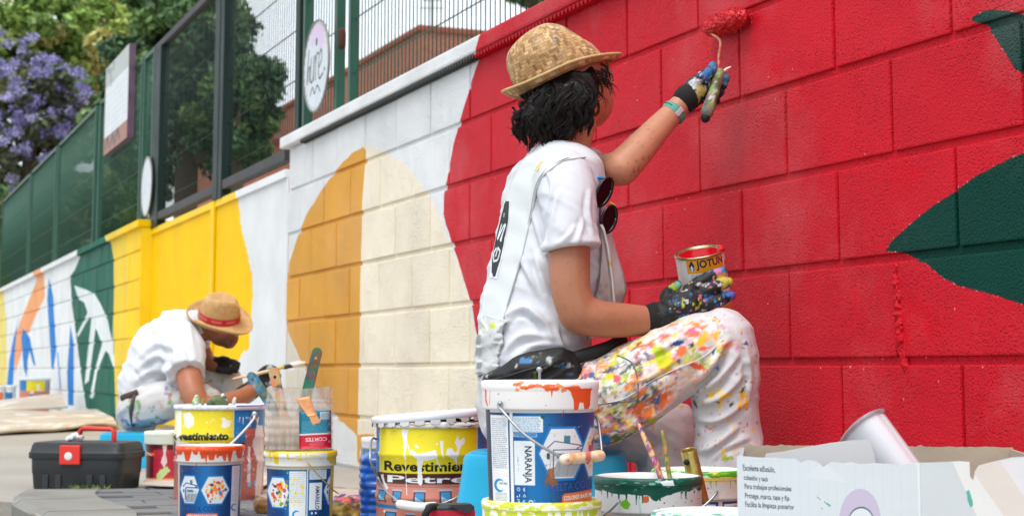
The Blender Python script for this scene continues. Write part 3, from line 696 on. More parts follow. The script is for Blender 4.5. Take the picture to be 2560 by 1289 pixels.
def building(label, px, py, Y, la, lb, m, antenna=False):
    c = B(px, py, Y); H = c[2]; D3 = np.r_[WD, 0]; N3 = -np.r_[WN, 0]
    t = thing('brick_building', label, 'building', (c[0], c[1], 0))
    b0 = np.array([c[0], c[1], 0]); P = [b0, b0+D3*la, b0+D3*la+N3*lb, b0+N3*lb]; V = []; U = []; F = []
    for i in range(4):
        p, q = P[i], P[(i+1) % 4]; l = np.linalg.norm(q-p); n = len(V); V += [p, q, q+[0, 0, H], p+[0, 0, H]]; U += [(0, 0), (l, 0), (l, H), (0, H)]; F.append((n, n+1, n+2, n+3))
    obj('wall', (np.array(V), F, np.array(U)), m, t, smooth=False)
    ctr = (P[0]+P[2])/2+[0, 0, H+.06]; obj('roof', box(ctr, (la+.12, lb+.12, .14), rz(WROT)), M_CAP, t, smooth=False)
    if antenna:
        a = c+N3*.3+[0, 0, .1]; mm = mat('antenna_metal', rgb(110, 112, 116), .5, .6)
        obj('antenna', join(chain([a, a+[0, 0, 1.2]], .025, 6), *[chain([a+[-w, 0, h], a+[w, 0, h]], .015, 5) for w, h in ((.3, .5), (.22, .7), (.16, .9))], ellipsoid(a+[0, 0, 1.15], [(.12, 0, 0), (0, .04, 0), (0, 0, .15)])), mm, t)
building('long red brick building behind the barred fence on the right', 1051, 76, 40, 15.5, 14, M_BR, True)
building('lower orange brick building seen under the gate rail', 556, 350, 47, 6, 6.2, M_BR2)
# ================================================================== OBJECTS
M_WIRE = mat('galvanised_wire', rgb(168, 172, 176), .35, .9, None, .15, 20)
M_WPL = mat('white_plastic', rgb(228, 230, 230), .4, 0, (30, .06), .05, 8)
M_GRIP = mat('stained_white_grip', rgb(226, 214, 200), .45, 0, (40, .1), .15, 25)
C_W, C_BL, C_BD = rgb(222, 224, 226), rgb(0, 92, 160), rgb(0, 58, 112)
def stain_cols(V, base, cols, s=40, th=.56, seed=0, k=1.0):
    C = np.tile(np.array(lin(base)), (len(V), 1)).astype(float)*(.85+.3*fbm(V*s*.7+seed, 3))[:, None]
    for i, c in enumerate(cols):
        n = fbm(V*s+31.7*(i+1)+seed, 3); a = np.clip((n-th)*18*k, 0, 1)[:, None]; C = C*(1-a)+np.array(lin(c))*a
    return C
M_PT = mat('paint_stained', None, .5, bump=(60, .25), attr='Col', var=.08, vs=30)
class Buc:
    """helper that turns photo pixels on a bucket's side into label-canvas pixels."""
    def __init__(s, cx, Y, rpx, yt, yb, W=1100, bg=C_W):
        s.cx, s.Y, s.r = cx, Y, rpx; s.ppm = PPM(Y); H = max(40, int(W/(2*math.pi*rpx)*(yb-yt)))
        s.cv = Cv(W, H, bg); s.yt, s.yb = yt, yb
        s.cv.f = lambda p: ((.5+math.asin(max(-1, min(1, (p[0]-cx)/rpx)))/(2*math.pi))*W, (p[1]-yt)/(yb-yt)*H)
def facing(c): return math.atan2(-c[1], -c[0])-1.5*math.pi
def bucket(label, cx, Y, yt, yb, yc, rl, rc, rt, rb, bodycv, rimcv, parent_z=None, paint=None, lid=False, group='paint buckets on the pavement', bead=None, name='paint_bucket', metal=False, tilt=None):
    """yt/yb/yc: pixel rows of top, bottom, collar's lower edge; rl, rc, rt, rb: pixel radii of lip, collar, body top, body bottom."""
    g_ = bodycv.f; bodycv.f = lambda q: q
    for _ in range(46):                  # scuffs, scratches and stray specks on a used label
        x_, y_ = random.uniform(0, bodycv.w), random.uniform(0, bodycv.h); L = random.uniform(4, 40); an = random.uniform(-.6, .6); bodycv.line([(x_, y_), (x_+L*math.cos(an), y_+L*math.sin(an))], random.uniform(.8, 1.8), random.choice([rgb(220, 222, 224), rgb(60, 60, 64), rgb(200, 190, 180)]), random.uniform(.15, .5))
    bodycv.splats(60, (0, 0, bodycv.w, bodycv.h), (.8, 4), [rgb(236, 236, 234), rgb(200, 196, 190), rgb(90, 84, 80), rgb(230, 190, 90)], (.2, .7)); bodycv.f = g_
    p = PPM(Y); zt, zb, zc = [B(cx, y, Y)[2] for y in (yt, yb, yc)]; c0 = B(cx, yt, Y); base = np.array([c0[0], c0[1], zb])
    t = thing(name, label, 'bucket', base, group); a0 = facing(base); h, hc = zt-zb, zc-zb; rl, rc, rt, rb = rl/p, rc/p, rt/p, rb/p
    pr = [(rb, 0), (rb+(rt-rb)*.03, .004), (rt, hc+.004)]
    if bead:
        pr = [(rb, 0)]
        for f_, w in bead: z = hc*f_; r = rb+(rt-rb)*f_; pr += [(r, z-.008), (r+w, z-.003), (r+w, z+.003), (r, z+.008)]
        pr += [(rt, hc+.004)]
    side = lathe(pr, base, 64, a0=a0); zz = side[0][:, 2]; side[2][:, 1] = (zz-zb)/(hc+1e-6)
    bt = lathe([(0.001, .003), (rb, .003)], base, 64, a0=a0); bt[2][:] = (.02, .02)
    obj('body', join(side, bt), mat('bucket_label', None, .28 if metal else .32, .15 if metal else 0, (14, .05), .05, 9, img=bodycv.image('bucket_label_print')), t)
    rp = [(rt, hc), (rc*.99, hc), (rc, hc+.003), (rc, h-.017), (rl*.985, h-.016), (rl, h-.013), (rl, h-.004), (rl-.002, h-.001), (rl-.006, h), (rl-.009, h-.003), (rt-.006, h-.012), (rt-.007, hc)]
    if metal: rp = [(rt, hc), (rl*.99, hc), (rl, hc+.004), (rl, h-.003), (rl-.004, h), (rl-.008, h-.003), (rt-.006, h-.012), (rt-.007, h-.03)]
    rim = lathe(rp, base, 64, a0=a0)
    hz = rim[0][:, 2]-zb; rim[2][:, 1] = np.where(np.hypot(rim[0][:, 0]-base[0], rim[0][:, 1]-base[1]) < rt-.001, .98, (hz-hc)/(h-hc)*.96)
    obj('rim', rim, mat('bucket_rim', None, .38, 0, (24, .12), .04, 9, img=rimcv.image('bucket_rim_print')), t)
    if paint: 
        q = lathe([(.001, h-.03), (rt-.007, h-.03)], base, 48); obj('paint', (q[0], q[1]), mat('wet_paint', paint, .2, 0, (12, .3), .1), t)
    if lid:
        q = lathe([(.001, h-.006), (rl-.012, h-.006), (rl-.009, h-.001)], base, 48, a0=a0); obj('lid', q, mat('bucket_lid', None, .4, img=lid.image('bucket_lid_print')), t)
    return t, base, a0, dict(rl=rl, rc=rc, rt=rt, rb=rb, zb=zb, zt=zt, zc=zc, ppm=p)
def wire(parent, pts, r=.0019, name='handle', m=None, k=6):
    return obj(name, chain(smooth_path(pts, k), r, 8), m or M_WIRE, parent)
def front(cx, Y, px, py, rpx, out=.006):      # point on the near side of a round thing
    r = rpx/PPM(Y); dx = (px-cx)/PPM(Y); dy = math.sqrt(max(0, r*r-dx*dx)); return B(px, py, Y-dy-out)
PALE = [rgb(240, 130, 30), rgb(226, 60, 40), rgb(245, 190, 60), rgb(60, 150, 190), rgb(250, 240, 230), rgb(190, 70, 130), rgb(60, 60, 80), rgb(90, 160, 70)]
def hexa(cv, cx, cy, rx, ry, kind):
    P = [(cx-rx, cy), (cx-rx*.5, cy-ry), (cx+rx*.5, cy-ry), (cx+rx, cy), (cx+rx*.5, cy+ry), (cx-rx*.5, cy+ry)]
    cv.poly([(cx+(x-cx)*1.1, cy+(y-cy)*1.1) for x, y in P], rgb(0, 120, 200), 1, 4); cv.poly(P, rgb(222, 226, 230), 1, 4)
    inside = lambda x, y: abs(y-cy) < ry and abs(x-cx) < rx-.5*rx*abs(y-cy)/ry
    if kind == 'room':
        s = lambda u, v: (cx+u*rx, cy+v*ry)
        cv.poly([s(-.5, .95), s(.5, .95), s(.85, .25), s(-.2, .25)], rgb(140, 146, 152), .8); cv.poly([s(-.8, .05), s(.8, .05), s(.8, .3), s(-.6, .3)], rgb(196, 204, 210))
        cv.poly([s(.05, -.72), s(.32, -.72), s(.32, -.42), s(.05, -.42)], rgb(60, 130, 150)); cv.line([s(-.7, -.2), s(-.35, -.5), s(.85, -.3), s(.6, -.18)], 2.2, rgb(40, 50, 110)); cv.line([s(-.4, .8), s(-.4, -.15), s(.9, -.15)], 2.5, rgb(40, 60, 120))
        cv.rect(cx-rx*.25, cy+ry*.0, cx+rx*.4, cy+ry*.2, rgb(70, 130, 170)); cv.rect(cx-rx*.68, cy-ry*.02, cx-rx*.55, cy+ry*.22, rgb(50, 70, 90))
        for q in (-.5, -.1, .3): cv.line([s(q, .3), s(q-.1, .9)], 1.5, rgb(110, 100, 90), .5)
    else:
        for _ in range(90):
            x, y = cx+random.uniform(-1, 1)*rx, cy+random.uniform(-.75, 1)*ry; r = random.uniform(.06, .2)*ry
            if inside(x-r, y+r) and inside(x+r, y-r) and inside(x+r, y+r) and inside(x-r, y-r): cv.ell(x, y, r*.7, r, random.choice(PALE[:3]*2+PALE), .9, n=9, wob=1.5, ws=.2)
        cv.ell(cx+rx*.2, cy-ry*.55, rx*.16, ry*.12, rgb(230, 60, 40)); cv.ell(cx-rx*.25, cy-ry*.4, rx*.16, ry*.1, rgb(60, 60, 90))
def grad_blue(cv, xs, y0, y1):
    n = 40; x0, x1 = xs
    for i in range(n):
        t = (i+.5)/n; k = .5+.5*math.cos((t-.45)*9); c = tuple(np.array(C_BD)*(1-k)+np.array(rgb(0, 110, 178))*k); cv.rect(x0+(x1-x0)*i/n, y0, x0+(x1-x0)*(i+1)/n+.6, y1, c)
def q4(x0, y0, x1, y1): return [(x0, y0), (x1, y0), (x1, y1), (x0, y1)]
def q4v(x0, y0, x1, y1): return [(x1, y0), (x1, y1), (x0, y1), (x0, y0)]   # text reading downwards
DEL = rgb(30, 80, 170)
def clogo(cv, cx, cy, r):
    for k in range(26):
        a = math.radians(50+k*10); w = r*.22*math.sin(math.pi*(k+1)/28)+.4; cv.ell(cx+r*math.cos(a)*.9, cy-r*math.sin(a), w, w*1.2, rgb(20, 140, 200), n=8)
# ---- stacked near bucket: NARANJA on a lime bucket
cx, Y = 1350, 2.50
b = Buc(cx, Y, 136, 1020, 1250, 1500); cv = b.cv
grad_blue(cv, (cx-136, cx+136), 1026, 1250); cv.rect(cx-136, 1018, cx+136, 1027, C_W)
cv.rect(1214, 1018, 1226, 1260, rgb(24, 36, 74)); cv.rect(1227, 1033, 1271, 1246, rgb(236, 238, 240)); cv.para(1230, 1040, 1268, 1165, 26, rgb(70, 100, 140), .55); clogo(cv, 1247, 1206, 14); cv.text('FLINT-VILLA', q4(1246, 1198, 1266, 1203), rgb(30, 50, 90), .02); cv.para(1234, 1223, 1266, 1244, 6, rgb(90, 110, 140), .6)
cv.rect(1275, 1020, 1283, 1256, rgb(232, 234, 236))
cv.rect(1284, 1035, 1357, 1074, rgb(226, 232, 236)); cv.para(1286, 1037, 1352, 1073, 9, rgb(60, 130, 180), .6)
cv.rect(1283, 1076.5, 1342, 1085.5, rgb(210, 230, 240)); cv.rect(1284, 1077.5, 1341, 1084.5, rgb(0, 92, 168)); cv.para(1285, 1078, 1340, 1084, 2, rgb(220, 235, 245), .8)
cv.rect(1285, 1095, 1337, 1203, rgb(226, 234, 240)); cv.text('NARANJA', q4v(1306, 1108, 1329, 1197), rgb(22, 26, 46), .015); cv.text('Lote: nº:  4 L', q4v(1293, 1134, 1297, 1170), rgb(90, 110, 150), 0)
for x, y in ((1288, 1206), (1303, 1206), (1288, 1222), (1303, 1222)): cv.rect(x, y, x+13, y+14, rgb(0, 84, 158))
W_ = rgb(230, 238, 245)
cv.ell(1294.5, 1213, 4.4, 4.4, W_); cv.ell(1294.5, 1213, 3, 3, rgb(0, 84, 158)); cv.line([(1294.5, 1213), (1294.5, 1210.5)], .8, W_); cv.text('€', q4(1306, 1209, 1312, 1218), W_, .02)
cv.line([(1309.5, 1224.5), (1306, 1231), (1313, 1231), (1309.5, 1224.5)], 1.3, W_); cv.ell(1291, 1231, 1.6, 2.2, W_); cv.line([(1297, 1225), (1297, 1232)], 1.4, W_)
cv.line([(1290, 1238), (1296, 1238), (1296, 1248)], 1.6, W_); cv.line([(1292, 1242), (1299, 1246)], 1.4, W_); cv.text('4L', q4(1304, 1238, 1314, 1251), W_, .02)
cv.ell(1326, 1245, 6.5, 6.5, W_); cv.ell(1326, 1245, 3.6, 3.6, rgb(0, 80, 150)); cv.text('®', q4(1334, 1238, 1337, 1242), W_)
hexa(cv, 1406, 1126, 58, 60, 'room'); hexa(cv, 1496, 1126, 42, 60, 'crowd')
cv.text('DELTA COLOR', [(1376, 1199), (1502, 1190), (1502, 1212), (1376, 1220)], rgb(10, 30, 84), .025); cv.text('DELTA COLOR', [(1377, 1200), (1503, 1191), (1503, 1211), (1377, 1219)], rgb(34, 92, 180), .012)
cv.poly([(1406, 1230), (1412, 1224), (1486, 1218), (1486, 1256), (1406, 1256)], rgb(230, 112, 56), 1, 4); cv.text('COLORES BASE MATE', [(1411, 1230), (1500, 1224), (1500, 1235), (1411, 1241)], W_, .03)
for x in (1412, 1424, 1440, 1452): cv.poly([(x, 1252), (x+6, 1244), (x+12, 1252)], rgb(240, 160, 100), .7)
cv.poly([(1368, 1165), (1380, 1160), (1388, 1185), (1394, 1200), (1384, 1206), (1372, 1196), (1360, 1198), (1366, 1180)], rgb(150, 84, 44), .85, 4, 5, .08); cv.splats(16, (1360, 1150, 1400, 1206), (1, 4), [rgb(150, 84, 44)], (.4, .9))
cv.ell(1356, 1037, 5, 5, rgb(20, 90, 70), wob=3, ws=.2); cv.line([(1408, 1018), (1404, 1036)], 1.6, rgb(190, 30, 60)); cv.splats(14, (1340, 1022, 1470, 1120), (.8, 2.6), [rgb(20, 60, 80), rgb(190, 40, 60), rgb(235, 150, 50)])
rv = Buc(cx, Y, 147, 948, 1022, 1500, rgb(238, 238, 238)); r_ = rv.cv; OR = rgb(238, 84, 26)
for x0, x1, y0, y1 in ((1294, 1345, 956, 975), (1356, 1374, 962, 975), (1378, 1412, 961, 976), (1415, 1440, 966, 975)):
    for k in range(9): r_.ell(random.uniform(x0, x1), random.uniform(y0, y1), random.uniform(4, 12), random.uniform(2, 5), rgb(244, 140, 60) if k % 3 == 0 else OR, random.uniform(.6, 1), n=12, wob=3, ws=.15)
r_.poly([(1424, 972), (1477, 970), (1474, 1010), (1470, 1021), (1460, 1021), (1456, 1005), (1448, 1004), (1444, 1022), (1434, 1022), (1432, 1000), (1427, 985)], OR, 1, 4, 2.5, .06)
r_.poly([(1376, 972), (1382, 972), (1380, 985), (1378, 993)], OR); r_.poly([(1212, 974), (1217, 974), (1216, 995), (1221, 1014), (1218, 1014), (1213, 1000)], OR); r_.line([(1226, 976), (1224, 1010)], 1.2, OR)
r_.splats(10, (1210, 955, 1490, 1015), (.7, 2), [rgb(190, 40, 60), OR])
NAR = bucket('white paint bucket lettered NARANJA with blue label, on top of lime bucket', cx, Y, 949, 1250, 1021, 147.5, 145, 136, 127, cv, r_, lid=Cv(64, 64, rgb(232, 233, 233)))
t = NAR[0]; lp = [front(cx, Y, 1250, 1007, 147, .001)]+[front(cx, Y, x, y, 140, o) for x, y, o in ((1246, 1014, .012), (1268, 1040, .014), (1305, 1080, .016), (1355, 1115, .02), (1412, 1147, .024))]
wire(t, lp, .0022); g0, g1 = front(cx, Y, 1411, 1148, 140, .026), B(1500, 1138, Y-.055)
wire(t, [g1, B(1504, 1130, Y-.04), B(1503, 1110, Y-.03), B(1497, 1060, Y-.01), B(1490, 1040, Y), B(1484, 1034, Y)], .0022)
G = [g0+(g1-g0)*k for k in np.linspace(0, 1, 9)]; V, F = chain(smooth_path(G, 6), list(np.interp(np.linspace(0, 1, 49), np.linspace(0, 1, 9), [.0085, .0088, .0078, .0082, .0088, .0082, .0078, .0088, .0085])), 20); obj('handle_grip', (V, F), M_PT, t, col=stain_cols(V, rgb(224, 206, 186), [rgb(232, 170, 110), rgb(236, 196, 150), rgb(206, 110, 90)], 70, .56))
obj('handle_pin', chain([lp[0]+[0, .004, 0], lp[0]-[0, .004, 0]], .004, 8), M_WIRE, t)
LIME = rgb(190, 206, 30)
b2 = Buc(cx, Y, 140, 1300, 1540, 700, rgb(0, 92, 168)); rv = Buc(cx+4, Y, 148, 1243, 1310, 1400, rgb(234, 236, 226)); r_ = rv.cv
for k in range(150): r_.ell(random.uniform(1210, 1500), random.choice([1250, 1254, 1262, 1290])+random.gauss(0, 6), random.uniform(3, 14), random.uniform(1.5, 6), random.choice([LIME, rgb(206, 216, 50), LIME, rgb(230, 214, 40), rgb(240, 244, 220)]), random.uniform(.5, 1), n=10, wob=3, ws=.12)
r_.drips(1212, 1490, 1268, LIME, 34, 44, (2, 9)); r_.rect(1205, 1264, 1500, 1266.5, rgb(150, 166, 24), .6)
LIMEB = bucket('lime splashed white paint bucket carrying the NARANJA bucket', cx+4, Y, 1244, 1540, 1312, 149, 147, 138, 128, b2.cv, r_, lid=Cv(64, 64, rgb(214, 220, 120)))
# ---- dark green bucket, yellow-green one behind, teal one in front
cx, Y = 1620, 2.68; GR = rgb(0, 84, 68)
b = Buc(cx, Y, 124, 1272, 1478, 1000, rgb(206, 206, 202)); cv = b.cv
for x0, x1 in ((1490, 1592), (1601, 1690), (1696, 1745)): cv.rect(x0, 1279, x1, 1478, rgb(232, 160, 50))
cv.splats(26, (1500, 1280, 1740, 1300), (1, 5), [GR, rgb(90, 140, 60), rgb(230, 240, 235)])
rv = Buc(cx, Y, 135, 1186, 1274, 1300, rgb(236, 238, 238)); r_ = rv.cv
r_.poly([(1484, 1180), (1756, 1180), (1756, 1222), (1745, 1224), (1738, 1216), (1722, 1222), (1700, 1220), (1680, 1226), (1664, 1230), (1652, 1234), (1640, 1242), (1632, 1240), (1622, 1228), (1600, 1230), (1570, 1226), (1540, 1228), (1510, 1222), (1484, 1224)], GR, 1, 4, 4, .05)
for k in range(60): r_.ell(random.uniform(1490, 1750), random.uniform(1186, 1222), random.uniform(2, 10), random.uniform(1, 3.5), random.choice([rgb(0, 110, 90), rgb(230, 240, 238), rgb(0, 60, 50), rgb(30, 140, 90), rgb(130, 200, 180)]), random.uniform(.5, .95), n=9, wob=2, ws=.2)
r_.poly([(1648, 1195), (1680, 1192), (1684, 1207), (1668, 1210), (1655, 1204)], rgb(232, 240, 238), 1, 3, 3, .1); r_.rect(1484, 1206.5, 1756, 1208.5, rgb(0, 40, 34), .8); r_.drips(1490, 1745, 1222, GR, 22, 28, (1, 3.5))
r_.poly([(1553, 1246), (1566, 1238), (1576, 1250), (1572, 1262), (1560, 1262), (1552, 1254)], rgb(120, 196, 50), 1, 3, 3, .1); r_.poly([(1608, 1231), (1622, 1230), (1618, 1246), (1608, 1246)], rgb(236, 96, 40), 1, 3, 2, .1)
r_.splats(22, (1640, 1225, 1750, 1270), (.8, 3.4), [GR, rgb(244, 160, 60), rgb(232, 80, 50), rgb(250, 200, 160)]); r_.poly([(1594, 1236), (1600, 1240), (1604, 1272), (1598, 1272)], rgb(180, 226, 218), .9)
GB = bucket('paint bucket with thick dark green paint over its rim, brushes inside', cx, Y, 1187, 1478, 1273, 134.5, 132, 124, 116, cv, r_, paint=rgb(0, 74, 60))
wire(GB[0], [front(cx, Y, x, y, 134, o) for x, y, o in ((1549, 1251, .001), (1546, 1254, .01), (1528, 1272, .014), (1508, 1292, .016), (1540, 1330, .03), (1620, 1350, .035))], .0022)
cx, Y = 1745, 3.0
b = Buc(cx, Y, 108, 1240, 1440, 900, rgb(206, 204, 196)); cv = b.cv
for x0, x1 in ((1690, 1700), (1702, 1793), (1803, 1850)): cv.rect(x0, 1245, x1, 1440, rgb(26, 70, 140)); cv.rect(x0+4, 1251, x1-6, 1440, rgb(226, 230, 230)); cv.para(x0+6, 1255, x1-8, 1300, 8, rgb(60, 100, 150))
rv = Buc(cx, Y, 116, 1170, 1242, 1000, rgb(238, 240, 236)); r_ = rv.cv; r_.rect(1630, 1168, 1862, 1187, rgb(70, 170, 40))
for k in range(46): r_.ell(random.uniform(1640, 1855), random.uniform(1170, 1190), random.uniform(3, 14), random.uniform(1.5, 4), random.choice([rgb(60, 150, 40), rgb(240, 206, 20), rgb(150, 200, 30), rgb(230, 240, 220)]), .8, n=9, wob=2, ws=.2)
r_.rect(1630, 1188, 1862, 1192, rgb(246, 200, 20)); r_.rect(1630, 1195, 1862, 1197.5, rgb(246, 200, 20), .9); r_.drips(1650, 1850, 1196, rgb(150, 200, 40), 14, 26, (1, 3)); r_.splats(12, (1680, 1200, 1850, 1240), (.8, 2.5), [rgb(150, 200, 40), rgb(246, 200, 20), rgb(230, 120, 120)])
YB = bucket('paint bucket rimmed in bright green and yellow paint beside the cardboard box', cx, Y, 1171, 1440, 1240, 116, 113, 108, 101, cv, r_, paint=rgb(90, 176, 40))
wire(YB[0], [front(cx, Y, x, y, 113, o) for x, y, o in ((1793, 1226, .001), (1791, 1232, .01), (1775, 1250, .014), (1755, 1270, .016), (1745, 1300, .02))], .0022)
cx, Y = 1775, 2.28
b = Buc(cx, Y, 135, 1330, 1600, 500, rgb(220, 224, 224)); rv = Buc(cx, Y, 144, 1268, 1335, 900, rgb(238, 242, 240)); r_ = rv.cv; TEAL = rgb(60, 160, 130)
for k in range(90): r_.ell(random.uniform(1630, 1920), 1272+abs(random.gauss(0, 9)), random.uniform(3, 12), random.uniform(1.5, 5), random.choice([TEAL, rgb(120, 200, 170), rgb(220, 236, 230), rgb(0, 110, 84)]), .7, n=9, wob=2, ws=.2)
lc = Cv(500, 200, rgb(220, 234, 228))
lc.splats(80, (0, 0, 500, 200), (4, 30), [TEAL, rgb(150, 214, 190), rgb(236, 242, 238), rgb(60, 170, 130)], (.3, .9))
bucket('teal smeared white paint bucket with lid in front of green bucket', cx, Y, 1276, 1600, 1338, 146, 143, 135, 126, b.cv, r_, lid=lc)
# ---- the left pair: COLOR bucket in orange, AMARILLO bucket with the cut bottle
cx, Y = 526, 4.22
b = Buc(cx, Y, 79, 1150, 1300, 1000); cv = b.cv; grad_blue(cv, (cx-79, cx+79), 1156, 1300); cv.rect(cx-79, 1148, cx+79, 1157, rgb(205, 200, 196)); cv.rect(448, 1157, 452, 1300, rgb(220, 190, 170))
hexa(cv, 477, 1217, 23, 33, 'room'); hexa(cv, 540, 1218, 34, 33, 'crowd'); cv.rect(580, 1160, 599, 1288, rgb(222, 226, 232)); cv.para(582, 1164, 597, 1250, 18, rgb(110, 130, 160), .5); clogo(cv, 590, 1263, 8)
cv.text('DELTA COLOR', [(459, 1260), (566, 1256), (566, 1269), (459, 1273)], rgb(0, 60, 130), .03); cv.poly([(469, 1279), (474, 1276), (548, 1276), (548, 1300), (469, 1300)], rgb(244, 130, 76), 1, 4); cv.text('COLORES BASE MATE', q4(473, 1280, 545, 1289), W_, .04)
cv.splats(30, (455, 1150, 560, 1180), (.6, 1.8), [rgb(200, 60, 30)])
rv = Buc(cx, Y, 86, 1110, 1152, 1000, rgb(238, 236, 234)); r_ = rv.cv; OR2 = rgb(238, 76, 30); r_.rect(430, 1105, 620, 1124, OR2)
for x, w, L in ((448, 14, 10), (470, 12, 24), (490, 9, 8), (508, 9, 18), (530, 14, 22), (552, 10, 12), (575, 8, 26), (600, 12, 20), (440, 6, 22), (516, 5, 26), (545, 6, 16), (562, 8, 24)):
    r_.poly([(x-w, 1118), (x+w, 1118), (x+w*.6, 1124+L*.5), (x+w*.4, 1124+L), (x-w*.4, 1124+L), (x-w*.7, 1124+L*.5)], OR2, .95, 3, 3, .08)
for k in range(16): r_.ell(random.uniform(445, 608), random.uniform(1112, 1122), random.uniform(2, 8), random.uniform(.8, 2), rgb(250, 150, 60), .6, n=8)
OB = bucket('orange topped paint bucket with dark blue label on the pavers', cx, Y, 1111, 1300, 1151, 85, 83, 79, 75, cv, r_, paint=rgb(226, 70, 26))
wire(OB[0], [B(608, 1140, Y-.01), B(614, 1139, Y-.02), B(619, 1146, Y-.05), B(628, 1168, Y-.06), B(616, 1186, Y-.06), B(608, 1200, Y-.05)], .0017)
cx, Y = 752, 4.02
b = Buc(cx, Y, 83, 1160, 1312, 1050); cv = b.cv; grad_blue(cv, (cx-83, cx+83), 1166, 1312); cv.rect(cx-83, 1158, cx+83, 1167, rgb(214, 206, 190))
hexa(cv, 697, 1224, 27, 36, 'crowd'); cv.rect(725, 1171, 766, 1312, rgb(228, 232, 236)); cv.para(727, 1174, 764, 1250, 16, rgb(120, 150, 180), .45); clogo(cv, 744, 1279, 10); cv.rect(768, 1166, 771, 1312, rgb(224, 226, 230))
cv.rect(774, 1168, 816, 1192, rgb(216, 226, 234)); cv.para(776, 1170, 814, 1190, 6, rgb(70, 130, 180), .5); cv.rect(774, 1200, 806, 1267, rgb(222, 230, 238)); cv.text('AMARILLO', q4v(790, 1208, 800, 1266), rgb(26, 34, 56), .015)
cv.text('DELTA COLOR', [(600, 1272), (714, 1270), (714, 1284), (600, 1287)], rgb(0, 56, 124), .03); cv.poly([(668, 1289), (694, 1287), (694, 1312), (668, 1312)], rgb(240, 130, 80)); hexa(cv, 835, 1222, 24, 34, 'room')
YE = rgb(244, 206, 20); cv.splats(70, (715, 1190, 760, 1235), (.6, 4), [YE], (.4, .9)); cv.splats(30, (712, 1236, 752, 1256), (.6, 4), [YE], (.5, .9)); cv.splats(22, (700, 1160, 830, 1176), (.6, 3), [YE]); cv.poly([(826, 1158), (836, 1158), (836, 1312), (829, 1312), (826, 1240)], rgb(236, 190, 20), 1, 3, 2, .1)
for (x, y) in ((782, 1275), (792, 1275)): cv.ell(x, y, 2.4, 3, W_)
rv = Buc(cx, Y, 92, 1122, 1162, 1050, rgb(240, 240, 236)); r_ = rv.cv; r_.rect(655, 1118, 850, 1128, YE, .85)
for x, w, L in ((690, 8, 30), (720, 3, 16), (752, 2, 10), (835, 14, 34), (676, 4, 18), (765, 2, 8), (822, 5, 22)): r_.poly([(x-w, 1122), (x+w, 1122), (x+w*.7, 1128+L), (x-w*.7, 1128+L*.8)], YE, .95, 3, 2, .1)
for k in range(20): r_.ell(random.uniform(660, 840), random.uniform(1124, 1150), random.uniform(3, 14), random.uniform(.6, 1.6), YE, .6, n=8, wob=2, ws=.2)
AB = bucket('paint bucket lettered AMARILLO under the cut plastic bottle', cx, Y, 1123, 1312, 1161, 91, 88, 83, 79, cv, r_, lid=Cv(64, 64, rgb(236, 220, 120)))
wire(AB[0], [front(cx, Y, x, y, 90, o) for x, y, o in ((767, 1150, .002), (770, 1156, .01), (790, 1180, .012), (815, 1206, .012))]+[B(836, 1226, Y-.03), B(846, 1232, Y-.02)], .0017, m=mat('yellowed_wire', rgb(196, 170, 80), .4, .6))
# cut water bottle, upside down, with brushes
Yb = 4.02; cb = B(747, 1123, Yb); pb = PPM(Yb); zb = AB[3]['zt']
t = thing('cut_bottle', 'cut clear plastic water bottle upside down on AMARILLO bucket, holding brushes', 'bottle', (cb[0], cb[1], zb))
S = []; U = []; H = (1123-970)/pb; n = 46
for i in range(n+1):
    f_ = i/n; k = abs(((f_*7.2) % 1)-.5)*2 if f_ < .78 else .8; r = (81+3.0*k**.5-(3 if f_ > .8 else 0))/pb; 
    S.append((np.array([cb[0], cb[1], zb+f_*H+(.001)]), np.array([r*math.cos(.1), r*math.sin(.1), 0]), np.array([-r*.9*math.sin(.1), r*.9*math.cos(.1), 0])))
V, F = loft(S, 48, 3.4); F = F[:-1]
wob = (fbm(V*30, 2)-.5)*.014; fz = (V[:, 2]-zb)/H; V[:, 2] += np.where(fz > .8, wob*(fz-.8)*6, 0); V[:, 0] += np.where(fz > .8, wob, 0)
M_PET = bpy.data.materials.new('clear_pet_plastic'); N_, L_ = nodes_of(M_PET); N_.clear(); o_ = N_.new('ShaderNodeOutputMaterial'); mxs = N_.new('ShaderNodeMixShader'); tr = N_.new('ShaderNodeBsdfTransparent'); pr_ = N_.new('ShaderNodeBsdfPrincipled')
pr_.inputs['Base Color'].default_value = lin(rgb(214, 204, 194))+(1,); pr_.inputs['Roughness'].default_value = .16; nzz = N_.new('ShaderNodeTexNoise'); nzz.inputs['Scale'].default_value = 22; nzz.inputs['Detail'].default_value = 6
mrr = N_.new('ShaderNodeMapRange'); mrr.inputs[1].default_value = .3; mrr.inputs[2].default_value = .7; mrr.inputs[3].default_value = .22; mrr.inputs[4].default_value = .62; tcc = N_.new('ShaderNodeTexCoord'); mpp = N_.new('ShaderNodeMapping'); mpp.inputs['Scale'].default_value = (3, 3, .5)
tr.inputs[0].default_value = (.93, .9, .86, 1); L_.new(tcc.outputs['Object'], mpp.inputs[0]); L_.new(mpp.outputs[0], nzz.inputs['Vector']); L_.new(nzz.outputs[0], mrr.inputs[0]); L_.new(mrr.outputs[0], mxs.inputs[0]); L_.new(tr.outputs[0], mxs.inputs[1]); L_.new(pr_.outputs[0], mxs.inputs[2]); L_.new(mxs.outputs[0], o_.inputs[0])
obj('shell', (V, F), M_PET, t)
bvb = bvh(V, F)
lv, lf, lu = patch(bvb, [(748, 1028), (748, 1122)], [(826, 1024), (827, 1118)], 12, 10, .0015, .001)
uu = np.linspace(0, 1, 12)
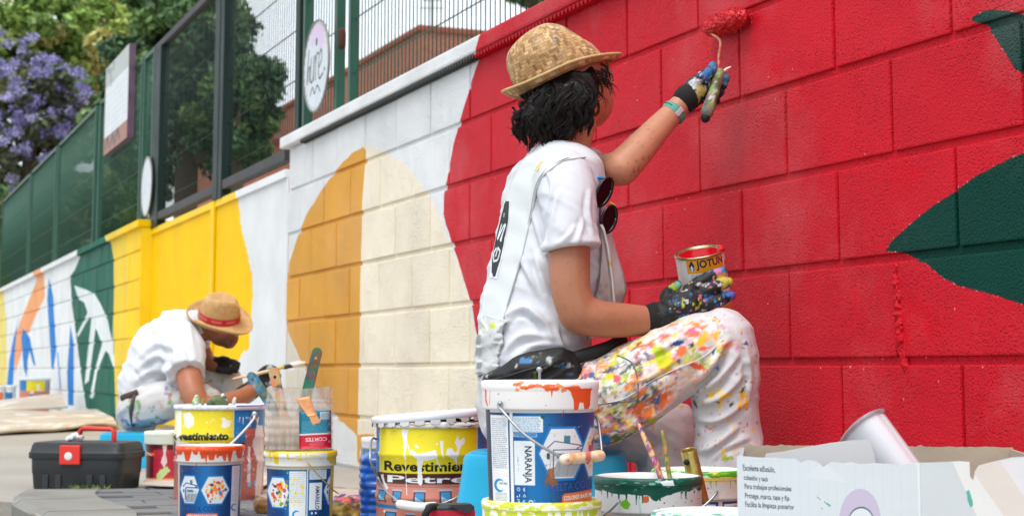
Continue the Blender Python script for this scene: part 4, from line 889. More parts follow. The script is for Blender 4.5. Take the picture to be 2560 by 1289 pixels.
lc = Cv(240, 280, rgb(24, 120, 150)); lc.rect(0, 166, 240, 178, rgb(222, 224, 226)); lc.rect(0, 178, 240, 280, rgb(206, 24, 52)); lc.rect(160, 10, 228, 66, rgb(214, 226, 232)); 
for x in range(166, 226, 7): lc.rect(x, 12, x+3, 62, rgb(60, 110, 140))
lc.para(20, 70, 220, 160, 9, rgb(160, 210, 220), .5); lc.text('CORTES', [(208, 226), (48, 226), (48, 198), (208, 198)], rgb(236, 220, 222), .02); lc.para(80, 232, 190, 262, 4, rgb(240, 190, 196), .6)
lc.poly([(60, 0), (120, 0), (150, 60), (165, 60), (160, 90), (120, 95), (110, 110), (90, 80), (75, 40)], rgb(240, 170, 110), 1, 3, 5, .06)
obj('label', (lv, lf, np.stack([lu[:, 1], 1-lu[:, 0]], 1)), mat('bottle_label', None, .4, img=lc.image('bottle_label_print')), t)
obj('paint_smear', patch(bvb, [(738, 995), (770, 1040)], [(775, 990), (790, 1036)], 8, 6, .002, .001), mat('peach_paint', rgb(240, 168, 112), .4, var=.3, vs=60), t)
obj('paint_water', (lambda q: (q[0], q[1]))(loft([(np.array([cb[0], cb[1], zb+.006]), np.array([.073, 0, 0]), np.array([0, .066, 0])), (np.array([cb[0], cb[1], zb+.082]), np.array([.073, 0, 0]), np.array([0, .066, 0]))], 40, 3.4)), mat('murky_paint_water', rgb(196, 176, 156), .3, var=.2, vs=20), t)
def flat_handle(P, w, th, hole_r, hole_at):
    """flat wooden brush handle along P (3 points), widths w, round-ended, with a hanging hole."""
    P = smooth_path(P, 5); ax = P[-1]-P[0]; ax /= np.linalg.norm(ax); side_ = np.cross(ax, [0, 1, 0.]); side_ /= np.linalg.norm(side_); nr = np.cross(side_, ax)
    ww = np.interp(np.linspace(0, 1, len(P)), np.linspace(0, 1, len(w)), w); out = [p+side_*q for p, q in zip(P, ww)]
    out += [P[-1]+side_*ww[-1]*math.cos(a)+ax*ww[-1]*math.sin(a) for a in (.5, 1.1, 1.57, 2.04, 2.64)]; out += [p-side_*q for p, q in zip(P[::-1], ww[::-1])]
    bm = bmesh.new(); vs = [bm.verts.new(Vector(p)) for p in out]; es = [bm.edges.new((vs[i], vs[(i+1) % len(vs)])) for i in range(len(vs))]
    c = P[0]+(P[-1]-P[0])*hole_at; hv = [bm.verts.new(Vector(c+side_*hole_r*math.cos(a)+ax*hole_r*math.sin(a))) for a in np.linspace(0, 2*math.pi, 12, endpoint=False)]; es += [bm.edges.new((hv[i], hv[(i+1) % 12])) for i in range(12)]
    bmesh.ops.triangle_fill(bm, edges=es, use_beauty=True); r = bmesh.ops.extrude_face_region(bm, geom=list(bm.faces)); bmesh.ops.translate(bm, verts=[v for v in r['geom'] if isinstance(v, bmesh.types.BMVert)], vec=Vector(nr*th)); bmesh.ops.recalc_face_normals(bm, faces=bm.faces)
    V = np.array([v.co[:] for v in bm.verts]); F = []; bm.verts.index_update(); F = [tuple(v.index for v in f.verts) for f in bm.faces]; bm.free(); return V, F
def brush(label, pts, Y, w, tip_col, cols, hole=.9):
    P = [B(x, y, yy) for (x, y), yy in zip(pts, Y)]; t = thing('paint_brush', label, 'brush', P[0], 'brushes standing in the cut bottle')
    V, F = flat_handle(P, w, .012, .0045, hole); bm = bmesh.new(); me = mesh('t', V, F); bm.from_mesh(me); bmesh.ops.subdivide_edges(bm, edges=bm.edges, cuts=3); V = np.array([v.co[:] for v in bm.verts]); F = [tuple(v.index for v in f.verts) for f in bm.faces]; bm.free()
    obj('handle', (V, F), M_PT, t, smooth=False, col=stain_cols(V, tip_col, cols, 60, .585, random.random()*50))
    a = (P[0]-P[-1]); a /= np.linalg.norm(a); q = P[0]+a*.02; obj('ferrule', chain([P[0]+[0, .006, 0], q+[0, .006, 0]], [w[0]*1.05, w[0]*1.3], 12, True, (np.array([0, 1., 0]), .45)), M_WIRE, t); obj('bristles', chain([q+[0, .006, 0], q+a*.035+[0, .006, 0]], [w[0]*1.3, w[0]*1.1], 12, True, (np.array([0, 1., 0]), .4)), mat('bristles', rgb(96, 84, 66), .8, 0, (120, .6)), t)
brush('paint brush with blue stained green handle leaning left out of the bottle', [(705, 1052), (663, 990), (628, 940)], (4.02, 4.03, 4.04), (.011, .0125, .0115), rgb(92, 118, 110), [rgb(50, 130, 190), rgb(190, 150, 90), rgb(60, 90, 80), rgb(30, 110, 120)], .93)
brush('paint brush with bare beige wooden handle upright in the bottle', [(712, 1050), (697, 985), (684, 930)], (3.99, 3.99, 3.99), (.010, .011, .0125), rgb(206, 168, 120), [rgb(230, 140, 80), rgb(110, 96, 80)], .9)
brush('tall paint brush with green tipped brown handle leaning right', [(752, 1050), (772, 960), (792, 880)], (4.05, 4.06, 4.06), (.013, .0135, .0125), rgb(110, 86, 66), [rgb(0, 120, 84), rgb(60, 80, 70), rgb(70, 90, 120)], .92)
# ---- tall tin buckets printed Revestimiento
YL, BLU, BRN, PNK = rgb(232, 214, 26), rgb(24, 122, 186), rgb(74, 34, 30), rgb(202, 128, 110)
def facade(cv, x0, x1, y0, y1, wins):
    cv.rect(x0, y0, x1, y1, PNK)
    for x, y, w, h in wins:
        cv.rect(x-w*.62, y-h*.66, x+w*.62, y-h*.5, rgb(170, 176, 196)); cv.rect(x-w*.55, y-h*.5, x+w*.55, y+h*.5, rgb(92, 44, 40)); cv.poly([(x-w*.42, y-h*.42), (x+w*.42, y-h*.42), (x+w*.42, y+h*.42), (x-w*.42, y+h*.42)], rgb(60, 140, 190)); cv.poly([(x-w*.4, y-h*.1), (x+w*.4, y+h*.3), (x+w*.4, y+h*.4), (x-w*.4, y+h*.4)], rgb(190, 214, 226), .8)
        cv.rect(x-w*.5, y+h*.5, x-w*.36, y+h*.6, rgb(92, 50, 44)); cv.rect(x+w*.36, y+h*.5, x+w*.5, y+h*.6, rgb(92, 50, 44))
cx, Y = 1083, 3.95
b = Buc(cx, Y, 141, 1060, 1316, 1500, BLU); cv = b.cv; cv.rect(953, 1050, 1190, 1172, YL); cv.rect(951, 1050, 954, 1172, rgb(210, 214, 200)); cv.rect(1189, 1050, 1192, 1172, rgb(210, 214, 200)); cv.rect(946, 1172, 1224, 1198, BRN)
facade(cv, 942, 1224, 1198, 1316, [(959, 1230, 18, 28), (996, 1230, 20, 28), (1051, 1232, 26, 30), (1114, 1230, 27, 30), (1170, 1230, 24, 30), (980, 1285, 26, 34), (1028, 1287, 20, 28), (1075, 1288, 22, 28)]); cv.rect(942, 1252, 1224, 1260, BLU); cv.rect(942, 1203, 1224, 1205, rgb(150, 86, 74)); cv.rect(942, 1199, 1224, 1200.5, rgb(150, 86, 74))
cv.rect(940, 1050, 951, 1140, BLU); cv.rect(940, 1060, 946, 1110, rgb(130, 110, 170), .7)
cv.text('Revestimiento', [(964, 1142), (1206, 1142), (1206, 1167), (964, 1167)], rgb(20, 28, 26), .03); cv.text('Petreo', [(972, 1177), (1218, 1177), (1218, 1195), (972, 1195)], rgb(226, 230, 234), .02)
w = rgb(238, 240, 240)
cv.poly([(1007, 1062), (1024, 1062), (1021, 1072), (1020, 1098), (1018, 1120), (1020, 1135), (1014, 1138), (1013, 1120), (1012, 1098), (1008, 1078)], w, 1, 4, 2, .08); cv.line([(1016, 1130), (1018, 1180), (1020, 1225)], 1.5, w)
cv.poly([(1026, 1118), (1032, 1112), (1044, 1122), (1090, 1114), (1094, 1130), (1082, 1138), (1060, 1140), (1056, 1160), (1058, 1195), (1053, 1202), (1047, 1196), (1046, 1160), (1044, 1136)], w, 1, 4, 3, .07); cv.line([(1022, 1100), (1028, 1122), (1034, 1124)], 2.5, w); cv.line([(1090, 1130), (1096, 1148), (1103, 1158)], 3, w)
cv.poly([(1036, 1098), (1048, 1104), (1050, 1108), (1042, 1108)], w, 1, 3, 2, .1); cv.poly([(1099, 1091), (1108, 1091), (1107, 1118), (1109, 1135), (1104, 1128)], w); cv.poly([(1113, 1124), (1118, 1110), (1128, 1108), (1136, 1120), (1142, 1116), (1136, 1094), (1142, 1076), (1146, 1090), (1158, 1084), (1160, 1094), (1148, 1112), (1144, 1128), (1140, 1140), (1142, 1152), (1134, 1138), (1122, 1130)], w, 1, 4, 3, .08); cv.line([(1138, 1140), (1142, 1160)], 1.6, w)
cv.splats(18, (960, 1070, 1180, 1140), (.7, 2.4), [w]); cv.poly([(955, 1178), (962, 1176), (964, 1192), (972, 1206), (976, 1212), (966, 1214), (960, 1196)], w, .9, 3, 4, .1); cv.poly([(961, 1268), (968, 1264), (966, 1274)], w)
rv = Buc(cx, Y, 146, 1048, 1068, 1500, rgb(96, 88, 78)); r_ = rv.cv
for k in range(160): r_.ell(random.uniform(935, 1225), random.uniform(1050, 1068), random.uniform(4, 18), random.uniform(1.5, 5), random.choice([w, rgb(226, 226, 222), rgb(190, 160, 130)]), random.uniform(.7, 1), n=9, wob=3, ws=.15)
RB = bucket('tall tin bucket printed Revestimiento with white drips, tilted lid on top', cx, Y, 1049, 1316, 1065, 146, 145, 141, 139, cv, r_, bead=[(.32, .003), (.74, .0035)], metal=True, name='tin_bucket')
t = RB[0]; rp = lambda x, y, o: front(cx, Y, x, y, 141, o)
wire(t, [B(940, 1097, Y), B(934, 1094, Y-.03), B(928, 1104, Y-.05), B(926, 1150, Y-.09), rp(944, 1190, .03), rp(962, 1222, .03), rp(985, 1244, .03), rp(1000, 1257, .032)], .0026); gr = [rp(1000, 1259, .034), rp(1050, 1266, .036), rp(1085, 1264, .034)]; obj('handle_grip', chain(smooth_path(gr, 4), .0105, 12), M_WPL, t); wire(t, [gr[-1], rp(1120, 1252, .03), rp(1150, 1236, .03), rp(1200, 1190, .02)], .0026)
# lid resting askew
lcen = B(1076, 1040, Y); a = math.radians(4.2); ax = np.array([[math.cos(a), 0, math.sin(a)], [0, 1, .0], [-math.sin(a), 0, math.cos(a)]]); rL = 147/PPM(Y)
lid = thing('bucket_lid', 'white painted tin lid with lugged edge lying askew on Revestimiento bucket', 'lid', lcen)
q = lathe([(.001, .006), (rL-.02, .006), (rL-.012, .010), (rL-.004, .010), (rL, .006), (rL, -.004), (rL-.002, -.006)], lcen, 64, ax); obj('plate', (q[0], q[1]), mat('white_painted_tin', rgb(228, 232, 238), .3, 0, (14, .15), .08, 12), lid)
V = []; F = []
for k in range(24):
    a0_, a1_ = 2*math.pi*k/24+.05, 2*math.pi*(k+1)/24-.05
    for j in range(5):
        aa = a0_+(a1_-a0_)*j/4; dirr = ax[0]*math.cos(aa)+ax[1]*math.sin(aa); V += [lcen+dirr*(rL-.0008)-ax[2]*.004, lcen+dirr*(rL+.001)-ax[2]*(.013+.003*math.sin(math.pi*j/4))]
        if j: n_ = len(V); F.append((n_-4, n_-2, n_-1, n_-3))
obj('lugs', (V, F), mat('lug_tin', rgb(206, 204, 204), .45, .2, (40, .3), .15, 40), lid)
cx, Y = 551, 4.86
b = Buc(cx, Y, 111, 1022, 1242, 1300, YL); cv = b.cv; cv.rect(584, 1010, 670, 1102, BLU); cv.rect(582, 1010, 585, 1102, rgb(200, 210, 190)); cv.rect(436, 1102, 614, 1136, BRN); cv.rect(612, 1068, 670, 1242, rgb(190, 112, 100)); cv.rect(436, 1136, 614, 1242, rgb(190, 112, 100))
cv.rect(612, 1068, 670, 1242, rgb(150, 84, 76), .0); cv.text('Revestimiento', [(426, 1077), (572, 1075), (572, 1095), (426, 1097)], rgb(26, 26, 22), .05)
for x in (620, 636): cv.rect(x, 1195, x+11, 1212, rgb(100, 140, 190)); cv.rect(x+2, 1197, x+9, 1210, rgb(170, 196, 220))
cv.para(614, 1075, 650, 1180, 14, rgb(140, 70, 60), .35); cv.rect(436, 1108, 560, 1130, w, .0)
for P in ([(444, 1020), (458, 1020), (457, 1075), (452, 1110), (448, 1110), (446, 1070)], [(462, 1030), (478, 1026), (488, 1040), (488, 1056), (476, 1068), (466, 1060)], [(552, 1040), (560, 1040), (566, 1044), (578, 1048), (574, 1062), (562, 1066), (554, 1062), (558, 1052)], [(444, 1098), (500, 1104), (560, 1110), (560, 1128), (480, 1132), (444, 1130)], [(640, 1060), (656, 1062), (660, 1130), (656, 1242), (640, 1242), (644, 1150), (630, 1110)], [(620, 1110), (626, 1112), (628, 1200), (620, 1200)]): cv.poly(P, w, .92, 4, 4, .06)
cv.drips(586, 660, 1040, w, 9, 26, (1, 2)); cv.splats(50, (440, 1025, 600, 1100), (.6, 3), [w], (.5, .9)); cv.splats(40, (612, 1080, 665, 1230), (1, 6), [rgb(226, 200, 196)], (.3, .8))
rv = Buc(cx, Y, 116, 1008, 1024, 1000, rgb(224, 226, 228)); 
rv.cv.splats(60, (440, 1008, 665, 1024), (2, 8), [rgb(236, 238, 240), rgb(200, 206, 214)], (.5, 1)); rv.cv.poly([(590, 1004), (668, 1004), (668, 1012), (590, 1014)], rgb(76, 66, 160), .9)
T7 = bucket('tall tin bucket printed Revestimiento behind the orange bucket, tools in its mouth', cx, Y, 1010, 1242, 1022, 114.5, 113, 111, 109, cv, rv.cv, bead=[(.42, .003), (.70, .003)], metal=True, name='tin_bucket', paint=rgb(210, 214, 218))
t = T7[0]; ear = front(cx, Y, 636, 1038, 111, .002); obj('handle_ear', ellipsoid(ear, [(.012, 0, 0), (0, .006, 0), (0, 0, .013)]), M_WIRE, t); wire(t, [ear, front(cx, Y, 634, 1046, 111, .02), front(cx, Y, 615, 1070, 111, .022), front(cx, Y, 580, 1106, 111, .025), front(cx, Y, 540, 1140, 111, .03)], .0032, m=M_WPL)
# things standing in that bucket
def stick(name, label, cat, pts, Ys, R, base, cols, s=60, th=.54, group=None, n=10):
    P = smooth_path([B(x, y, yy) for (x, y), yy in zip(pts, Ys)], 10); t = thing(name, label, cat, P[0], group)
    V, F = chain(P, list(np.interp(np.linspace(0, 1, len(P)), np.linspace(0, 1, len(R)), R)), n); obj('shaft', (V, F), M_PT, t, col=stain_cols(V, base, cols, s, th, random.random()*40)); return t
stick('sponge', 'pale green sponge sticking up in the tin bucket', 'sponge', [(486, 1012), (490, 1003), (492, 992)], (4.84, 4.84, 4.84), (.009, .011, .007), rgb(170, 196, 150), [rgb(90, 170, 60), rgb(230, 236, 226)])
stick('roller_sleeve', 'dark green fuzzy roller head in the mouth of tin bucket', 'roller', [(528, 1010), (543, 1001), (560, 1010)], (4.82, 4.82, 4.82), (.014, .017, .014), rgb(84, 104, 62), [rgb(60, 80, 50), rgb(110, 130, 80)])
stick('paint_brush', 'white and green brush end rising from the tin bucket', 'brush', [(566, 1012), (562, 1000), (558, 988)], (4.86, 4.86, 4.86), (.006, .008, .007), rgb(226, 230, 226), [rgb(20, 120, 84), rgb(190, 200, 190)])
stick('paint_brush', 'short tan brush handle end at the right of tin bucket', 'brush', [(583, 1012), (585, 1003), (587, 996)], (4.86, 4.86, 4.86), (.005, .006, .005), rgb(206, 180, 150), [rgb(230, 220, 206)])
stick('paint_brush', 'small green stub between sponge and green roller', 'brush', [(506, 1012), (507, 1005), (508, 999)], (4.84, 4.84, 4.84), (.004, .005, .004), rgb(120, 150, 70), [rgb(170, 190, 90)])
# ---- maroon bucket
cx, Y = 417, 5.5; b = Buc(cx, Y, 50, 1105, 1206, 600, rgb(104, 30, 40)); cv = b.cv; cv.rect(386, 1118, 470, 1190, rgb(196, 44, 70)); cv.rect(366, 1126, 388, 1134, rgb(240, 120, 30)); cv.rect(366, 1190, 470, 1200, rgb(240, 130, 30)); cv.rect(366, 1200, 470, 1206, rgb(232, 226, 220)); cv.para(392, 1130, 460, 1180, 8, rgb(170, 40, 60), .6)
cv.poly([(408, 1105), (418, 1105), (416, 1130), (420, 1150), (412, 1165), (404, 1150), (410, 1130)], rgb(232, 214, 216), 1, 3, 3, .1); cv.poly([(402, 1170), (420, 1160), (428, 1172), (408, 1192), (396, 1196), (394, 1180)], rgb(196, 222, 150), 1, 3, 4, .1)
rv = Buc(cx, Y, 55, 1075, 1108, 500, rgb(226, 236, 222)); rv.cv.splats(20, (365, 1076, 470, 1090), (2, 6), [rgb(240, 240, 236), rgb(200, 226, 190)])
MB_ = bucket('small maroon and pink paint bucket with pale lid beside tin bucket', cx, Y, 1076, 1206, 1108, 55, 54, 50, 48, cv, rv.cv, lid=Cv(64, 64, rgb(214, 230, 206)))
wire(MB_[0], [B(366, 1104, Y-.02), B(362, 1112, Y-.03), B(366, 1128, Y-.06), B(378, 1138, Y-.07)], .0017)
wire(MB_[0], [front(cx, Y, 433, 1080, 55, .004), front(cx, Y, 434, 1110, 55, .01), front(cx, Y, 436, 1132, 55, .012)], .0017)
# ---- buckets far down the wall
cx, Y = 88, 14.6; b = Buc(cx, Y, 37, 950, 1030, 500, PNK); cv = b.cv; cv.rect(50, 945, 68, 975, BLU); cv.rect(68, 945, 112, 976, YL); cv.rect(112, 945, 126, 1030, rgb(150, 150, 160)); facade(cv, 68, 126, 978, 1030, [(80, 990, 8, 10), (98, 990, 8, 10)]); cv.splats(14, (66, 948, 112, 985), (1.5, 5), [w])
rv = Buc(cx, Y, 38, 943, 951, 300, rgb(206, 212, 218)); bucket('distant tin bucket with yellow and brick label behind the cardboard', cx, Y, 943, 1030, 950, 38.5, 38, 37, 36, cv, rv.cv, metal=True, name='tin_bucket')
for cx, lb, c in ((4, 'distant small white bucket with orange label at left edge', rgb(230, 110, 50)), (28, 'distant small white bucket with blue label near the left edge', rgb(30, 110, 180))):
    Y = 14.0; b = Buc(cx, Y, 12, 970, 1026, 200, rgb(226, 228, 230)); b.cv.rect(cx-12, 978, cx+4, 1012, c); bucket(lb, cx, Y, 962, 1026, 972, 13.5, 13, 12, 11.5, b.cv, Cv(60, 20, rgb(232, 234, 236)), lid=Cv(32, 32, C_W))
# ---- blue bottle and small bucket behind the tall tin
cx, Y = 955, 4.14; c = B(cx, 1289, Y); p = PPM(Y); t = thing('ribbed_bottle', 'crumpled deep blue plastic water jug with ribs beside tin bucket', 'bottle', (c[0], c[1], 0)); S = []
zt_ = B(cx, 1130, Y)[2]
for i in range(61):
    f_ = i/60; z = f_*zt_; k = abs(((f_*9.0) % 1)-.5)*2; r = (54+4*k**.6)/p if f_ < .93 else (56-18*(f_-.93)/.07)/p; S.append((np.array([c[0], c[1], z]), np.array([r, 0, 0]), np.array([0, r, 0])))
V, F = loft(S, 40, 3); V = V+((fbm(V*26, 3)-.5)*.012)[:, None]*np.array([1, 1, .3]); V[:, 2] = np.maximum(V[:, 2], .001)
obj('shell', (V, F), mat('blue_plastic', rgb(14, 92, 190), .2, 0, (30, .3), .5, 16, coat=.4), t)
cx, Y = 948, 4.6; b = Buc(cx, Y, 42, 1118, 1260, 300, rgb(214, 170, 160)); b.cv.rect(900, 1120, 1000, 1132, rgb(60, 150, 200)); rv = Buc(cx, Y, 45, 1091, 1119, 300, C_W)
SB = bucket('small white topped bucket standing behind the crumpled blue jug', cx, Y, 1091, 1264, 1119, 45, 44, 42, 40, b.cv, rv.cv, lid=Cv(32, 32, C_W)); wire(SB[0], [B(906, 1112, Y), B(902, 1120, Y-.03), B(900, 1140, Y-.05)], .0015)
# ---- step stools
M_CYAN = mat('cyan_plastic', rgb(0, 164, 208), .35, 0, (120, .08), .06, 5)
def stool(label, c, wx, wy, h, rot, holes=()):
    t = thing('step_stool', label, 'stool', (c[0], c[1], 0), 'cyan plastic step stools used as seats'); R = rz(rot)
    def sec(z, k, p=0): return (np.array([c[0], c[1], z]), R@np.array([wx*k, 0, 0]), R@np.array([0, wy*k, 0]))
    V, F = loft([sec(0.0, 1.16), sec(.02, 1.15), sec(h*.6, 1.02), sec(h-.03, .975), sec(h-.012, .965), sec(h-.003, .945), sec(h, .90)], 72, 7); F = [f for f in F if len(f) == 4]+[F[-1]]
    obj('body', (V, F), M_CYAN, t, sharp=40)
    V2, F2 = loft([sec(h, .88), sec(h+.002, .86)], 60, 7); obj('tread', (V2, F2), mat('cyan_tread', rgb(0, 150, 196), .6, 0, (200, .5)), t)
    for hx, hy, hz in holes:
        a = np.array([c[0], c[1], 0])+R@np.array([hx, -wy*1.06, hz]); obj('screw_recess', chain([a+R@np.array([0, -.004, 0]), a+R@np.array([0, .004, 0])], .011, 14), mat('recess', rgb(10, 40, 60), .6), t)
    return t
cs = B(1365, 1124, 3.51); stool('cyan plastic step stool under the painter at the red wall', cs, .180, .13, .210, -.06)
cs = B(335, 1085, 6.55); stool('cyan plastic step stool under the crouching man', cs, .13, .11, .135, .05, ((.135-.01, 0, .075),))
# ---- tool box
Yt = 5.35; c = B(216, 1215, Yt); c[2] = 0.001; p = PPM(Yt); R = rz(-.20); wx, wy = .168, .095
t = thing('tool_box', 'black plastic tool box with red latch and red carrying handle', 'tool box', c)
M_BLK = mat('black_plastic', rgb(42, 46, 50), .5, 0, (90, .15), .15, 8); M_RED = mat('red_plastic', rgb(222, 52, 40), .4, 0, (60, .1), .15, 14)
def tb(z, k, p_=0): return (c+np.array([0, 0, z]), R@np.array([wx*k, 0, 0]), R@np.array([0, wy*k, 0]))
V, F = loft([tb(0, .90), tb(.004, .92), tb(.05, .945), tb(.052, .955), tb(.092, .965), tb(.1, .965)], 56, 9); obj('case', (V, F), M_BLK, t, sharp=35)
V, F = loft([tb(.098, 1.0), tb(.102, 1.02), tb(.118, 1.02), tb(.121, .995), tb(.142, .965), tb(.15, .93), tb(.152, .86)], 56, 9); obj('lid', (V, F), M_BLK, t, sharp=35)
lp_ = c+R@np.array([-.012, -wy*1.03, .112]); V, F = box(lp_, (.072, .012, .062), R, .004); obj('latch', (V, F), M_RED, t, smooth=False)
obj('latch_paint', ellipsoid(lp_+R@np.array([-.004, -.006, -.004]), [R@np.array([.014, 0, 0]), R@np.array([0, .002, 0]), (0, 0, .013)]), M_WPL, t)
P = [c+R@np.array(q) for q in ((-.028, 0, .15), (-.028, 0, .185), (-.016, 0, .194), (.082, 0, .192), (.093, 0, .184), (.093, 0, .15))]; obj('handle', chain(P, .0082, 8, True, (R@np.array([0, 1., 0]), 1.4)), M_RED, t)
for x in (-.1, -.055, .055, .1): obj('rib', box(c+R@np.array([x, -wy*.945, .026]), (.02, .008, .045), R, .002), M_BLK, t, smooth=False)
V, F = chain([c+R@np.array(q) for q in ((-.06, -.02, .158), (-.045, -.01, .168), (-.025, 0, .166))], [.008, .014, .010], 10); rag = thing('paper_wad', 'crumpled white paper scrap lying on the black tool box', 'paper', c+[0, 0, .153]); V, F = remesh([(V, F)], .003, 1); V += vnormals(V, F)*((fbm(V*120, 2)-.5)*.012)[:, None]; obj('wad', (V, F), M_WPL, rag)
# ---- cardboard
M_CARD = mat('cardboard', rgb(182, 164, 142), .9, 0, (50, .3), .15, 6); M_CARDW = mat('stained_cardboard', None, .85, 0, (50, .2), .1, 9, attr='Col')
def sheet(label, P, th, nx=40, ny=24, bend=.02):
    G = np.zeros((nx, ny, 3)); P = [np.array(p) for p in P]
    for i in range(nx):
        for j in range(ny):
            u, v = i/(nx-1), j/(ny-1); G[i, j] = (P[0]*(1-u)+P[1]*u)*(1-v)+(P[3]*(1-u)+P[2]*u)*v
    G[..., 2] += ((fbm(G.reshape(-1, 3)*2.5, 2)-.4)*bend).reshape(nx, ny); e = (fbm(G.reshape(-1, 3)*9, 2)-.5).reshape(nx, ny)*.06; G[:, 0, 1] += e[:, 0]; G[:, -1, 1] += e[:, -1]
    V, F, U = solid_grid(G, th); C = stain_cols(V, rgb(186, 174, 160), [rgb(214, 210, 204), rgb(200, 164, 148), rgb(206, 198, 168)], 6, .60, k=.5)
    t = obj('cardboard_sheet', (V, F), M_CARDW, col=C, smooth=False, org=V.min(0)); tag(t, label, 'cardboard'); return t
sheet('long paint stained cardboard sheet lying along the foot of wall', [B(-60, 1080, 9.4), B(296, 1060, 10.6), B(262, 1030, 12.6), B(-60, 1020, 13.2)], .012, bend=.05)
sheet('cardboard piece leaning up in front of the distant tin bucket', [B(-60, 1026, 12.6), B(170, 1016, 12.9), B(152, 984, 13.4), B(-60, 1008, 13.6)], .012, bend=.03)
g0 = lambda x, y: B(x, y, .383*FPX/(y-925)*1.0067)
sheet('flat cardboard under the tin and maroon buckets by the pavers', [g0(352, 1218)+[0, 0, .012], g0(640, 1236)+[0, 0, .012], g0(720, 1190)+[0, 0, .012], g0(400, 1180)+[0, 0, .012]], .004, bend=.012)
sheet('flat cardboard scrap reaching behind the AMARILLO bucket', [g0(628, 1244)+[0, 0, .012], g0(800, 1286)+[0, 0, .012], g0(930, 1236)+[0, 0, .012], g0(700, 1222)+[0, 0, .012]], .004, bend=.012)
# ---- rags by the bucket
def blob(name, label, cat, px, py, Y, r, base, cols, group=None):
    c = B(px, py, Y); V, F = remesh([ellipsoid(c+RNG.normal(size=3)*np.array([r*.5, r*.4, r*.2]), [(r*random.uniform(.7, 1.1), 0, 0), (0, r*.8, 0), (0, 0, r*random.uniform(.4, .6))]) for _ in range(4)], .006, 2); V += vnormals(V, F)*((fbm(V*38, 3)-.5)*r*.9)[:, None]
    V[:, 2] = np.maximum(V[:, 2], .002); o = obj(name, (V, F), M_PT, col=stain_cols(V, base, cols, 45, .5, random.random()*30)); tag(o, label, cat, group)
blob('work_glove', 'crumpled mustard work glove on the ground behind AMARILLO bucket', 'glove', 872, 1284, 4.25, .045, rgb(150, 120, 40), [rgb(196, 160, 60), rgb(90, 70, 40)])
blob('rag', 'crumpled blue and red paint rag between bucket and blue jug', 'rag', 858, 1258, 4.5, .04, rgb(60, 110, 170), [rgb(206, 70, 60), rgb(40, 60, 110), rgb(230, 150, 150)])
blob('rag', 'red and black paint rag beside the blue jug', 'rag', 893, 1262, 4.45, .035, rgb(80, 50, 60), [rgb(30, 30, 36), rgb(206, 80, 80), rgb(120, 140, 60)])
blob('work_glove', 'brown glove finger peeping out left of AMARILLO bucket', 'glove', 668, 1266, 4.3, .03, rgb(160, 116, 70), [rgb(196, 150, 90)])
# ---- red portable with strap
Yr = 2.95; c = B(1124, 1320, Yr); p = PPM(Yr); R = rz(.12)
t = thing('portable_speaker', 'small red and black portable speaker with strap by the tin bucket', 'speaker', (c[0], c[1], 0)); zt_ = B(1124, 1260, Yr)[2]
def ps(z, k): return (np.array([c[0], c[1], z]), R@np.array([.045*k, 0, 0]), R@np.array([0, .035*k, 0]))
V, F = loft([ps(.002, .95), ps(.01, 1), ps(zt_-.012, 1), ps(zt_-.004, .96), ps(zt_-.003, .9)], 40, 5); obj('body', (V, F), mat('red_fabric', rgb(186, 20, 52), .7, 0, (300, .4)), t, sharp=40)
V, F = loft([ps(zt_-.010, .985), ps(zt_-.002, .96), ps(zt_+.001, .86)], 40, 5); obj('top_panel', (V, F), M_BLK, t); a = B(1085, 1285, Yr-.03)
V, F = prism([B(x, y, Yr-.039) for x, y in ((1120, 1261), (1180, 1259), (1182, 1276), (1168, 1282), (1152, 1276))], 0, (0, .004, 0)); obj('side_panel', (V, F), M_BLK, t, smooth=False)
obj('strap', chain(smooth_path([B(1092, 1266, Yr-.02), B(1076, 1268, Yr-.05), B(1064, 1284, Yr-.06), B(1058, 1310, Yr-.05)], 6), .0065, 8, True, (np.array([0, 1., 0]), .5)), mat('black_webbing', rgb(24, 24, 28), .8), t)
# ---- tools standing in the green bucket
stick('paint_brush', 'long purple splattered brush handle standing in green bucket', 'brush', [(1668, 1240), (1640, 1160), (1618, 1108), (1597, 1062)], (2.73, 2.74, 2.75, 2.76), (.0045, .0055, .005, .0035), rgb(150, 110, 150), [rgb(206, 190, 220), rgb(90, 70, 150), rgb(200, 60, 110), rgb(240, 190, 120)], 110, .5)
stick('paint_brush', 'thin green and orange brush handle standing in green bucket', 'brush', [(1686, 1240), (1672, 1180), (1664, 1120), (1656, 1078)], (2.72, 2.73, 2.73, 2.73), (.0036, .004, .0038, .0028), rgb(150, 150, 70), [rgb(226, 150, 90), rgb(90, 140, 60), rgb(190, 170, 90)], 110, .5)
c0, c1 = B(1752, 1250, 2.76), B(1721, 1124, 2.74); axd = (c1-c0)/np.linalg.norm(c1-c0); xx, yy, zz = frame(axd); r = 20/PPM(2.75)
t = thing('metal_tube', 'short brass coloured metal tube with a hole standing in green bucket', 'tube', c0)
L = np.linalg.norm(c1-c0); q = lathe([(r, 0), (r, L), (r*.9, L+.0006), (r*.86, L-.001), (r*.86, L-.05)], c0, 32, np.stack([xx, yy, zz])); V, F = q[0], q[1]
obj('tube', (V, F), mat('brass_plated_steel', rgb(176, 158, 84), .28, .75, (60, .3), .3, 40), t); hc = B(1716, 1156, 2.74); hp = hit(bvh(V, F), 1717, 1154, .0006)
if hp is not None: obj('hole', chain([hp+[0, .002, 0], hp-[0, .0006, 0]], .0052, 14), mat('dark_hole', rgb(26, 24, 18), .8), t)
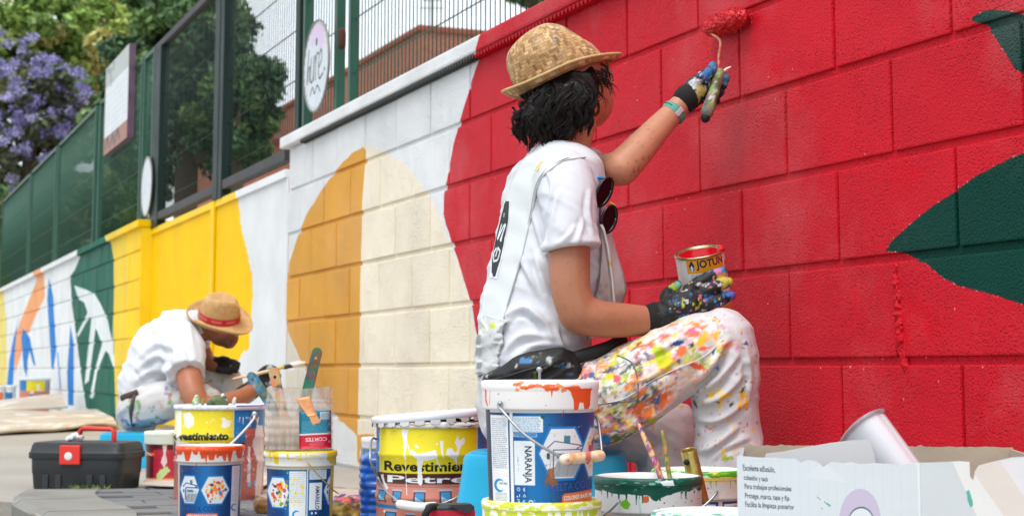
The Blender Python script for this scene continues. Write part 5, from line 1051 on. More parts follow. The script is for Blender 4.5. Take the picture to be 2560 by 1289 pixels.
# ---- cardboard box
Yf = 2.20; p = PPM(Yf); R = rz(-.15); bw, bd = .46, .36
o = B(1846, 1142, Yf); o[2] = 0; X = R@np.array([1, 0, 0]); D = R@np.array([0, 1., 0])
def bx(px, py): 
    d = ray(px, py); nrm = D; tt = ((o-[0, 0, CAMZ])@nrm)/(d@nrm); q = d*tt+[0, 0, CAMZ]; return float((q-o)@X), float(q[2])
t = thing('cardboard_box', 'torn white cardboard box printed with grey Spanish text on the pavement', 'box', o)
top = [(1842, 1141), (1850, 1137), (1862, 1140), (1900, 1143), (1935, 1143), (1960, 1146), (1990, 1146), (2003, 1156), (2020, 1149), (2040, 1152), (2050, 1158), (2058, 1167), (2070, 1160), (2080, 1154), (2110, 1158), (2130, 1154), (2150, 1160), (2190, 1157), (2230, 1159), (2245, 1165), (2262, 1158), (2300, 1156), (2340, 1155), (2400, 1152), (2424, 1154), (2425, 1190), (2434, 1200), (2438, 1178), (2448, 1163), (2470, 1157), (2500, 1150), (2530, 1143), (2560, 1141), (2640, 1138)]
cv = Cv(1300, 760, rgb(206, 216, 222)); sx = 1300/.5
def fb(q): a, z = bx(*q); return ((a+.02)*sx, 760-z*sx*1.0-20)
cv.f = fb
for x in range(1860, 2640, 23): cv.line([(x, 1130), (x+6, 1420)], 3, rgb(196, 207, 214), .35)
cv.poly([(2380, 1150), (2420, 1150), (2600, 1420), (2500, 1420)], rgb(226, 228, 226), .9); cv.poly([(2420, 1160), (2520, 1150), (2680, 1420), (2600, 1420)], rgb(218, 210, 202), .9); cv.poly([(2300, 1150), (2380, 1150), (2500, 1420), (2300, 1420)], rgb(200, 208, 212), .8); cv.poly([(2500, 1150), (2640, 1140), (2680, 1420)], rgb(222, 222, 228), .9)
cv.line([(2296, 1150), (2302, 1420)], 6, rgb(222, 230, 234), .9); cv.line([(2300, 1150), (2306, 1420)], 2, rgb(170, 180, 186), .5)
cv.ell(2150, 1300, 52, 80, rgb(190, 184, 206)); cv.ell(2153, 1305, 33, 40, rgb(70, 90, 110)); cv.ell(2153, 1307, 31.5, 38, rgb(214, 222, 228))
tg = rgb(58, 68, 84); rows = [('Excelente adhesión,', 1857, 1162, 1937, 1183, 2.8), ('cohesión y tack', 1859, 1187, 1920, 1205, 2.4), ('Para trabajos profesionales', 1861, 1209, 1978, 1232, 4.2), ('Protege, marca, tapa y fija', 1862, 1232, 1973, 1258, 4.6), ('Facilita la limpieza posterior', 1863, 1254, 1985, 1281, 5)]
for s_, x0, y0, x1, y1, sl in rows: 
    h = 15.5 if s_ != 'cohesión y tack' else 15; cv.text(s_, [(x0, y0-2), (x1, y0+sl+1), (x1+1, y0+sl+h+2), (x0+1, y0+h)], tg, .014)
cv.poly([(2416, 1228), (2424, 1222), (2432, 1250), (2430, 1262), (2426, 1268), (2420, 1250)], rgb(30, 150, 130), .7, 3, 4, .06)
for a, b_ in (((2060, 1252), (2075, 1265)), ((2052, 1268), (2058, 1271)), ((2042, 1240), (2052, 1248)), ((2066, 1256), (2078, 1263))): cv.line([a, b_], 1.6, rgb(60, 140, 110))
cv.poly([(2048, 1160), (2066, 1160), (2080, 1172), (2120, 1205), (2080, 1200), (2010, 1190)], rgb(212, 220, 226), .7)
pt = [bx(*q) for q in top]; pt = [(a, z) for a, z in pt]; poly = [(pt[0][0], 0)]+pt+[(pt[-1][0], 0)]
bm = bmesh.new(); vs = [bm.verts.new(Vector(o+X*a+np.array([0, 0, z]))) for a, z in poly]; es = [bm.edges.new((vs[i], vs[(i+1) % len(vs)])) for i in range(len(vs))]; bmesh.ops.triangle_fill(bm, edges=es, use_beauty=True)
r_ = bmesh.ops.extrude_face_region(bm, geom=list(bm.faces)); bmesh.ops.translate(bm, verts=[v for v in r_['geom'] if isinstance(v, bmesh.types.BMVert)], vec=Vector(D*.005)); bmesh.ops.recalc_face_normals(bm, faces=bm.faces); bm.verts.index_update()
V = np.array([v.co[:] for v in bm.verts]); F = [tuple(v.index for v in f.verts) for f in bm.faces]; bm.free(); a_ = (V-o)@X; U = np.stack([(a_+.02)*sx/1300, (V[:, 2]*sx+20)/760], 1)
M_BOXP = mat('printed_box_board', None, .6, 0, (9, .25), .05, 5, img=cv.image('box_print'), bdist=.01); obj('front_panel', (V, F, U), M_BOXP, t, smooth=False)
zt_ = pt[0][1]; W_b = pt[-1][0]
M_BIN = mat('inner_board', rgb(178, 164, 146), .9, 0, (60, .3), .12, 8)
V, F = box(o+X*(.003)+D*(bd/2)+[0, 0, zt_/2-.002], (.005, bd-.012, zt_-.004), R); obj('side_panel', (V, F), mat('grey_board', rgb(170, 176, 180), .8, 0, (20, .2)), t, smooth=False)
V, F = box(o+X*(W_b-.003)+D*(bd/2)+[0, 0, zt_/2-.002], (.005, bd-.012, zt_-.004), R); obj('side_panel', (V, F), M_BIN, t, smooth=False)
def jag(x0, x1, z, n=60, a=.0012): return [(x0+(x1-x0)*i/n, z+random.uniform(-a, a)*.6+(a*2 if random.random() < .1 else 0)) for i in range(n+1)]
zb_ = B(2400, 1112, Yf+bd)[2]; Q = [(0, 0)]+jag(0, W_b, zb_)+[(W_b, 0)]; V, F = prism([o+D*bd+X*a+np.array([0, 0, z]) for a, z in Q], 0, D*.005); obj('back_panel', (V, F), M_BIN, t, smooth=False)
V, F = box(o+X*W_b/2+D*bd/2+[0, 0, .004], (W_b-.02, bd-.02, .004), R); obj('bottom', (V, F), M_BIN, t, smooth=False)
fl = [(1912, 1150), (1916, 1133), (1960, 1128), (2010, 1118), (2080, 1106), (2130, 1100), (2168, 1098), (2176, 1104), (2184, 1130), (2190, 1160), (2190, 1250), (1914, 1250)]
V, F = prism([B(x, y, Yf+.06) for x, y in fl], 0, (0, .004, 0)); q = obj('card_sheet', (V, F), mat('white_card', rgb(206, 210, 212), .6, 0, (10, .1), .08, 7), smooth=False, org=B(2050, 1250, Yf+.06)); tag(q, 'white card sheet standing inside the torn cardboard box', 'card')
# white sleeve standing out of the box
Ys = Yf+.14; c0, c1 = B(2290, 1330, Ys), B(2150, 1062, Ys-.02); axd = (c1-c0)/np.linalg.norm(c1-c0); L = np.linalg.norm(c1-c0)
t = thing('paint_tray', 'white plastic tray with clear rim leaning out of the cardboard box', 'tray', c0)
pl = B(2092, 1112, Ys)-B(2203, 1022, Ys); hw = np.linalg.norm(pl)/2
A_ = [(2092, 1120), (2120, 1072), (2140, 1048), (2165, 1035), (2196, 1023), (2206, 1024), (2230, 1052), (2262, 1096), (2300, 1150), (2360, 1240)]
sec = []
prof = [(2097, 1132), (2118, 1090), (2135, 1062), (2158, 1042), (2184, 1030), (2202, 1027), (2212, 1034)]
G = np.zeros((30, 26, 3))
for i in range(30):
    f_ = i/29
    for j in range(26):
        u = j/25; e0 = np.array([2096, 1130])*(1-u)+np.array([2206, 1026])*u; bul = math.sin(math.pi*min(max(u*1.02, 0), 1))**.6; e0 = e0+np.array([-13, -17])*bul; q = e0+np.array([150, 205])*f_*1.3
        yy = Ys+.06*(1-u)-.05*bul*.9+ (0.03 if u > .9 else 0); G[i, j] = B(q[0], q[1], yy)
V, F, U = solid_grid(G, .003); obj('tray', (V, F), mat('white_glossy_plastic', rgb(240, 243, 250), .22, 0, None, .04, 4), t)
R_ = [G[0, j]-.0*axd for j in range(26)]; obj('clear_rim', chain(R_, .0035, 8), mat('clear_rim_plastic', rgb(206, 190, 198), .15, 0, None, .1, trans=.6), t)
# ================================================================== PEOPLE
def pr(px, Y): return px/PPM(Y)
def ch(L, n=14, caps=True, k=4):
    """limb: list of (px, py, Y, radius px) -> smooth tapered chain"""
    P = np.array([np.r_[B(x, y, Y), pr(r, Y)] for x, y, Y, r in L])
    if k > 1 and len(P) > 2:
        R = np.interp(np.linspace(0, len(P)-1, (len(P)-1)*k+1), range(len(P)), P[:, 3]); Q = smooth_path(P[:, :3], k)
    else: Q, R = P[:, :3], P[:, 3]
    return chain(Q, list(R), n, caps)
def el(px, py, Y, a, b, c, R=None):
    """ellipsoid, radii in px: across, deep, up"""
    ax = np.diag([pr(a, Y), pr(b, Y), pr(c, Y)]); ax = ax if R is None else (np.asarray(R)@ax).T
    return ellipsoid(B(px, py, Y), list(ax))
def rot(axis, a): return np.array(Matrix.Rotation(a, 3, axis))
def folds(V, F, amp, sc, stretch=(1, 1, 1), R=None, seed=0, o=2):
    N_ = vnormals(V, F); p = V if R is None else V@np.asarray(R).T
    n = fbm(p*sc*np.array(stretch)+seed*9.1, o); rg = (1-np.abs(2*n-1))**2.2; return V+N_*((rg-.5)*amp)[:, None]
def creases(V, F, lines, w, amp):      # tension folds of cloth along lines on the near side
    N_ = vnormals(V, F); q = pxy(V); near = ssc((-N_[:, 1]+.1)*3); out = np.zeros(len(V))
    for L in lines:
        P = smooth_path([np.array([a, b, 0.]) for a, b in L], 5)[:, :2]; best = np.full(len(V), 1e9); tt = np.zeros(len(V)); sg = np.zeros(len(V)); n = len(P)-1
        for i in range(n):
            a, b = P[i], P[i+1]; e = b-a; l2 = e@e; u = np.clip(((q-a)@e)/l2, 0, 1); dv = q-(a+u[:, None]*e); dd_ = np.hypot(dv[:, 0], dv[:, 1]); m = dd_ < best
            best[m] = dd_[m]; tt[m] = (i+u[m])/n; sg[m] = np.sign(e[0]*dv[m, 1]-e[1]*dv[m, 0])
        f = np.sin(np.pi*np.clip(tt, 0, 1))**.7; s_ = best*sg/w
        out += amp*f*(np.exp(-s_**2)-.75*np.exp(-((s_-1.5)/.9)**2))*(best < w*5)
    return V+N_*(out*near)[:, None]
def pxy(V):                      # flat front view of a garment, in photo-sized units
    d = V-np.array([0, 0, CAMZ]); dep = d[:, 1]*CT+d[:, 2]*ST; return np.stack([PX0+FPX*d[:, 0]/dep, PY0-FPX*(d[:, 2]*CT-d[:, 1]*ST)/dep], 1)
def blend(C, a, col): return C*(1-a[:, None])+np.array(lin(col))*a[:, None]
def ssc(x): return np.clip(x, 0, 1)
M_SKIN = mat('skin', None, .46, attr='Col', var=.09, vs=16, bump=(190, .3), sss=.10, spec=.45, bdist=.002)
M_TEE = mat('white_cotton', rgb(212, 215, 222), .85, 0, (420, .12), .03, 5, spec=.2, bdist=.002)
M_CANVAS = mat('white_canvas_cloth', rgb(214, 218, 220), .85, 0, (300, .15), .04, 6, spec=.2, bdist=.002)
M_STCL = mat('paint_spattered_canvas', None, .75, bump=(220, .2), attr='Col', var=.04, vs=14, spec=.3, bdist=.003)
M_GLV = mat('paint_crusted_glove', None, .6, bump=(150, .5), attr='Col', var=.1, vs=30, bdist=.003)
M_HAIR = mat('dark_hair', rgb(24, 18, 15), .38, 0, None, .3, 30, spec=.3)
def cloth_obj(name, VF, m, parent, **k): return obj(name, VF, m, parent, **k)
# ------------------------------------------------------------------ the painter at the red wall
c0 = B(1380, 1124, 3.5)
wo_ = thing('person', 'seated person in straw hat and white overalls rolling red paint on the wall', 'person', (c0[0], c0[1], 0))
YT = 3.49
F_ = np.array([.95, .31, 0]); Rr = np.array([.31, -.95, 0])
def tsec(py, cx, W, b, Y):
    w = pr(W, Y); a = math.sqrt(max(w*w-(.31*b)**2, .0004))/.95; return (B(cx, py, Y), F_*a, Rr*b)
tors = [(366, 1384, 50, .07, YT-.005), (376, 1388, 66, .095, YT), (392, 1393, 84, .12, YT), (415, 1390, 106, .15, YT), (470, 1385, 121, .165, YT), (560, 1382, 132, .158, YT), (650, 1370, 140, .15, YT-.01), (740, 1353, 146, .145, YT-.01), (830, 1338, 142, .15, YT-.02), (890, 1330, 138, .155, YT-.02), (935, 1325, 134, .155, YT-.02)]
# --- body (skin): head, neck, both arms in one surface
parts = [el(1425, 205, YT+.02, 104, 100, 118), el(1468, 250, YT+.06, 62, 66, 62), el(1490, 292, YT+.10, 28, 40, 26), el(1500, 225, YT+.08, 36, 46, 52), el(1508, 190, YT+.08, 26, 40, 36),
         el(1522, 235, YT+.15, 14, 24, 14), el(1512, 265, YT+.14, 16, 18, 10), el(1455, 232, YT-.06, 16, 10, 26), el(1506, 250, YT+.08, 29, 46, 56),
         ch([(1440, 300, YT+.03, 54), (1432, 345, YT+.02, 50), (1412, 395, YT, 60)]),
         ch([(1405, 400, YT-.02, 60), (1425, 455, YT-.13, 60), (1424, 560, YT-.17, 56), (1423, 650, YT-.19, 54), (1428, 730, YT-.20, 51), (1447, 785, YT-.20, 51)]),
         ch([(1445, 784, YT-.20, 51), (1500, 797, YT-.19, 48), (1560, 800, YT-.17, 44), (1620, 800, YT-.15, 37), (1665, 795, YT-.14, 32)]),
         ch([(1420, 410, YT+.08, 50), (1478, 425, YT+.09, 43), (1522, 424, YT+.03, 43), (1554, 420, YT-.03, 47)]),
         ch([(1554, 420, YT-.03, 46), (1592, 380, YT-.01, 43), (1640, 327, YT+.03, 36), (1680, 284, YT+.06, 30), (1712, 250, YT+.07, 27)]),
         (lambda S: loft(S))([tsec(*q) for q in [(395, 1396, 60, .09, YT), (470, 1385, 95, .13, YT), (650, 1370, 105, .12, YT), (900, 1330, 100, .12, YT-.02)]])]
V, F = remesh(parts, .0055, 6)
SK = rgb(196, 138, 108); C = np.tile(np.array(lin(SK)), (len(V), 1)); q = pxy(V)
nn = fbm(V*30, 3); C = C*(.93+.14*nn)[:, None]
el_ = ssc(1.3-np.hypot((q[:, 0]-1420)/50, (q[:, 1]-812)/40)); C = blend(C, el_*.35, rgb(150, 84, 62)); C = blend(C, ssc(fbm(V*14+3, 3)*2.2-1.0)*.25, rgb(206, 130, 100))
fr = fbm(V*220, 1); C = blend(C, ssc((fr-.78)*10)*.35, rgb(120, 70, 48))
tan = ssc((q[:, 1]-560)/60)*ssc((1480-q[:, 0]+300)/100); C = blend(C, tan*.55, rgb(158, 98, 70))
for x, y, a, b in ((1585, 428, 3, 6), (1578, 438, 2, 3), (1596, 425, 2, 6), (1608, 397, 3, 4), (1590, 402, 2, 3), (1605, 365, 2, 3), (1622, 392, 2, 3)): C = blend(C, ssc(1.5-np.hypot((q[:, 0]-x)/a, (q[:, 1]-y)/b))*.7, rgb(50, 80, 68))
obj('body', (V, F), M_SKIN, wo_, col=C)
BODY = (V, F)
for ex_, ey_ in ((1521, 214), (1500, 212)): obj('eye', el(ex_, ey_, YT+.155, 8, 7, 5), mat('eye_white', rgb(225, 222, 216), .2), wo_)
# --- t-shirt
sl = [ch([(1398, 418, YT-.08, 52), (1412, 450, YT-.13, 76), (1422, 520, YT-.17, 71), (1428, 580, YT-.185, 68), (1433, 622, YT-.19, 76)], 20, False, 3), ch([(1430, 414, YT+.08, 60), (1468, 422, YT+.08, 55), (1490, 424, YT+.07, 50)], 16, False, 3)]
V, F = remesh([loft([tsec(*q) for q in tors], 36)]+sl, .0045, 6)
q = pxy(V); V = folds(V, F, .008, 7, (.8, .8, 1.4), rot('Y', .5), 1); V = folds(V, F, .0045, 17, (.3, .3, 2.0), rot('Y', -.45), 4)
low = ssc((q[:, 1]-760)/120); V2 = folds(V, F, .010, 11, (.4, .4, 2.2), rot('Y', .25), 7); V = V+(V2-V)*low[:, None]
V = creases(V, F, [[(1248, 800), (1310, 772), (1372, 815)], [(1255, 885), (1310, 838), (1400, 848)], [(1282, 905), (1340, 862), (1420, 862)], [(1300, 640), (1330, 700), (1372, 770)], [(1340, 620), (1352, 690), (1376, 740)], [(1300, 760), (1350, 800), (1385, 850)], [(1330, 520), (1352, 600), (1368, 660)]], 9, .009)
V = creases(V, F, [[(1400, 470), (1384, 530), (1372, 610)], [(1475, 470), (1470, 530), (1484, 590)], [(1440, 560), (1420, 590), (1390, 612)], [(1460, 540), (1450, 580), (1440, 612)], [(1366, 420), (1380, 470), (1366, 540)], [(1420, 880), (1400, 850), (1390, 810)], [(1225, 870), (1250, 820), (1290, 790)]], 6, .0055)
TEE = (V, F); obj('t_shirt', TEE, M_TEE, wo_); bt = bvh(V, F)
# neck rib
# --- overalls: back panel, print, gathered waist, bib
A = [(1350, 366), (1300, 412), (1276, 470), (1258, 545), (1236, 640), (1214, 735), (1206, 800)]; Cc = [(1462, 396), (1408, 402), (1352, 446), (1328, 545), (1302, 660), (1272, 760), (1240, 860)]
panel = patch(bt, A, Cc, 60, 18, .0035, .003); obj('overall_back', panel, M_CANVAS, wo_)
hem = chain(smooth_path([p for p in [hit(bt, x, y, .0045) for x, y in Cc] if p is not None], 6), .0011, 6); obj('seam', hem, mat('seam_grey', rgb(180, 188, 194), .8), wo_)
bp_ = bvh(panel[0], panel[1])
pv_, pf_, pu_ = patch(bp_, [(1260, 503), (1251, 550), (1238, 600), (1228, 650), (1226, 692)], [(1276, 501), (1273, 550), (1263, 600), (1257, 642), (1243, 696)], 24, 8, .0015, .001)
cv = Cv(90, 260, rgb(226, 228, 230)); INK = rgb(30, 38, 42); cv.poly([(10, 10), (30, 0), (84, 2), (88, 60), (86, 150), (80, 200), (70, 256), (40, 258), (16, 240), (10, 200), (4, 120), (2, 60)], INK, 1, 4, 3, .08)
for P, wd in (([(30, 78), (24, 132), (52, 84), (70, 80), (50, 136)], 10), ([(62, 92), (58, 138)], 8), ([(30, 160), (14, 176), (26, 206), (58, 200), (66, 170), (40, 158), (36, 190)], 8)): cv.line(P, wd, rgb(224, 228, 230))
cv.ell(36, 48, 7, 7, rgb(224, 228, 230)); cv.ell(36, 48, 4, 4, INK)
obj('back_print', (pv_, pf_, np.stack([pu_[:, 1], 1-pu_[:, 0]], 1)), mat('ink_print', None, .7, img=cv.image('back_print'), var=.05), wo_)
obj('paint_mark', patch(bp_, [(1352, 405), (1338, 425)], [(1358, 404), (1346, 428)], 6, 4, .0015, .001), mat('yellow_paint_mark', rgb(236, 200, 130), .5), wo_)
G = np.zeros((60, 20, 3)); a = resample([(1210, 785), (1194, 840), (1188, 890), (1198, 950)], 60); b = resample([(1262, 800), (1250, 850), (1246, 900), (1236, 958)], 60)
for i in range(60):
    for j in range(20):
        z_ = a[i]+(b[i]-a[i])*j/19; h = hit(bt, max(z_[0], 1203), z_[1], .006); Yc = h[1] if h is not None else YT-.02
        G[i, j] = B(z_[0], z_[1], Yc-.004)
gn = fbm(G.reshape(-1, 3)*np.array([18, 18, 95]), 2).reshape(60, 20); G[..., 1] -= (gn-.4)*.03; G[..., 0] += (gn-.5)*.014
V, F, _ = solid_grid(G, .006); C = stain_cols(V, rgb(204, 207, 208), [rgb(196, 206, 60), rgb(70, 140, 70)], 34, .76); obj('waist_gather', (V, F), M_STCL, wo_, col=C)
def sheet2(name, L, R_, Y0, Y1, bul, m, n=30, k=12, fold=.01, seed=0, cols=None):
    L = resample(L, n); R_ = resample(R_, n); G = np.zeros((n, k, 3))
    for i in range(n):
        for j in range(k):
            u = j/(k-1); z_ = L[i]*(1-u)+R_[i]*u; G[i, j] = B(z_[0], z_[1], Y0*(1-u)+Y1*u-bul*math.sin(math.pi*u)*math.sin(math.pi*(.15+.8*i/n)))
    G[..., 1] -= ((fbm(G.reshape(-1, 3)*np.array([34, 34, 9])+seed, 2)-.5)*2*fold).reshape(n, k); V, F, _ = solid_grid(G, .005)
    obj(name, (V, F), m, wo_, col=stain_cols(V, rgb(202, 202, 201), cols or [rgb(206, 200, 110), rgb(170, 160, 150)], 30, .68))
sheet2('bib', [(1498, 545), (1506, 620), (1500, 700), (1480, 790), (1470, 850)], [(1515, 520), (1535, 600), (1562, 690), (1568, 725), (1538, 815)], YT-.12, YT-.06, .02, M_STCL, seed=1)
sheet2('bib_flap', [(1500, 560), (1512, 620), (1524, 700), (1528, 770), (1516, 815)], [(1516, 590), (1526, 625), (1534, 690), (1540, 760), (1530, 812)], YT-.14, YT-.15, .012, M_STCL, seed=5, cols=[rgb(190, 180, 90), rgb(120, 130, 110)])
obj('strap_buckle', box(B(1514, 556, YT-.105), (.016, .006, .034), rot('Y', .3), .002), mat('stained_buckle', rgb(206, 200, 160), .4, .3), wo_, smooth=False)
# --- trousers
def el2(py, cx, W, b, Y): w = pr(W, Y); return (B(cx, py, Y), F_*w, Rr*b)
tr_near = [ch([(1398, 1018, YT-.10, 98), (1500, 1000, YT-.15, 108), (1600, 950, YT-.17, 102), (1720, 882, YT-.175, 86), (1812, 845, YT-.175, 74)], 18), ch([(1812, 846, YT-.175, 76), (1816, 950, YT-.16, 80), (1818, 1080, YT-.14, 86), (1822, 1200, YT-.13, 86), (1824, 1330, YT-.12, 72)], 18)]
tr_far = [ch([(1410, 1035, YT+.09, 90), (1560, 1062, YT+.12, 90), (1672, 1075, YT+.13, 78)], 16), ch([(1672, 1078, YT+.13, 80), (1668, 1190, YT+.12, 78), (1650, 1310, YT+.11, 70)], 16)]
V, F = remesh([loft([el2(905, 1332, 112, .145, YT-.02), el2(950, 1340, 136, .155, YT-.02), el2(1010, 1350, 148, .16, YT-.02), el2(1080, 1358, 145, .16, YT-.02), el2(1118, 1368, 128, .14, YT-.02)], 32)]+tr_near+tr_far, .004, 12)
q = pxy(V); V = folds(V, F, .010, 6, (.5, .5, 1.9), rot('Y', .55), 2); V = folds(V, F, .005, 15, (.35, 1, 1.8), rot('Y', -.6), 5)
kn = ssc(1-np.hypot((q[:, 0]-1760)/130, (q[:, 1]-960)/120)); V2 = folds(V, F, .010, 15, (.3, .6, 2.2), rot('Y', .75), 8); V = V+(V2-V)*kn[:, None]
V = creases(V, F, [[(1728, 962), (1778, 915), (1826, 838)], [(1735, 985), (1795, 950), (1850, 880)], [(1738, 1012), (1800, 992), (1866, 930)], [(1742, 1048), (1796, 1048), (1870, 1000)], [(1745, 1130), (1790, 1112), (1850, 1060)], [(1500, 905), (1496, 960), (1510, 1010)], [(1470, 900), (1462, 950), (1480, 1000)], [(1540, 1080), (1620, 1040), (1700, 985)]], 9, .011)
V = creases(V, F, [[(1750, 940), (1790, 900), (1806, 850)], [(1860, 850), (1874, 930), (1870, 1010)], [(1780, 1150), (1810, 1120), (1880, 1090)], [(1600, 900), (1660, 870), (1720, 835)], [(1560, 960), (1630, 940), (1700, 890)]], 7, .006)
q = pxy(V); x, y = q[:, 0], q[:, 1]
C = np.tile(np.array(lin(rgb(206, 204, 207))), (len(V), 1))
xy3 = np.stack([x, y, V[:, 1]*900], 1)/1.0
def msk(cx, cy, rx, ry, a=0, soft=.35):
    ca, sa = math.cos(a), math.sin(a); u = ((x-cx)*ca+(y-cy)*sa)/rx; v = (-(x-cx)*sa+(y-cy)*ca)/ry; return ssc((1-np.hypot(u, v))/soft)
nearm = (V[:, 1] < YT-.02).astype(float)
D1 = np.maximum(msk(1565, 960, 170, 130, -.5), msk(1540, 1040, 120, 110))*nearm; D2 = np.maximum(D1, msk(1700, 880, 170, 100, -.4)*nearm*.75)
lay = [(rgb(240, 206, 176), .012, .47, D2, .55, 1), (rgb(238, 176, 110), .016, .53, D2, .7, 1), (rgb(226, 190, 196), .018, .54, D1, .6, 1), (rgb(240, 210, 90), .022, .585, D2, .8, 1), (rgb(110, 160, 196), .026, .575, D1, .6, 0), (rgb(206, 90, 106), .040, .60, D1, .7, 0), (rgb(232, 100, 56), .030, .605, D2, .85, 1), (rgb(20, 90, 160), .05, .625, D1, .85, 1), (rgb(236, 234, 230), .05, .565, D2, .8, 1), (rgb(24, 90, 70), .045, .62, D1, .85, 1), (rgb(232, 140, 176), .05, .645, D2, .6, 0), (rgb(176, 198, 70), .04, .635, D2, .75, 1), (rgb(240, 238, 234), .085, .56, D2, .75, 0), (rgb(90, 66, 130), .07, .65, D1, .7, 0), (rgb(238, 130, 50), .045, .63, D2, .8, 1), (rgb(244, 206, 40), .06, .655, D2, .85, 0), (rgb(34, 44, 54), .08, .675, D1, .6, 1)]
low = ssc((y-930)/120)*nearm; ca_, sa_ = math.cos(.5), math.sin(.5); sm3 = np.stack([(x*ca_-y*sa_)*.38, (x*sa_+y*ca_)*1.15, xy3[:, 2]*.8], 1)
for i, (c, s, th, dm, al, st_) in enumerate(lay):
    n = fbm((sm3 if st_ else xy3)*s*1.15+i*13.7, 4); cool = i in (4, 5, 7, 9, 16); C = blend(C, ssc((n-th+.16*(dm-.80)+(.06 if cool else -.015)*low*dm-(.03 if cool else 0)*(1-low))*(10 if i < 5 else 17))*ssc(dm*1.6)*al, c)
sp = [(1662, 905, 26, 40, .3, rgb(232, 210, 30)), (1648, 885, 16, 26, -.4, rgb(180, 205, 40)), (1690, 858, 26, 8, -.2, rgb(24, 80, 160)), (1728, 864, 12, 7, .3, rgb(30, 80, 70)), (1755, 850, 12, 26, .5, rgb(240, 190, 40)), (1790, 842, 6, 12, 0, rgb(240, 180, 20)), (1758, 872, 24, 9, -.2, rgb(232, 96, 50)), (1700, 878, 24, 14, -.5, rgb(236, 110, 50)), (1742, 915, 26, 9, .4, rgb(226, 80, 50)), (1698, 905, 6, 8, 0, rgb(120, 90, 170)), (1525, 938, 15, 11, 0, rgb(244, 200, 20)), (1542, 945, 10, 14, 0, rgb(220, 80, 110)), (1795, 920, 8, 9, .4, rgb(30, 110, 180)), (1783, 880, 4, 10, .3, rgb(40, 90, 170)), (1840, 935, 3, 3, 0, rgb(40, 120, 190)), (1733, 826, 12, 9, 0, rgb(232, 100, 160)), (1843, 868, 4, 16, .2, rgb(230, 150, 190)), (1866, 858, 6, 5, 0, rgb(60, 60, 150)), (1806, 813, 3, 4, 0, rgb(210, 40, 60)),
      (1780, 985, 10, 12, .6, rgb(246, 196, 10)), (1798, 978, 8, 8, 0, rgb(246, 196, 10)), (1808, 990, 20, 9, -.5, rgb(246, 196, 10)), (1800, 1010, 5, 14, .4, rgb(246, 196, 10)), (1826, 984, 8, 6, -.4, rgb(246, 196, 10)), (1858, 985, 9, 16, .2, rgb(246, 190, 10)), (1852, 1012, 9, 14, .3, rgb(246, 190, 10)), (1866, 1002, 5, 22, .1, rgb(246, 190, 10)), (1848, 1020, 5, 7, 0, rgb(206, 40, 40)), (1828, 1010, 6, 12, .8, rgb(20, 60, 50)), (1858, 972, 4, 10, .7, rgb(30, 70, 60)), (1862, 955, 3, 6, .5, rgb(30, 60, 50)), (1738, 1010, 4, 12, -.4, rgb(70, 90, 50)), (1796, 1005, 3, 4, 0, rgb(30, 50, 40)), (1820, 1050, 7, 5, .4, rgb(246, 190, 10)), (1836, 1070, 3, 6, .3, rgb(246, 180, 40)), (1816, 1143, 15, 11, -.2, rgb(150, 170, 30)), (1808, 1130, 6, 10, 0, rgb(246, 190, 40)), (1838, 1120, 3, 16, .1, rgb(240, 190, 80)), (1735, 1064, 5, 7, -.4, rgb(226, 110, 80)), (1780, 1068, 12, 4, -.2, rgb(236, 130, 90)), (1763, 1078, 3, 4, 0, rgb(220, 80, 80)), (1745, 1085, 6, 4, .5, rgb(220, 90, 80)), (1862, 1068, 6, 3, 0, rgb(236, 130, 110)), (1880, 1075, 5, 6, 0, rgb(246, 200, 80)), (1882, 1030, 8, 2, 0, rgb(246, 200, 120)), (1800, 1098, 4, 3, 0, rgb(240, 190, 100)), (1868, 1060, 3, 6, 0, rgb(170, 60, 100)),
      (1655, 1046, 12, 9, -.4, rgb(130, 180, 40)), (1632, 1052, 10, 10, -.6, rgb(190, 190, 30)), (1618, 1030, 20, 14, -.6, rgb(232, 120, 50)), (1600, 1020, 26, 12, -.7, rgb(228, 110, 50)), (1600, 985, 24, 8, -.6, rgb(226, 120, 60)), (1660, 1000, 12, 20, .3, rgb(226, 110, 50)), (1645, 1000, 5, 18, .3, rgb(30, 110, 170)), (1595, 1090, 12, 8, -.3, rgb(20, 100, 70)), (1515, 1100, 24, 16, 0, rgb(20, 110, 170)), (1540, 1095, 16, 12, -.2, rgb(70, 110, 40)), (1810, 880, 5, 4, 0, rgb(240, 190, 40))]
nz_ = fbm(xy3*.09, 3)
for cx, cy, rx, ry, a, c in sp: C = blend(C, ssc((msk(cx, cy, rx*1.25, ry*1.25, a, 1.0)-.30+(nz_-.5)*1.2)*7)*nearm*.95, c)
n = fbm(xy3*.06+90, 2); far_ = 1-nearm; C = blend(C, ssc((n-.70)*20)*far_*ssc((x-1560)/40)*.8, rgb(222, 170, 60)); n = fbm(xy3*.09+50, 2); C = blend(C, ssc((n-.80)*20)*ssc((x-1560)/40)*.7, rgb(206, 90, 90)); C = blend(C, ssc((fbm(xy3*.05+7, 2)-.78)*14)*.3*nearm, rgb(150, 170, 190))
TRS = (V, F); obj('trousers', TRS, M_STCL, wo_, col=C); btr = bvh(V, F)
sp_ = [p for p in [hit(btr, a_, b_, .002) for a_, b_ in ((1500, 1008), (1560, 995), (1625, 955), (1690, 922), (1760, 890), (1808, 850))] if p is not None]
if len(sp_) > 2: obj('side_seam', chain(smooth_path(sp_, 6), .0011, 6), M_CANVAS, wo_)
sp_ = [p for p in [hit(btr, a_, b_, .002) for a_, b_ in ((1545, 890), (1578, 905), (1592, 940), (1594, 985), (1580, 1000), (1500, 1010))] if p is not None]
if len(sp_) > 2: obj('pocket_seam', chain(smooth_path(sp_, 6), .0013, 6), mat('dirty_seam', rgb(120, 112, 112), .8), wo_)
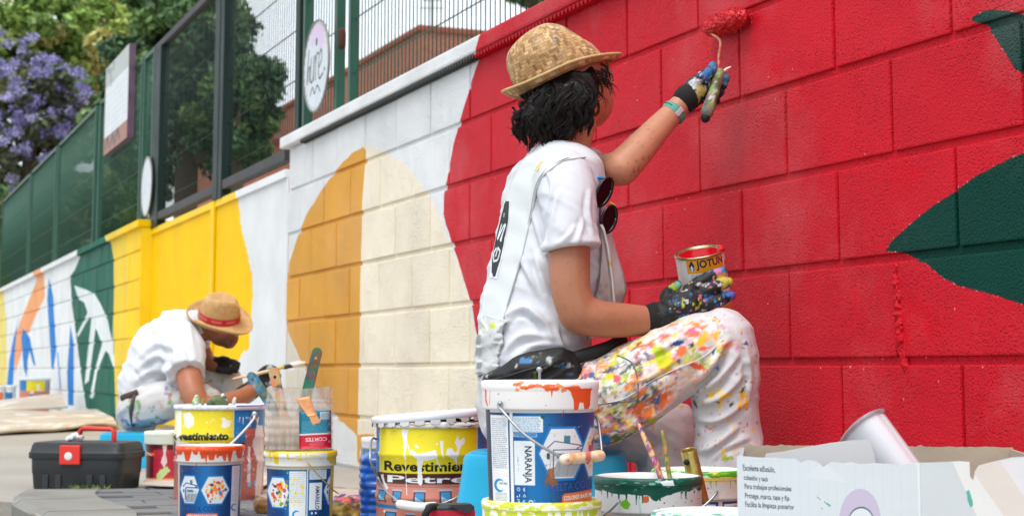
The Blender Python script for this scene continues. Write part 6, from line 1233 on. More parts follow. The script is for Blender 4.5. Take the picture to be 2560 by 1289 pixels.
# --- shoes
for sx, sy, sY in ((1850, 1335, YT-.13), (1690, 1320, YT+.09)):
    cx = B(sx, sy, sY); V, F = remesh([ellipsoid(np.array([cx[0]-.03, sY, .055]), [(.05, 0, 0), (0, .042, 0), (0, 0, .05)]), ellipsoid(np.array([cx[0]+.07, sY+.01, .038]), [(.09, 0, 0), (0, .043, 0), (0, 0, .036)])], .005, 4); V[:, 2] = np.maximum(V[:, 2], .002); obj('shoe', (V, F), mat('stained_shoe', rgb(120, 116, 112), .7, 0, (40, .3), .3, 30), wo_)
# --- waist bag and belt
V, F = remesh([ch([(1222, 952, YT-.15, 14), (1290, 924, YT-.175, 32), (1370, 905, YT-.185, 36), (1420, 905, YT-.17, 28)], 16), ch([(1240, 962, YT-.16, 14), (1330, 950, YT-.18, 30), (1425, 935, YT-.175, 30)], 14)], .005, 5); V = folds(V, F, .012, 20, (.6, 1, 1.8), rot('Y', .4), 3)
obj('waist_bag', (V, F), M_GLV, wo_, col=stain_cols(V, rgb(22, 22, 24), [rgb(60, 120, 170), rgb(190, 196, 194), rgb(90, 110, 40)], 60, .70)); bw_ = bvh(V, F)
zp = [p for p in [hit(bw_, a_, b_, .002) for a_, b_ in ((1235, 946), (1270, 938), (1310, 926), (1345, 918), (1365, 913))] if p is not None]; obj('zip', chain(smooth_path(zp, 5), .0022, 6), mat('zip_black', rgb(50, 52, 56), .4, .4), wo_)
zq = hit(bw_, 1350, 925, .004); obj('zip_pull', join(box(zq+[0, -.002, -.01], (.006, .003, .022), None, .001), ellipsoid(zq, [(.007, 0, 0), (0, .003, 0), (0, 0, .006)])), M_WIRE, wo_, smooth=False)
obj('belt', chain(smooth_path([B(1415, 900, YT-.175), B(1470, 884, YT-.18), B(1520, 868, YT-.165), B(1556, 850, YT-.12)], 6), [.014, .0145, .0145, .014, .014, .014, .014, .014, .014, .014, .014, .014, .014, .014, .014, .014, .014, .014, .012], 10, True, (np.array([0, 1., 0]), .5)), mat('black_belt', rgb(20, 20, 22), .6, 0, (60, .3), .2), wo_)
# --- hat
def hat_axes(e1, up):
    up = np.array(up, float); up /= np.linalg.norm(up); e1 = np.array(e1, float); e1 -= up*(e1@up); e1 /= np.linalg.norm(e1); return np.stack([e1, np.cross(up, e1), up])
def weave(w, h, nx, ny, cols, dots=()):
    cv = Cv(w, h, rgb(100, 70, 40)); cw, chh = w/nx, h/ny
    for i in range(nx):
        for j in range(ny):
            k = (i+j) % 4; c = np.array(random.choice(cols))*random.uniform(.9, 1.08)
            if k == 0: cv.rect((i)*cw+.3, j*chh+.5, (i+2)*cw-.4, (j+1)*chh-.4, c)
            elif k == 2: cv.rect(i*cw+.5, (j-.0)*chh+.3, (i+1)*cw-.4, (j+2)*chh-.3, c*np.array([.93, .91, .88]))
    for u, v, r, c in dots: cv.ell(u*w, v*h, r, r*1.3, c, wob=1.5, ws=.2)
    return cv
STRAW = [rgb(206, 166, 116), rgb(190, 148, 98), rgb(220, 184, 136), rgb(166, 124, 78), rgb(200, 160, 108)]
hax = hat_axes((.90, .10, .434), (-.42, -.03, .90)); hc = B(1410, 196, YT+.01); sc_ = 1/PPM(YT)
hat = thing('straw_hat', 'woven straw hat with blue paint specks worn by the painter at the red wall', 'hat', hc)
prof = [(119, 0), (121, 20), (122, 45), (119, 70), (111, 95), (97, 116), (76, 133), (50, 143), (24, 147), (1, 148)]
pp = smooth_path([np.array([r, h, 0]) for r, h in prof], 4)[:, :2]; V, F, U = lathe([(r*sc_, h*sc_) for r, h in pp], hc, 72, hax)
L_ = (V-hc)@hax.T; hh = L_[:, 2]/(148*sc_); L_[:, 0] += np.where(L_[:, 0] > 0, -.46, .06)*L_[:, 0]*np.clip(hh, 0, 1)**1.0; L_[:, 0] -= .008*hh; L_[:, 0] *= .98; L_[:, 1] *= .88
L_[:, 2] += -.012*np.exp(-((L_[:, 1])/.02)**2)*ssc((hh-.8)*4); L_ += ((fbm(L_*30, 2)-.5)*.006)[:, None]; V = L_@hax+hc
BLP = rgb(30, 130, 205); wv = weave(1400, 360, 104, 27, STRAW, [(.566, .46, 7, BLP), (.515, .60, 6, BLP), (.505, .63, 3, BLP), (.455, .52, 4, rgb(140, 160, 190)), (.50, .78, 4, rgb(150, 160, 190)), (.53, .57, 3, rgb(206, 120, 120)), (.44, .55, 3, rgb(120, 150, 190))])
M_STR = mat('woven_straw', None, .65, 0, (160, .35), .12, 14, img=wv.image('straw_weave'), bdist=.003)
obj('crown', (V, F, U), M_STR, hat)
br = [(116, 2), (124, -1), (136, -3), (150, 0), (157, 6), (158, 8), (156, 5), (149, -3), (136, -6), (124, -4), (116, -1)]
V, F, U = lathe([(r*sc_, h*sc_) for r, h in br], hc, 72, hax); L_ = (V-hc)@hax.T; rr = np.hypot(L_[:, 0], L_[:, 1])/(158*sc_); an = np.arctan2(L_[:, 1], L_[:, 0]); k_ = ssc((rr-.75)*4)
L_[:, 2] += k_*(.022*np.cos(an-math.pi)*ssc(-np.cos(an))-.010*ssc(np.cos(an))+.004*np.sin(3*an)); L_[:, 1] *= .9; V = L_@hax+hc
wb = weave(1150, 60, 96, 6, STRAW); obj('brim', (V, F, U), mat('woven_straw_brim', None, .65, 0, (160, .35), .12, 14, img=wb.image('brim_weave'), bdist=.003), hat)
rim_ = [hc+np.array([math.cos(t)*158*sc_*1, 0, 0])@hax*0+(np.array([math.cos(t)*158*sc_, math.sin(t)*158*sc_*.9, 8*sc_+(.022*math.cos(t-math.pi)*max(0, -math.cos(t))-.010*max(0, math.cos(t))+.004*math.sin(3*t))])@hax) for t in np.linspace(0, 2*math.pi, 73)]
obj('brim_edge', chain(rim_, .0034, 6, False), mat('straw_edge', rgb(206, 172, 118), .7, 0, (200, .5), .25, 60), hat)
# --- hair
hb = [el(1385, 262, YT-.02, 76, 90, 58), el(1342, 286, YT-.02, 42, 76, 40), el(1404, 290, YT-.04, 48, 62, 40), el(1432, 235, YT-.05, 66, 70, 58), el(1464, 212, YT-.04, 36, 56, 44), el(1362, 318, YT-.02, 40, 60, 28), el(1446, 250, YT-.045, 34, 46, 36)]
V, F = remesh(hb, .005, 5); V = folds(V, F, .016, 26, (1.3, 1.3, .6), rot('Y', .4), 3); hv = bvh(V, F); HP = [(V, F)]
for k in range(230):
    px = random.uniform(1298, 1492); py = random.uniform(200, 338); h = hit(hv, px, py, -.002)
    if h is None or (px > 1474 and py > 214) or (px > 1425 and py > 288+(1490-px)*.35): continue
    lean = -.28+(px-1298)/194*.40; d = np.array([lean+random.gauss(0, .20), -.15, -1]); d /= np.linalg.norm(d); s_ = np.cross(d, [0, 1, 0]); Ln = random.uniform(.024, .052); ph = random.uniform(0, 6); am = random.uniform(.005, .010); fq = random.uniform(4, 7); cv_ = random.uniform(.0, .022)*(1 if px < 1400 else -1)
    for m_ in range(10):
        o_ = s_*random.gauss(0, .0028)+np.array([0, random.gauss(-.001, .0018), random.gauss(0, .004)]); P = []; L2 = Ln*random.uniform(.8, 1.12)
        for i in range(8):
            u = i/7; P.append(h+o_*(1-.55*u)+d*L2*u+s_*(am*(math.sin(ph+u*fq)-math.sin(ph))+cv_*u*u)+np.array([0, -1, 0])*(.006*math.sin(u*2.9)-.005*u))
        r0 = random.uniform(.0008, .0015); HP.append(chain(P, [r0*.6, r0, r0*1.05, r0, r0, r0*.9, r0*.8, r0*.6], 4, False))
for (x0, y0), (x1, y1), cw in [((1300, 300), (1288, 330), .008), ((1318, 318), (1300, 352), -.008), ((1350, 335), (1338, 362), .007), ((1390, 335), (1394, 366), -.006), ((1410, 325), (1424, 350), .008), ((1488, 190), (1536, 216), .012), ((1492, 200), (1530, 228), -.010), ((1495, 180), (1524, 190), .010), ((1466, 250), (1492, 275), .016), ((1476, 240), (1500, 252), -.014), ((1500, 172), (1520, 205), .012), ((1295, 270), (1286, 300), -.006), ((1480, 215), (1506, 240), .012), ((1484, 205), (1512, 222), -.012)]:
    for k in range(5):
        a, b = B(x0+random.gauss(0, 5), y0+random.gauss(0, 5), YT-.05), B(x1+random.gauss(0, 6), y1+random.gauss(0, 5), YT-.04); P = [a+(b-a)*u+np.array([cw*math.sin(u*4+k*.4), 0, cw*math.cos(u*4+k*.4)]) for u in np.linspace(0, 1, 9)]; HP.append(chain(P, list(np.linspace(.0018, .0005, 9)), 5))
obj('hair', join(*HP), M_HAIR, wo_)
# --- gloves
GC = [rgb(40, 130, 196), rgb(214, 214, 214), rgb(200, 190, 60), rgb(206, 110, 150), rgb(24, 84, 150)]
def glove_cols(V, tips, base=rgb(20, 21, 23), s=95, th=.70, cols=GC):
    C = stain_cols(V, base, cols, s, th, 3.3)
    for p, r, c in tips:
        d = np.linalg.norm(V-p, axis=1)/r; a = ssc((1.0-d+(fbm(V*110+7, 2)-.5)*1.2)*5); C = blend(C, a*.85, c)
    return C
YH = YT-.155
def gpts(L): return [(x, y, YH+dy, r) for x, y, dy, r in L]
fing = [ch(gpts([(1722, 728, 0, 19), (1752, 704, -.005, 17), (1784, 688, 0, 16), (1806, 679, .012, 13)]), 12), ch(gpts([(1738, 744, -.003, 18), (1768, 728, -.010, 16), (1800, 712, -.004, 15.5), (1822, 705, .012, 13)]), 12),
        ch(gpts([(1742, 768, -.003, 18), (1775, 757, -.010, 16), (1808, 746, -.004, 15.5), (1828, 738, .010, 12.5)]), 12), ch(gpts([(1730, 794, 0, 17), (1765, 792, -.006, 14.5), (1790, 789, 0, 13.5), (1806, 784, .008, 10.5)]), 12),
        ch(gpts([(1668, 760, .02, 20), (1668, 738, .04, 18), (1684, 722, .06, 15), (1694, 712, .065, 12)]), 12)]
palm = [ch(gpts([(1640, 797, .005, 41), (1664, 790, .005, 40)]), 16, True, 1), ch(gpts([(1664, 788, .005, 38), (1692, 772, .002, 42), (1722, 758, 0, 40)]), 16), el(1712, 775, YH, 34, 20, 40), el(1728, 752, YH, 24, 20, 36)]
V, F = remesh(fing+palm, .0028, 5); V += vnormals(V, F)*((fbm(V*120, 2)-.5)*.0035)[:, None]
T_ = lambda a, b, d=0: B(a, b, YH+d)
cuff_mask = pxy(V)[:, 0] < 1672
C = glove_cols(V, [(T_(1806, 679), .020, rgb(40, 140, 206)), (T_(1796, 686), .014, rgb(220, 120, 160)), (T_(1812, 706), .022, rgb(206, 200, 60)), (T_(1818, 718), .010, rgb(40, 100, 160)), (T_(1826, 736), .014, rgb(110, 90, 180)), (T_(1812, 742), .016, rgb(40, 130, 200)), (T_(1800, 755), .014, rgb(206, 206, 206)), (T_(1772, 790), .018, rgb(214, 210, 206)), (T_(1800, 784), .012, rgb(60, 130, 170)), (T_(1742, 790), .018, rgb(30, 90, 160)), (T_(1716, 772), .014, rgb(150, 170, 60)), (T_(1736, 744), .010, rgb(206, 200, 214)), (T_(1684, 722, .06), .022, rgb(150, 180, 60)), (T_(1692, 714, .06), .010, rgb(90, 170, 190)), (T_(1712, 815), .016, rgb(206, 206, 206)), (T_(1700, 728, 0), .008, rgb(206, 196, 60))])
C[cuff_mask] = np.array(lin(rgb(18, 18, 20))); obj('glove', (V, F), M_GLV, wo_, col=C)
obj('glove_cuff', chain([B(1634, 798, YH+.005), B(1642, 797, YH+.005)], [pr(42, YH), pr(42, YH)], 24, True), mat('black_knit', rgb(18, 18, 20), .85, 0, (300, .5)), wo_)
YG = YT+.075
fg = lambda L: [(x, y, YG+dy, r) for x, y, dy, r in L]
fin2 = [ch(fg([(1762, 186, .02, 15), (1790, 186, .04, 13), (1810, 192, .025, 12), (1815, 198, .0, 11)]), 12), ch(fg([(1764, 206, .02, 15), (1788, 206, .04, 13), (1806, 211, .022, 12), (1808, 216, -.004, 10.5)]), 12), ch(fg([(1762, 226, .02, 15), (1782, 224, .04, 13), (1799, 228, .02, 12), (1800, 234, -.006, 10.5)]), 12), ch(fg([(1756, 246, .02, 14), (1776, 242, .035, 12), (1791, 246, .015, 11), (1791, 252, -.008, 9.5)]), 12),
        ch(fg([(1742, 212, -.01, 18), (1762, 192, -.028, 15), (1778, 176, -.026, 13), (1782, 164, -.018, 11.5)]), 12)]
pal2 = [ch(fg([(1712, 256, 0, 31), (1722, 246, 0, 31)]), 16, True, 1), ch(fg([(1722, 246, 0, 31), (1742, 226, .004, 37), (1760, 206, .01, 30)]), 16), el(1752, 222, YG+.006, 26, 24, 34)]
V, F = remesh(fin2+pal2, .0028, 4); V += vnormals(V, F)*((fbm(V*120, 2)-.5)*.0035)[:, None]
T2 = lambda a, b, d=0: B(a, b, YG+d)
C = glove_cols(V, [(T2(1782, 165, -.02), .018, rgb(40, 120, 180)), (T2(1768, 186, -.03), .018, rgb(30, 110, 180)), (T2(1812, 196), .018, rgb(40, 120, 150)), (T2(1806, 212), .014, rgb(60, 120, 160)), (T2(1798, 230), .014, rgb(70, 80, 130)), (T2(1790, 248), .012, rgb(60, 50, 110)), (T2(1736, 212, -.02), .020, rgb(214, 218, 220)), (T2(1724, 232, -.03), .016, rgb(214, 216, 218)), (T2(1752, 226, -.03), .015, rgb(190, 170, 80)), (T2(1744, 250, -.03), .012, rgb(170, 150, 70))], th=.69)
obj('glove', (V, F), M_GLV, wo_, col=C)
fd = B(1712, 250, YT+.07)-B(1680, 284, YT+.06); fd /= np.linalg.norm(fd)
def ring(cpt, axis, r, tube, flat, n=40, arc=(0, 2*math.pi), squash=1.0):
    x_, y_, d_ = frame(axis); G = np.zeros((n+1, 5, 3))
    for i in range(n+1):
        a_ = arc[0]+(arc[1]-arc[0])*i/n; e_ = x_*math.cos(a_)+y_*math.sin(a_)*squash
        for j in range(5): G[i, j] = cpt+e_*(r+tube*math.sin(math.pi*j/4)*.5)+d_*(j/4-.5)*flat
    return solid_grid(G, .0018)
cp = B(1716, 247, YT+.072); V, F = chain([cp-fd*.004, cp+fd*.008], [pr(34, YG)]*2, 24); obj('glove_cuff', (V, F), mat('black_knit', rgb(18, 18, 20), .85, 0, (300, .5)), wo_)
wp_ = B(1684, 282, YT+.061); V, F, _ = ring(wp_, fd, pr(33, YT), .002, .017); obj('watch_strap', (V, F), mat('teal_rubber', rgb(84, 158, 142), .55, 0, None, .08), wo_)
x_, y_, d_ = frame(fd); tocam = -wp_/np.linalg.norm(wp_); e_ = tocam-fd*(tocam@fd); e_ /= np.linalg.norm(e_); s_ = np.cross(fd, e_)
bc = wp_+(e_*.93+s_*.2)*pr(35, YT); Rm = np.stack([s_, fd, e_], 1); V, F = box(bc, (.011, .022, .003), Rm, .001); obj('watch_buckle', (V, F), mat('silver_buckle', rgb(214, 216, 218), .25, .8), wo_, smooth=False)
for k in range(5):
    for sgn in (-1,):
        a_ = .62+.17*k; pc = wp_+(e_*math.cos(a_)+s_*sgn*-1*math.sin(a_)*-1)*pr(33, YT); pc = wp_+(e_*math.cos(a_)-s_*math.sin(a_))*(pr(34, YT)+.0006); ee = (pc-wp_)/np.linalg.norm(pc-wp_); obj('strap_hole', chain([pc-ee*.0005, pc+ee*.0008], .0014, 8, False), mat('dark_hole_teal', rgb(20, 60, 56), .8), wo_)
# --- roller held in the raised glove
rt_ = thing('paint_roller', 'small paint roller loaded with red paint pressed on the red wall', 'roller', B(1768, 282, YG-.03))
h0, h1 = B(1768, 281, YG-.035), B(1800, 182, YG-.02); V, F = chain([h0+(h1-h0)*k for k in np.linspace(0, 1, 22)], [pr(r, YG) for r in np.interp(np.linspace(0, 1, 22), [0, .3, .7, .9, 1], [16.5, 15, 13.5, 14, 12])], 18)
obj('handle', (V, F), M_PT, rt_, col=stain_cols(V, rgb(132, 112, 100), [rgb(170, 60, 70), rgb(130, 170, 60), rgb(60, 120, 140), rgb(214, 206, 190), rgb(90, 96, 60)], 75, .58, 5)); hd = (h1-h0)/np.linalg.norm(h1-h0); obj('handle_socket', chain([h0-hd*.0145, h0-hd*.0115], pr(12, YG), 16), mat('dark_socket', rgb(20, 20, 22), .7), rt_)
obj('finger_hook', chain(smooth_path([h1-hd*.012, h1+B(1812, 176, YG-.02)-B(1800, 182, YG-.02), B(1826, 168, YG-.02)], 4), [.006, .005, .004, .004, .003, .003, .003, .002, .002], 8), M_GRIP, rt_)
sA_, zA = wall_sz(1797, 74); sB_, zB = wall_sz(1878, 44); ro = .024; pA, pB = WP(sA_, zA, ro), WP(sB_, zB, ro)
V, F = remesh([chain([pA+(pB-pA)*k for k in np.linspace(0, 1, 8)], [.017, .022, .024, .0245, .0245, .024, .022, .017], 22)], .0025, 1); N0 = vnormals(V, F); V = V+N0*((fbm(V*170, 3)-.5)*.013)[:, None]; NP_ = [(V, F)]
for k in RNG.integers(0, len(V), 1500):
    p_ = V[k]; d_ = N0[k]+RNG.normal(size=3)*.6; d_ /= np.linalg.norm(d_); x_ = np.cross(d_, RNG.normal(size=3)); x_ /= np.linalg.norm(x_); L = random.uniform(.003, .008); NP_.append((np.array([p_-x_*.0011, p_+x_*.0011, p_+d_*L]), [(0, 1, 2)]))
obj('sleeve', join(*NP_), mat('red_soaked_pile', rgb(206, 10, 28), .4, 0, (200, .3), .2, 60), rt_)
wpth = smooth_path([h1-hd*.01, B(1797, 142, YG+.0), B(1801, 118, YG+.03), B(1797, 98, YG+.06), pA-(pB-pA)*.10, pA+(pB-pA)*.2], 6); V, F = chain(wpth, .0030, 8); obj('frame_wire', (V, F), M_PT, rt_, col=stain_cols(V, rgb(150, 120, 96), [rgb(206, 190, 50), rgb(200, 110, 60), rgb(190, 40, 50)], 90, .56, 2))
# --- can held on the knee
cax = hat_axes((.978, 0, .19), (-.17, -.28, .94)); ct = B(1748, 629, YH+.085); rC = pr(63, YH+.08); Hc = .132; cb_ = ct-cax[2]*Hc
can = thing('paint_can', 'open white paint can labelled JOTUN, red inside, held on the knee', 'can', cb_)
W, H = 1000, 400; cv = Cv(W, H, rgb(226, 228, 230)); OC, NV = rgb(232, 164, 30), rgb(24, 40, 84)
cv.rect(378, 8, 648, 104, OC); cv.rect(378, 0, 648, 9, rgb(196, 50, 54)); cv.text('JOTUN', q4(444, 20, 642, 86), NV, .03)
cv.ell(414, 70, 21, 17, NV); cv.poly([(396, 48), (414, 20), (420, 20), (432, 48), (432, 70), (396, 70)], NV, 1, 3); cv.ell(414, 70, 7, 21, rgb(230, 232, 236))
for x in (399, 429): 
    for yy_ in (64, 72, 80): cv.rect(x-6, yy_, x+6, yy_+3, rgb(230, 232, 236))
cv.text('PINTURA PLASTICA', q4(404, 112, 560, 122), rgb(110, 110, 120)); cv.text('PEINTURE PLASTIQUE', q4(400, 128, 570, 138), rgb(110, 110, 120)); cv.text('EXTERIOR', q4(398, 148, 540, 174), rgb(24, 60, 110), .03)
cv.ell(690, 110, 26, 50, rgb(190, 30, 50)); cv.text('10', q4(676, 90, 704, 130), rgb(230, 190, 190)); cv.rect(0, 350, W, 400, rgb(206, 140, 60)); cv.splats(12, (600, 10, 760, 60), (4, 14), [rgb(226, 80, 110)], (.4, .8)); cv.rect(0, 338, W, 350, rgb(190, 170, 150))
V, F, U = lathe([(rC*.975, 0), (rC*.985, .003), (rC*.985, Hc-.005)], cb_, 56, cax); U[:, 1] = ((V-cb_)@cax[2])/Hc; bt_ = lathe([(.001, .002), (rC*.97, .002)], cb_, 56, cax); bt_[2][:] = (.02, .9)
obj('body', join((V, F, U), bt_), mat('can_label', None, .3, .1, None, .04, img=cv.image('can_label_print')), can)
M_TIN = mat('golden_tin', rgb(190, 168, 130), .28, .85, (80, .2), .2, 40)
V, F, _ = lathe([(rC*.985, Hc-.005), (rC*1.01, Hc-.004), (rC*1.02, Hc-.0015), (rC*1.0, Hc+.001), (rC*.95, Hc), (rC*.94, Hc-.004), (rC*.86, Hc-.004), (rC*.85, Hc-.001), (rC*.83, Hc-.003), (rC*.83, Hc-.012)], cb_, 56, cax); obj('rim', (V, F), M_TIN, can)
M_WRED = mat('wet_red_paint', rgb(206, 14, 34), .18, 0, (20, .3), .15, 20)
V, F, _ = lathe([(rC*.848, Hc-.002), (rC*.82, Hc-.004), (rC*.81, Hc-.045), (.001, Hc-.05)], cb_, 48, cax); obj('paint', (V, F), M_WRED, can)
pe = [cb_+(cax[0]*math.cos(a_)+cax[1]*math.sin(a_))*rC*(.97 if i % 2 else .9)+cax[2]*(Hc+.0005) for i, a_ in enumerate(np.linspace(-.75, .35, 12))]; V, F = remesh([chain(pe, .0042, 8)], .002, 1); V += vnormals(V, F)*((fbm(V*190, 2)-.5)*.008)[:, None]; obj('paint_smear', (V, F), M_WRED, can)
# --- sunglasses hooked on the neck of the shirt
YS = YT-.125; sg = thing('sunglasses', 'dark sunglasses with blue temple tip hooked on the white shirt', 'sunglasses', B(1512, 510, YS)); M_SF = mat('glossy_black_frame', rgb(14, 14, 16), .15, 0, None, .1); M_SL = mat('dark_lens', rgb(20, 11, 16), .12, 0, None, .05, spec=.3)
for cx, cy, tl, rx, ry in ((1510, 480, .25, 19, 36), (1522, 548, .15, 18, 34)):
    P = [B(cx+rx*math.cos(a_)*math.cos(tl)-ry*math.sin(a_)*math.sin(-tl)*-1, cy+ry*math.sin(a_)*math.cos(tl)+rx*math.cos(a_)*math.sin(-tl), YS+.012*math.cos(a_)) for a_ in np.linspace(0, 2*math.pi, 33)]
    obj('lens', (np.array([np.mean(P[:-1], axis=0)+[0, -.002, 0]]+P[:-1]), [(0, k+1, (k+1) % 32+1) for k in range(32)]), M_SL, sg); obj('rim', chain(P, [.0030+.0014*max(0, math.cos(a_)) for a_ in np.linspace(0, 2*math.pi, 33)], 8, False), M_SF, sg)
obj('bridge', chain(smooth_path([B(1527, 508, YS+.01), B(1536, 514, YS+.012), B(1534, 522, YS+.012)], 4), .0028, 8), mat('yellow_specked_bridge', rgb(190, 170, 40), .3), sg)
obj('temple', chain(smooth_path([B(1506, 446, YS+.004), B(1496, 444, YS), B(1488, 446, YS+.004)], 4), [.0035]*9, 8), mat('blue_temple', rgb(20, 140, 210), .3), sg)
obj('temple', chain(smooth_path([B(1500, 556, YS+.0), B(1500, 520, YS+.004), B(1496, 480, YS+.006)], 4), .0024, 8), mat('purple_temple', rgb(100, 20, 90), .3), sg)
# ------------------------------------------------------------------ the painter crouching at the gate
YM = 6.75; c0 = B(400, 1080, YM)
mn = thing('person', 'person in straw hat and white t-shirt crouching by the yellow gate with a brush', 'person', (c0[0], c0[1], 0))
parts = [el(528, 800, YM, 44, 44, 50, rot('Y', .35)), el(555, 832, YM-.01, 32, 34, 34, rot('Y', .5)), el(572, 858, YM-.01, 18, 24, 14), el(588, 846, YM-.01, 10, 10, 14), el(580, 822, YM-.01, 22, 30, 22), el(537, 822, YM-.08, 8, 6, 14),
         ch([(525, 815, YM, 34), (500, 822, YM, 34), (470, 835, YM, 40)]),
         ch([(460, 850, YM-.11, 38), (466, 905, YM-.18, 35), (480, 975, YM-.28, 31), (502, 1024, YM-.30, 30)]), ch([(502, 1024, YM-.30, 29), (556, 1008, YM-.26, 26), (605, 990, YM-.17, 21), (640, 968, YM-.09, 18)]),
         ch([(480, 850, YM+.10, 34), (505, 888, YM+.12, 28), (520, 905, YM+.10, 22), (545, 915, YM+.06, 18)]), ch([(455, 845, YM, 44), (400, 890, YM, 48), (360, 960, YM, 44)])]
V, F = remesh(parts, .008, 5); q = pxy(V); SKM = rgb(170, 108, 80); C = np.tile(np.array(lin(SKM)), (len(V), 1))*(.93+.14*fbm(V*20, 3))[:, None]
bd = ssc(1.3-np.hypot((q[:, 0]-568)/34, (q[:, 1]-856)/22))*ssc((q[:, 1]-828)/12); C = blend(C, bd*.72, rgb(48, 34, 30)); C = blend(C, ssc(1.2-np.hypot((q[:, 0]-515)/18, (q[:, 1]-800)/22))*.6, rgb(46, 34, 30)); obj('body', (V, F), M_SKIN, mn, col=C)
for yy_ in (-.055, .04): obj('eye', el(592, 836, YM+yy_, 5, 7, 3), mat('eye_white', rgb(225, 222, 216), .2), mn)
V, F = remesh([ch([(345, 992, YM, 50), (362, 940, YM, 60), (400, 880, YM, 72), (448, 838, YM, 68), (485, 818, YM, 46), (500, 815, YM, 36)], 22), ch([(352, 985, YM-.06, 44), (400, 900, YM-.08, 56), (450, 850, YM-.09, 50)], 16), ch([(352, 985, YM+.07, 44), (400, 900, YM+.08, 56), (455, 850, YM+.09, 46)], 16), ch([(446, 842, YM-.10, 48), (460, 884, YM-.16, 52), (467, 936, YM-.24, 52)], 18, False, 3), ch([(470, 845, YM+.09, 40), (500, 878, YM+.11, 36)], 14, False, 1)], .008, 7)
V = folds(V, F, .016, 7, (.6, .6, 2), rot('Y', -.6), 1); V = folds(V, F, .009, 13, (.4, .4, 2.4), rot('Y', -1.0), 3); V = creases(V, F, [[(330, 960), (380, 925), (425, 930)], [(335, 930), (385, 890), (430, 900)], [(345, 900), (390, 860), (435, 872)], [(350, 985), (410, 960), (450, 940)], [(470, 800), (476, 850), (490, 900)], [(440, 860), (438, 890), (430, 915)]], 8, .013); obj('t_shirt', (V, F), M_TEE, mn)
V, F = remesh([el(345, 1030, YM, 50, 100, 50), ch([(350, 1018, YM-.10, 55), (430, 998, YM-.14, 50), (500, 1000, YM-.15, 43), (540, 1030, YM-.14, 40)], 16), ch([(540, 1030, YM-.14, 40), (545, 1090, YM-.14, 36), (520, 1150, YM-.15, 34)], 14), ch([(360, 1015, YM+.1, 52), (480, 968, YM+.12, 46), (570, 950, YM+.10, 38)], 16), ch([(570, 950, YM+.10, 38), (585, 1020, YM+.10, 36), (570, 1140, YM+.10, 33)], 14), ch([(335, 985, YM-.02, 42), (350, 1045, YM, 46)], 14)], .008, 7)
V = folds(V, F, .012, 9, (.6, .6, 1.8), rot('Y', .5), 2); C = stain_cols(V, rgb(204, 202, 202), [rgb(190, 120, 120), rgb(120, 110, 170), rgb(200, 150, 60), rgb(110, 160, 80)], 36, .70); obj('trousers', (V, F), M_STCL, mn, col=C); bm_ = bvh(V, F)
P = [p for p in [hit(bm_, a_, b_, .004) for a_, b_ in ((308, 996), (314, 993), (325, 989), (338, 984), (346, 981))] if p is not None]
if len(P) > 1: obj('belt', chain(P, .015, 8, False, (np.array([0, 1., 0]), .4)), mat('brown_belt', rgb(74, 54, 50), .6), mn)
P = [p for p in [hit(bm_, a_, b_, .003) for a_, b_ in ((338, 985), (332, 1005), (328, 1030), (333, 1060))] if p is not None]
if len(P) > 1: obj('pocket_strap', chain(smooth_path(P, 4), .008, 8, True, (np.array([0, 1., 0]), .4)), mat('green_grey_strap', rgb(70, 72, 66), .7), mn)
for sx, sY in ((560, YM-.15), (590, YM+.10)):
    cx = B(sx, 1140, sY); V, F = remesh([ellipsoid(np.array([cx[0]-.03, sY, .055]), [(.06, 0, 0), (0, .045, 0), (0, 0, .05)]), ellipsoid(np.array([cx[0]+.07, sY, .04]), [(.10, 0, 0), (0, .046, 0), (0, 0, .038)])], .008, 4); V[:, 2] = np.maximum(V[:, 2], .002); obj('shoe', (V, F), mat('dark_shoe', rgb(70, 68, 68), .7), mn)
YK = YM-.09; gp = lambda L: [(x, y, YK+d, r) for x, y, d, r in L]
V, F = remesh([ch(gp([(606, 990, 0, 26), (632, 972, 0, 24)]), 14, True, 1), ch(gp([(632, 970, 0, 23), (655, 950, 0, 25), (672, 936, 0, 22)]), 14), ch(gp([(668, 928, -.03, 10), (684, 922, -.05, 9), (692, 928, -.05, 8)]), 10), ch(gp([(674, 936, -.03, 10), (690, 932, -.05, 9), (696, 940, -.05, 8)]), 10), ch(gp([(674, 946, -.03, 10), (690, 944, -.05, 9), (694, 952, -.05, 8)]), 10), ch(gp([(668, 956, -.03, 9), (682, 956, -.05, 8), (686, 963, -.05, 7)]), 10), ch(gp([(650, 935, -.02, 11), (664, 922, -.04, 10), (678, 917, -.05, 8)]), 10)], .0055, 3)
obj('glove', (V, F), M_GLV, mn, col=stain_cols(V, rgb(24, 25, 27), [rgb(180, 180, 170), rgb(150, 150, 60)], 32, .66))
V, F = remesh([ch([(528, 908, YM+.10, 20), (556, 912, YM+.06, 19)], 14), ch([(552, 908, YM+.06, 9), (580, 903, YM+.04, 8), (596, 910, YM+.02, 7)], 10), ch([(552, 914, YM+.04, 9), (580, 912, YM+.02, 8), (594, 918, YM, 7)], 10), ch([(552, 920, YM+.02, 9), (578, 921, YM, 8), (590, 927, YM, 7)], 10), ch([(545, 924, YM+.01, 8), (566, 928, YM, 7), (576, 932, YM, 6)], 10), ch([(540, 902, YM+.06, 9), (556, 896, YM+.03, 8), (570, 898, YM+.02, 7)], 10)], .0055, 3); obj('glove', (V, F), M_GLV, mn, col=stain_cols(V, rgb(22, 23, 25), [rgb(160, 160, 150)], 30, .7))
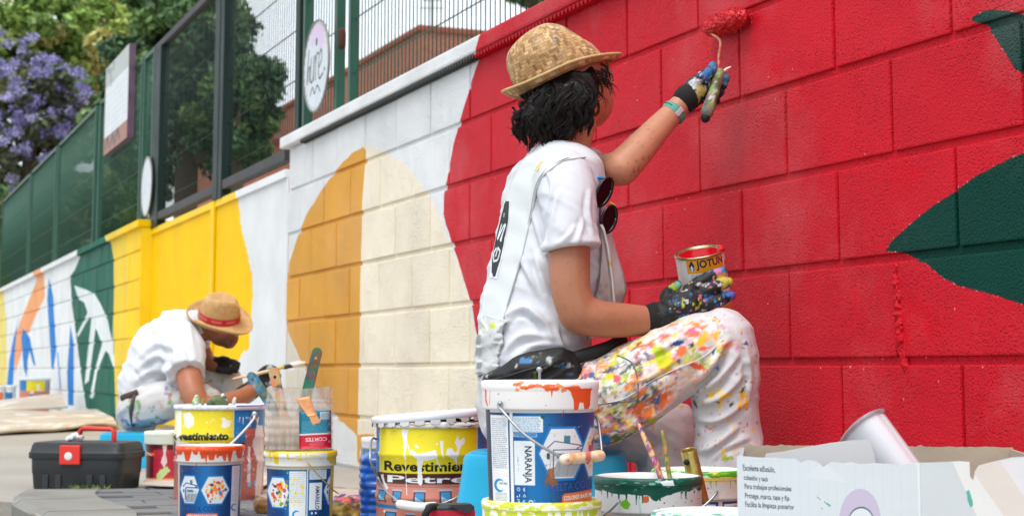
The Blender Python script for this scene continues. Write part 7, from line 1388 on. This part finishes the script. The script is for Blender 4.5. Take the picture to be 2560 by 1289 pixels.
# hat
hax = hat_axes((.93, .10, -.30), (.16, -.44, .88)); hc = B(549, 797, YM-.02); sc_ = 1/PPM(YM)
hat = thing('straw_hat', 'straw hat with red band worn by the crouching painter', 'hat', hc)
M_ST2 = mat('fine_straw', rgb(204, 162, 108), .7, 0, (220, .7), .22, 60, bdist=.004)
prof = smooth_path([np.array([r, h, 0]) for r, h in ((50, -2), (50, 18), (47, 38), (42, 54), (33, 61), (18, 58), (1, 53))], 4)[:, :2]; V, F, U = lathe([(r*sc_, h*sc_) for r, h in prof], hc, 48, hax); L_ = (V-hc)@hax.T; hh = L_[:, 2]/(60*sc_); L_[:, 1] *= .82; L_[:, 2] -= .022*np.exp(-(L_[:, 1]/.022)**2)*ssc((hh-.6)*3)*ssc(.6+L_[:, 0]*6); L_[:, 1] *= 1-.22*ssc(hh)*ssc(L_[:, 0]*14); V = L_@hax+hc; obj('crown', (V, F), M_ST2, hat)
V, F, U = lathe([(r*sc_, h*sc_) for r, h in ((47, 1), (56, -1), (68, -2), (80, 4), (84, 9), (84, 7), (80, 1), (68, -5), (56, -4), (47, -2))], hc, 56, hax); L_ = (V-hc)@hax.T; rr = np.hypot(L_[:, 0], L_[:, 1])/(84*sc_); an = np.arctan2(L_[:, 1], L_[:, 0]); L_[:, 2] += ssc((rr-.6)*2.5)*(.030*np.cos(2*an)*-1*.4-.022*ssc(np.cos(an))+.02*ssc(-np.cos(an))); V = L_@hax+hc; obj('brim', (V, F), M_ST2, hat)
cv2 = Cv(900, 40, rgb(190, 28, 48))
for u in (340, 450, 560): 
    for k in range(5): cv2.ell(u-30+k*15, 20, 7, 9, rgb(232, 170, 184), .8); cv2.ell(u-30+k*15, 20, 4, 5, rgb(190, 28, 48), .9)
V, F, U = lathe([(51.2*sc_, 2*sc_), (51.2*sc_, 18*sc_)], hc, 48, hax); L_ = (V-hc)@hax.T; L_[:, 1] *= .825; V = L_@hax+hc; obj('band', (V, F, U), mat('red_hat_band', None, .6, img=cv2.image('band_print')), hat)
# the long brush in the raised glove
P = [B(584, 946, YK-.05), B(640, 934, YK-.055), B(690, 922, YK-.05), B(714, 916, YK-.03)]; bb = thing('paint_brush', 'long thin brush with white tip held by the crouching painter', 'brush', P[0])
V, F = chain(smooth_path(P, 6), list(np.interp(np.linspace(0, 1, 19), [0, .5, 1], [.005, .0075, .006])), 10); C = np.tile(np.array(lin(rgb(222, 200, 160))), (len(V), 1)); C[pxy(V)[:, 0] > 672] = np.array(lin(rgb(206, 190, 40))); obj('handle', (V, F), M_PT, bb, col=C)
obj('ferrule', chain([B(712, 917, YK-.03), B(730, 913, YK-.02)], .010, 10), mat('black_ferrule', rgb(40, 44, 44), .5), bb); obj('bristles', chain([B(728, 913, YK-.02), B(742, 910, YK-.01), B(762, 906, YK)], [.011, .013, .005], 12), mat('white_loaded_bristles', rgb(226, 224, 218), .6, 0, (60, .5)), bb)
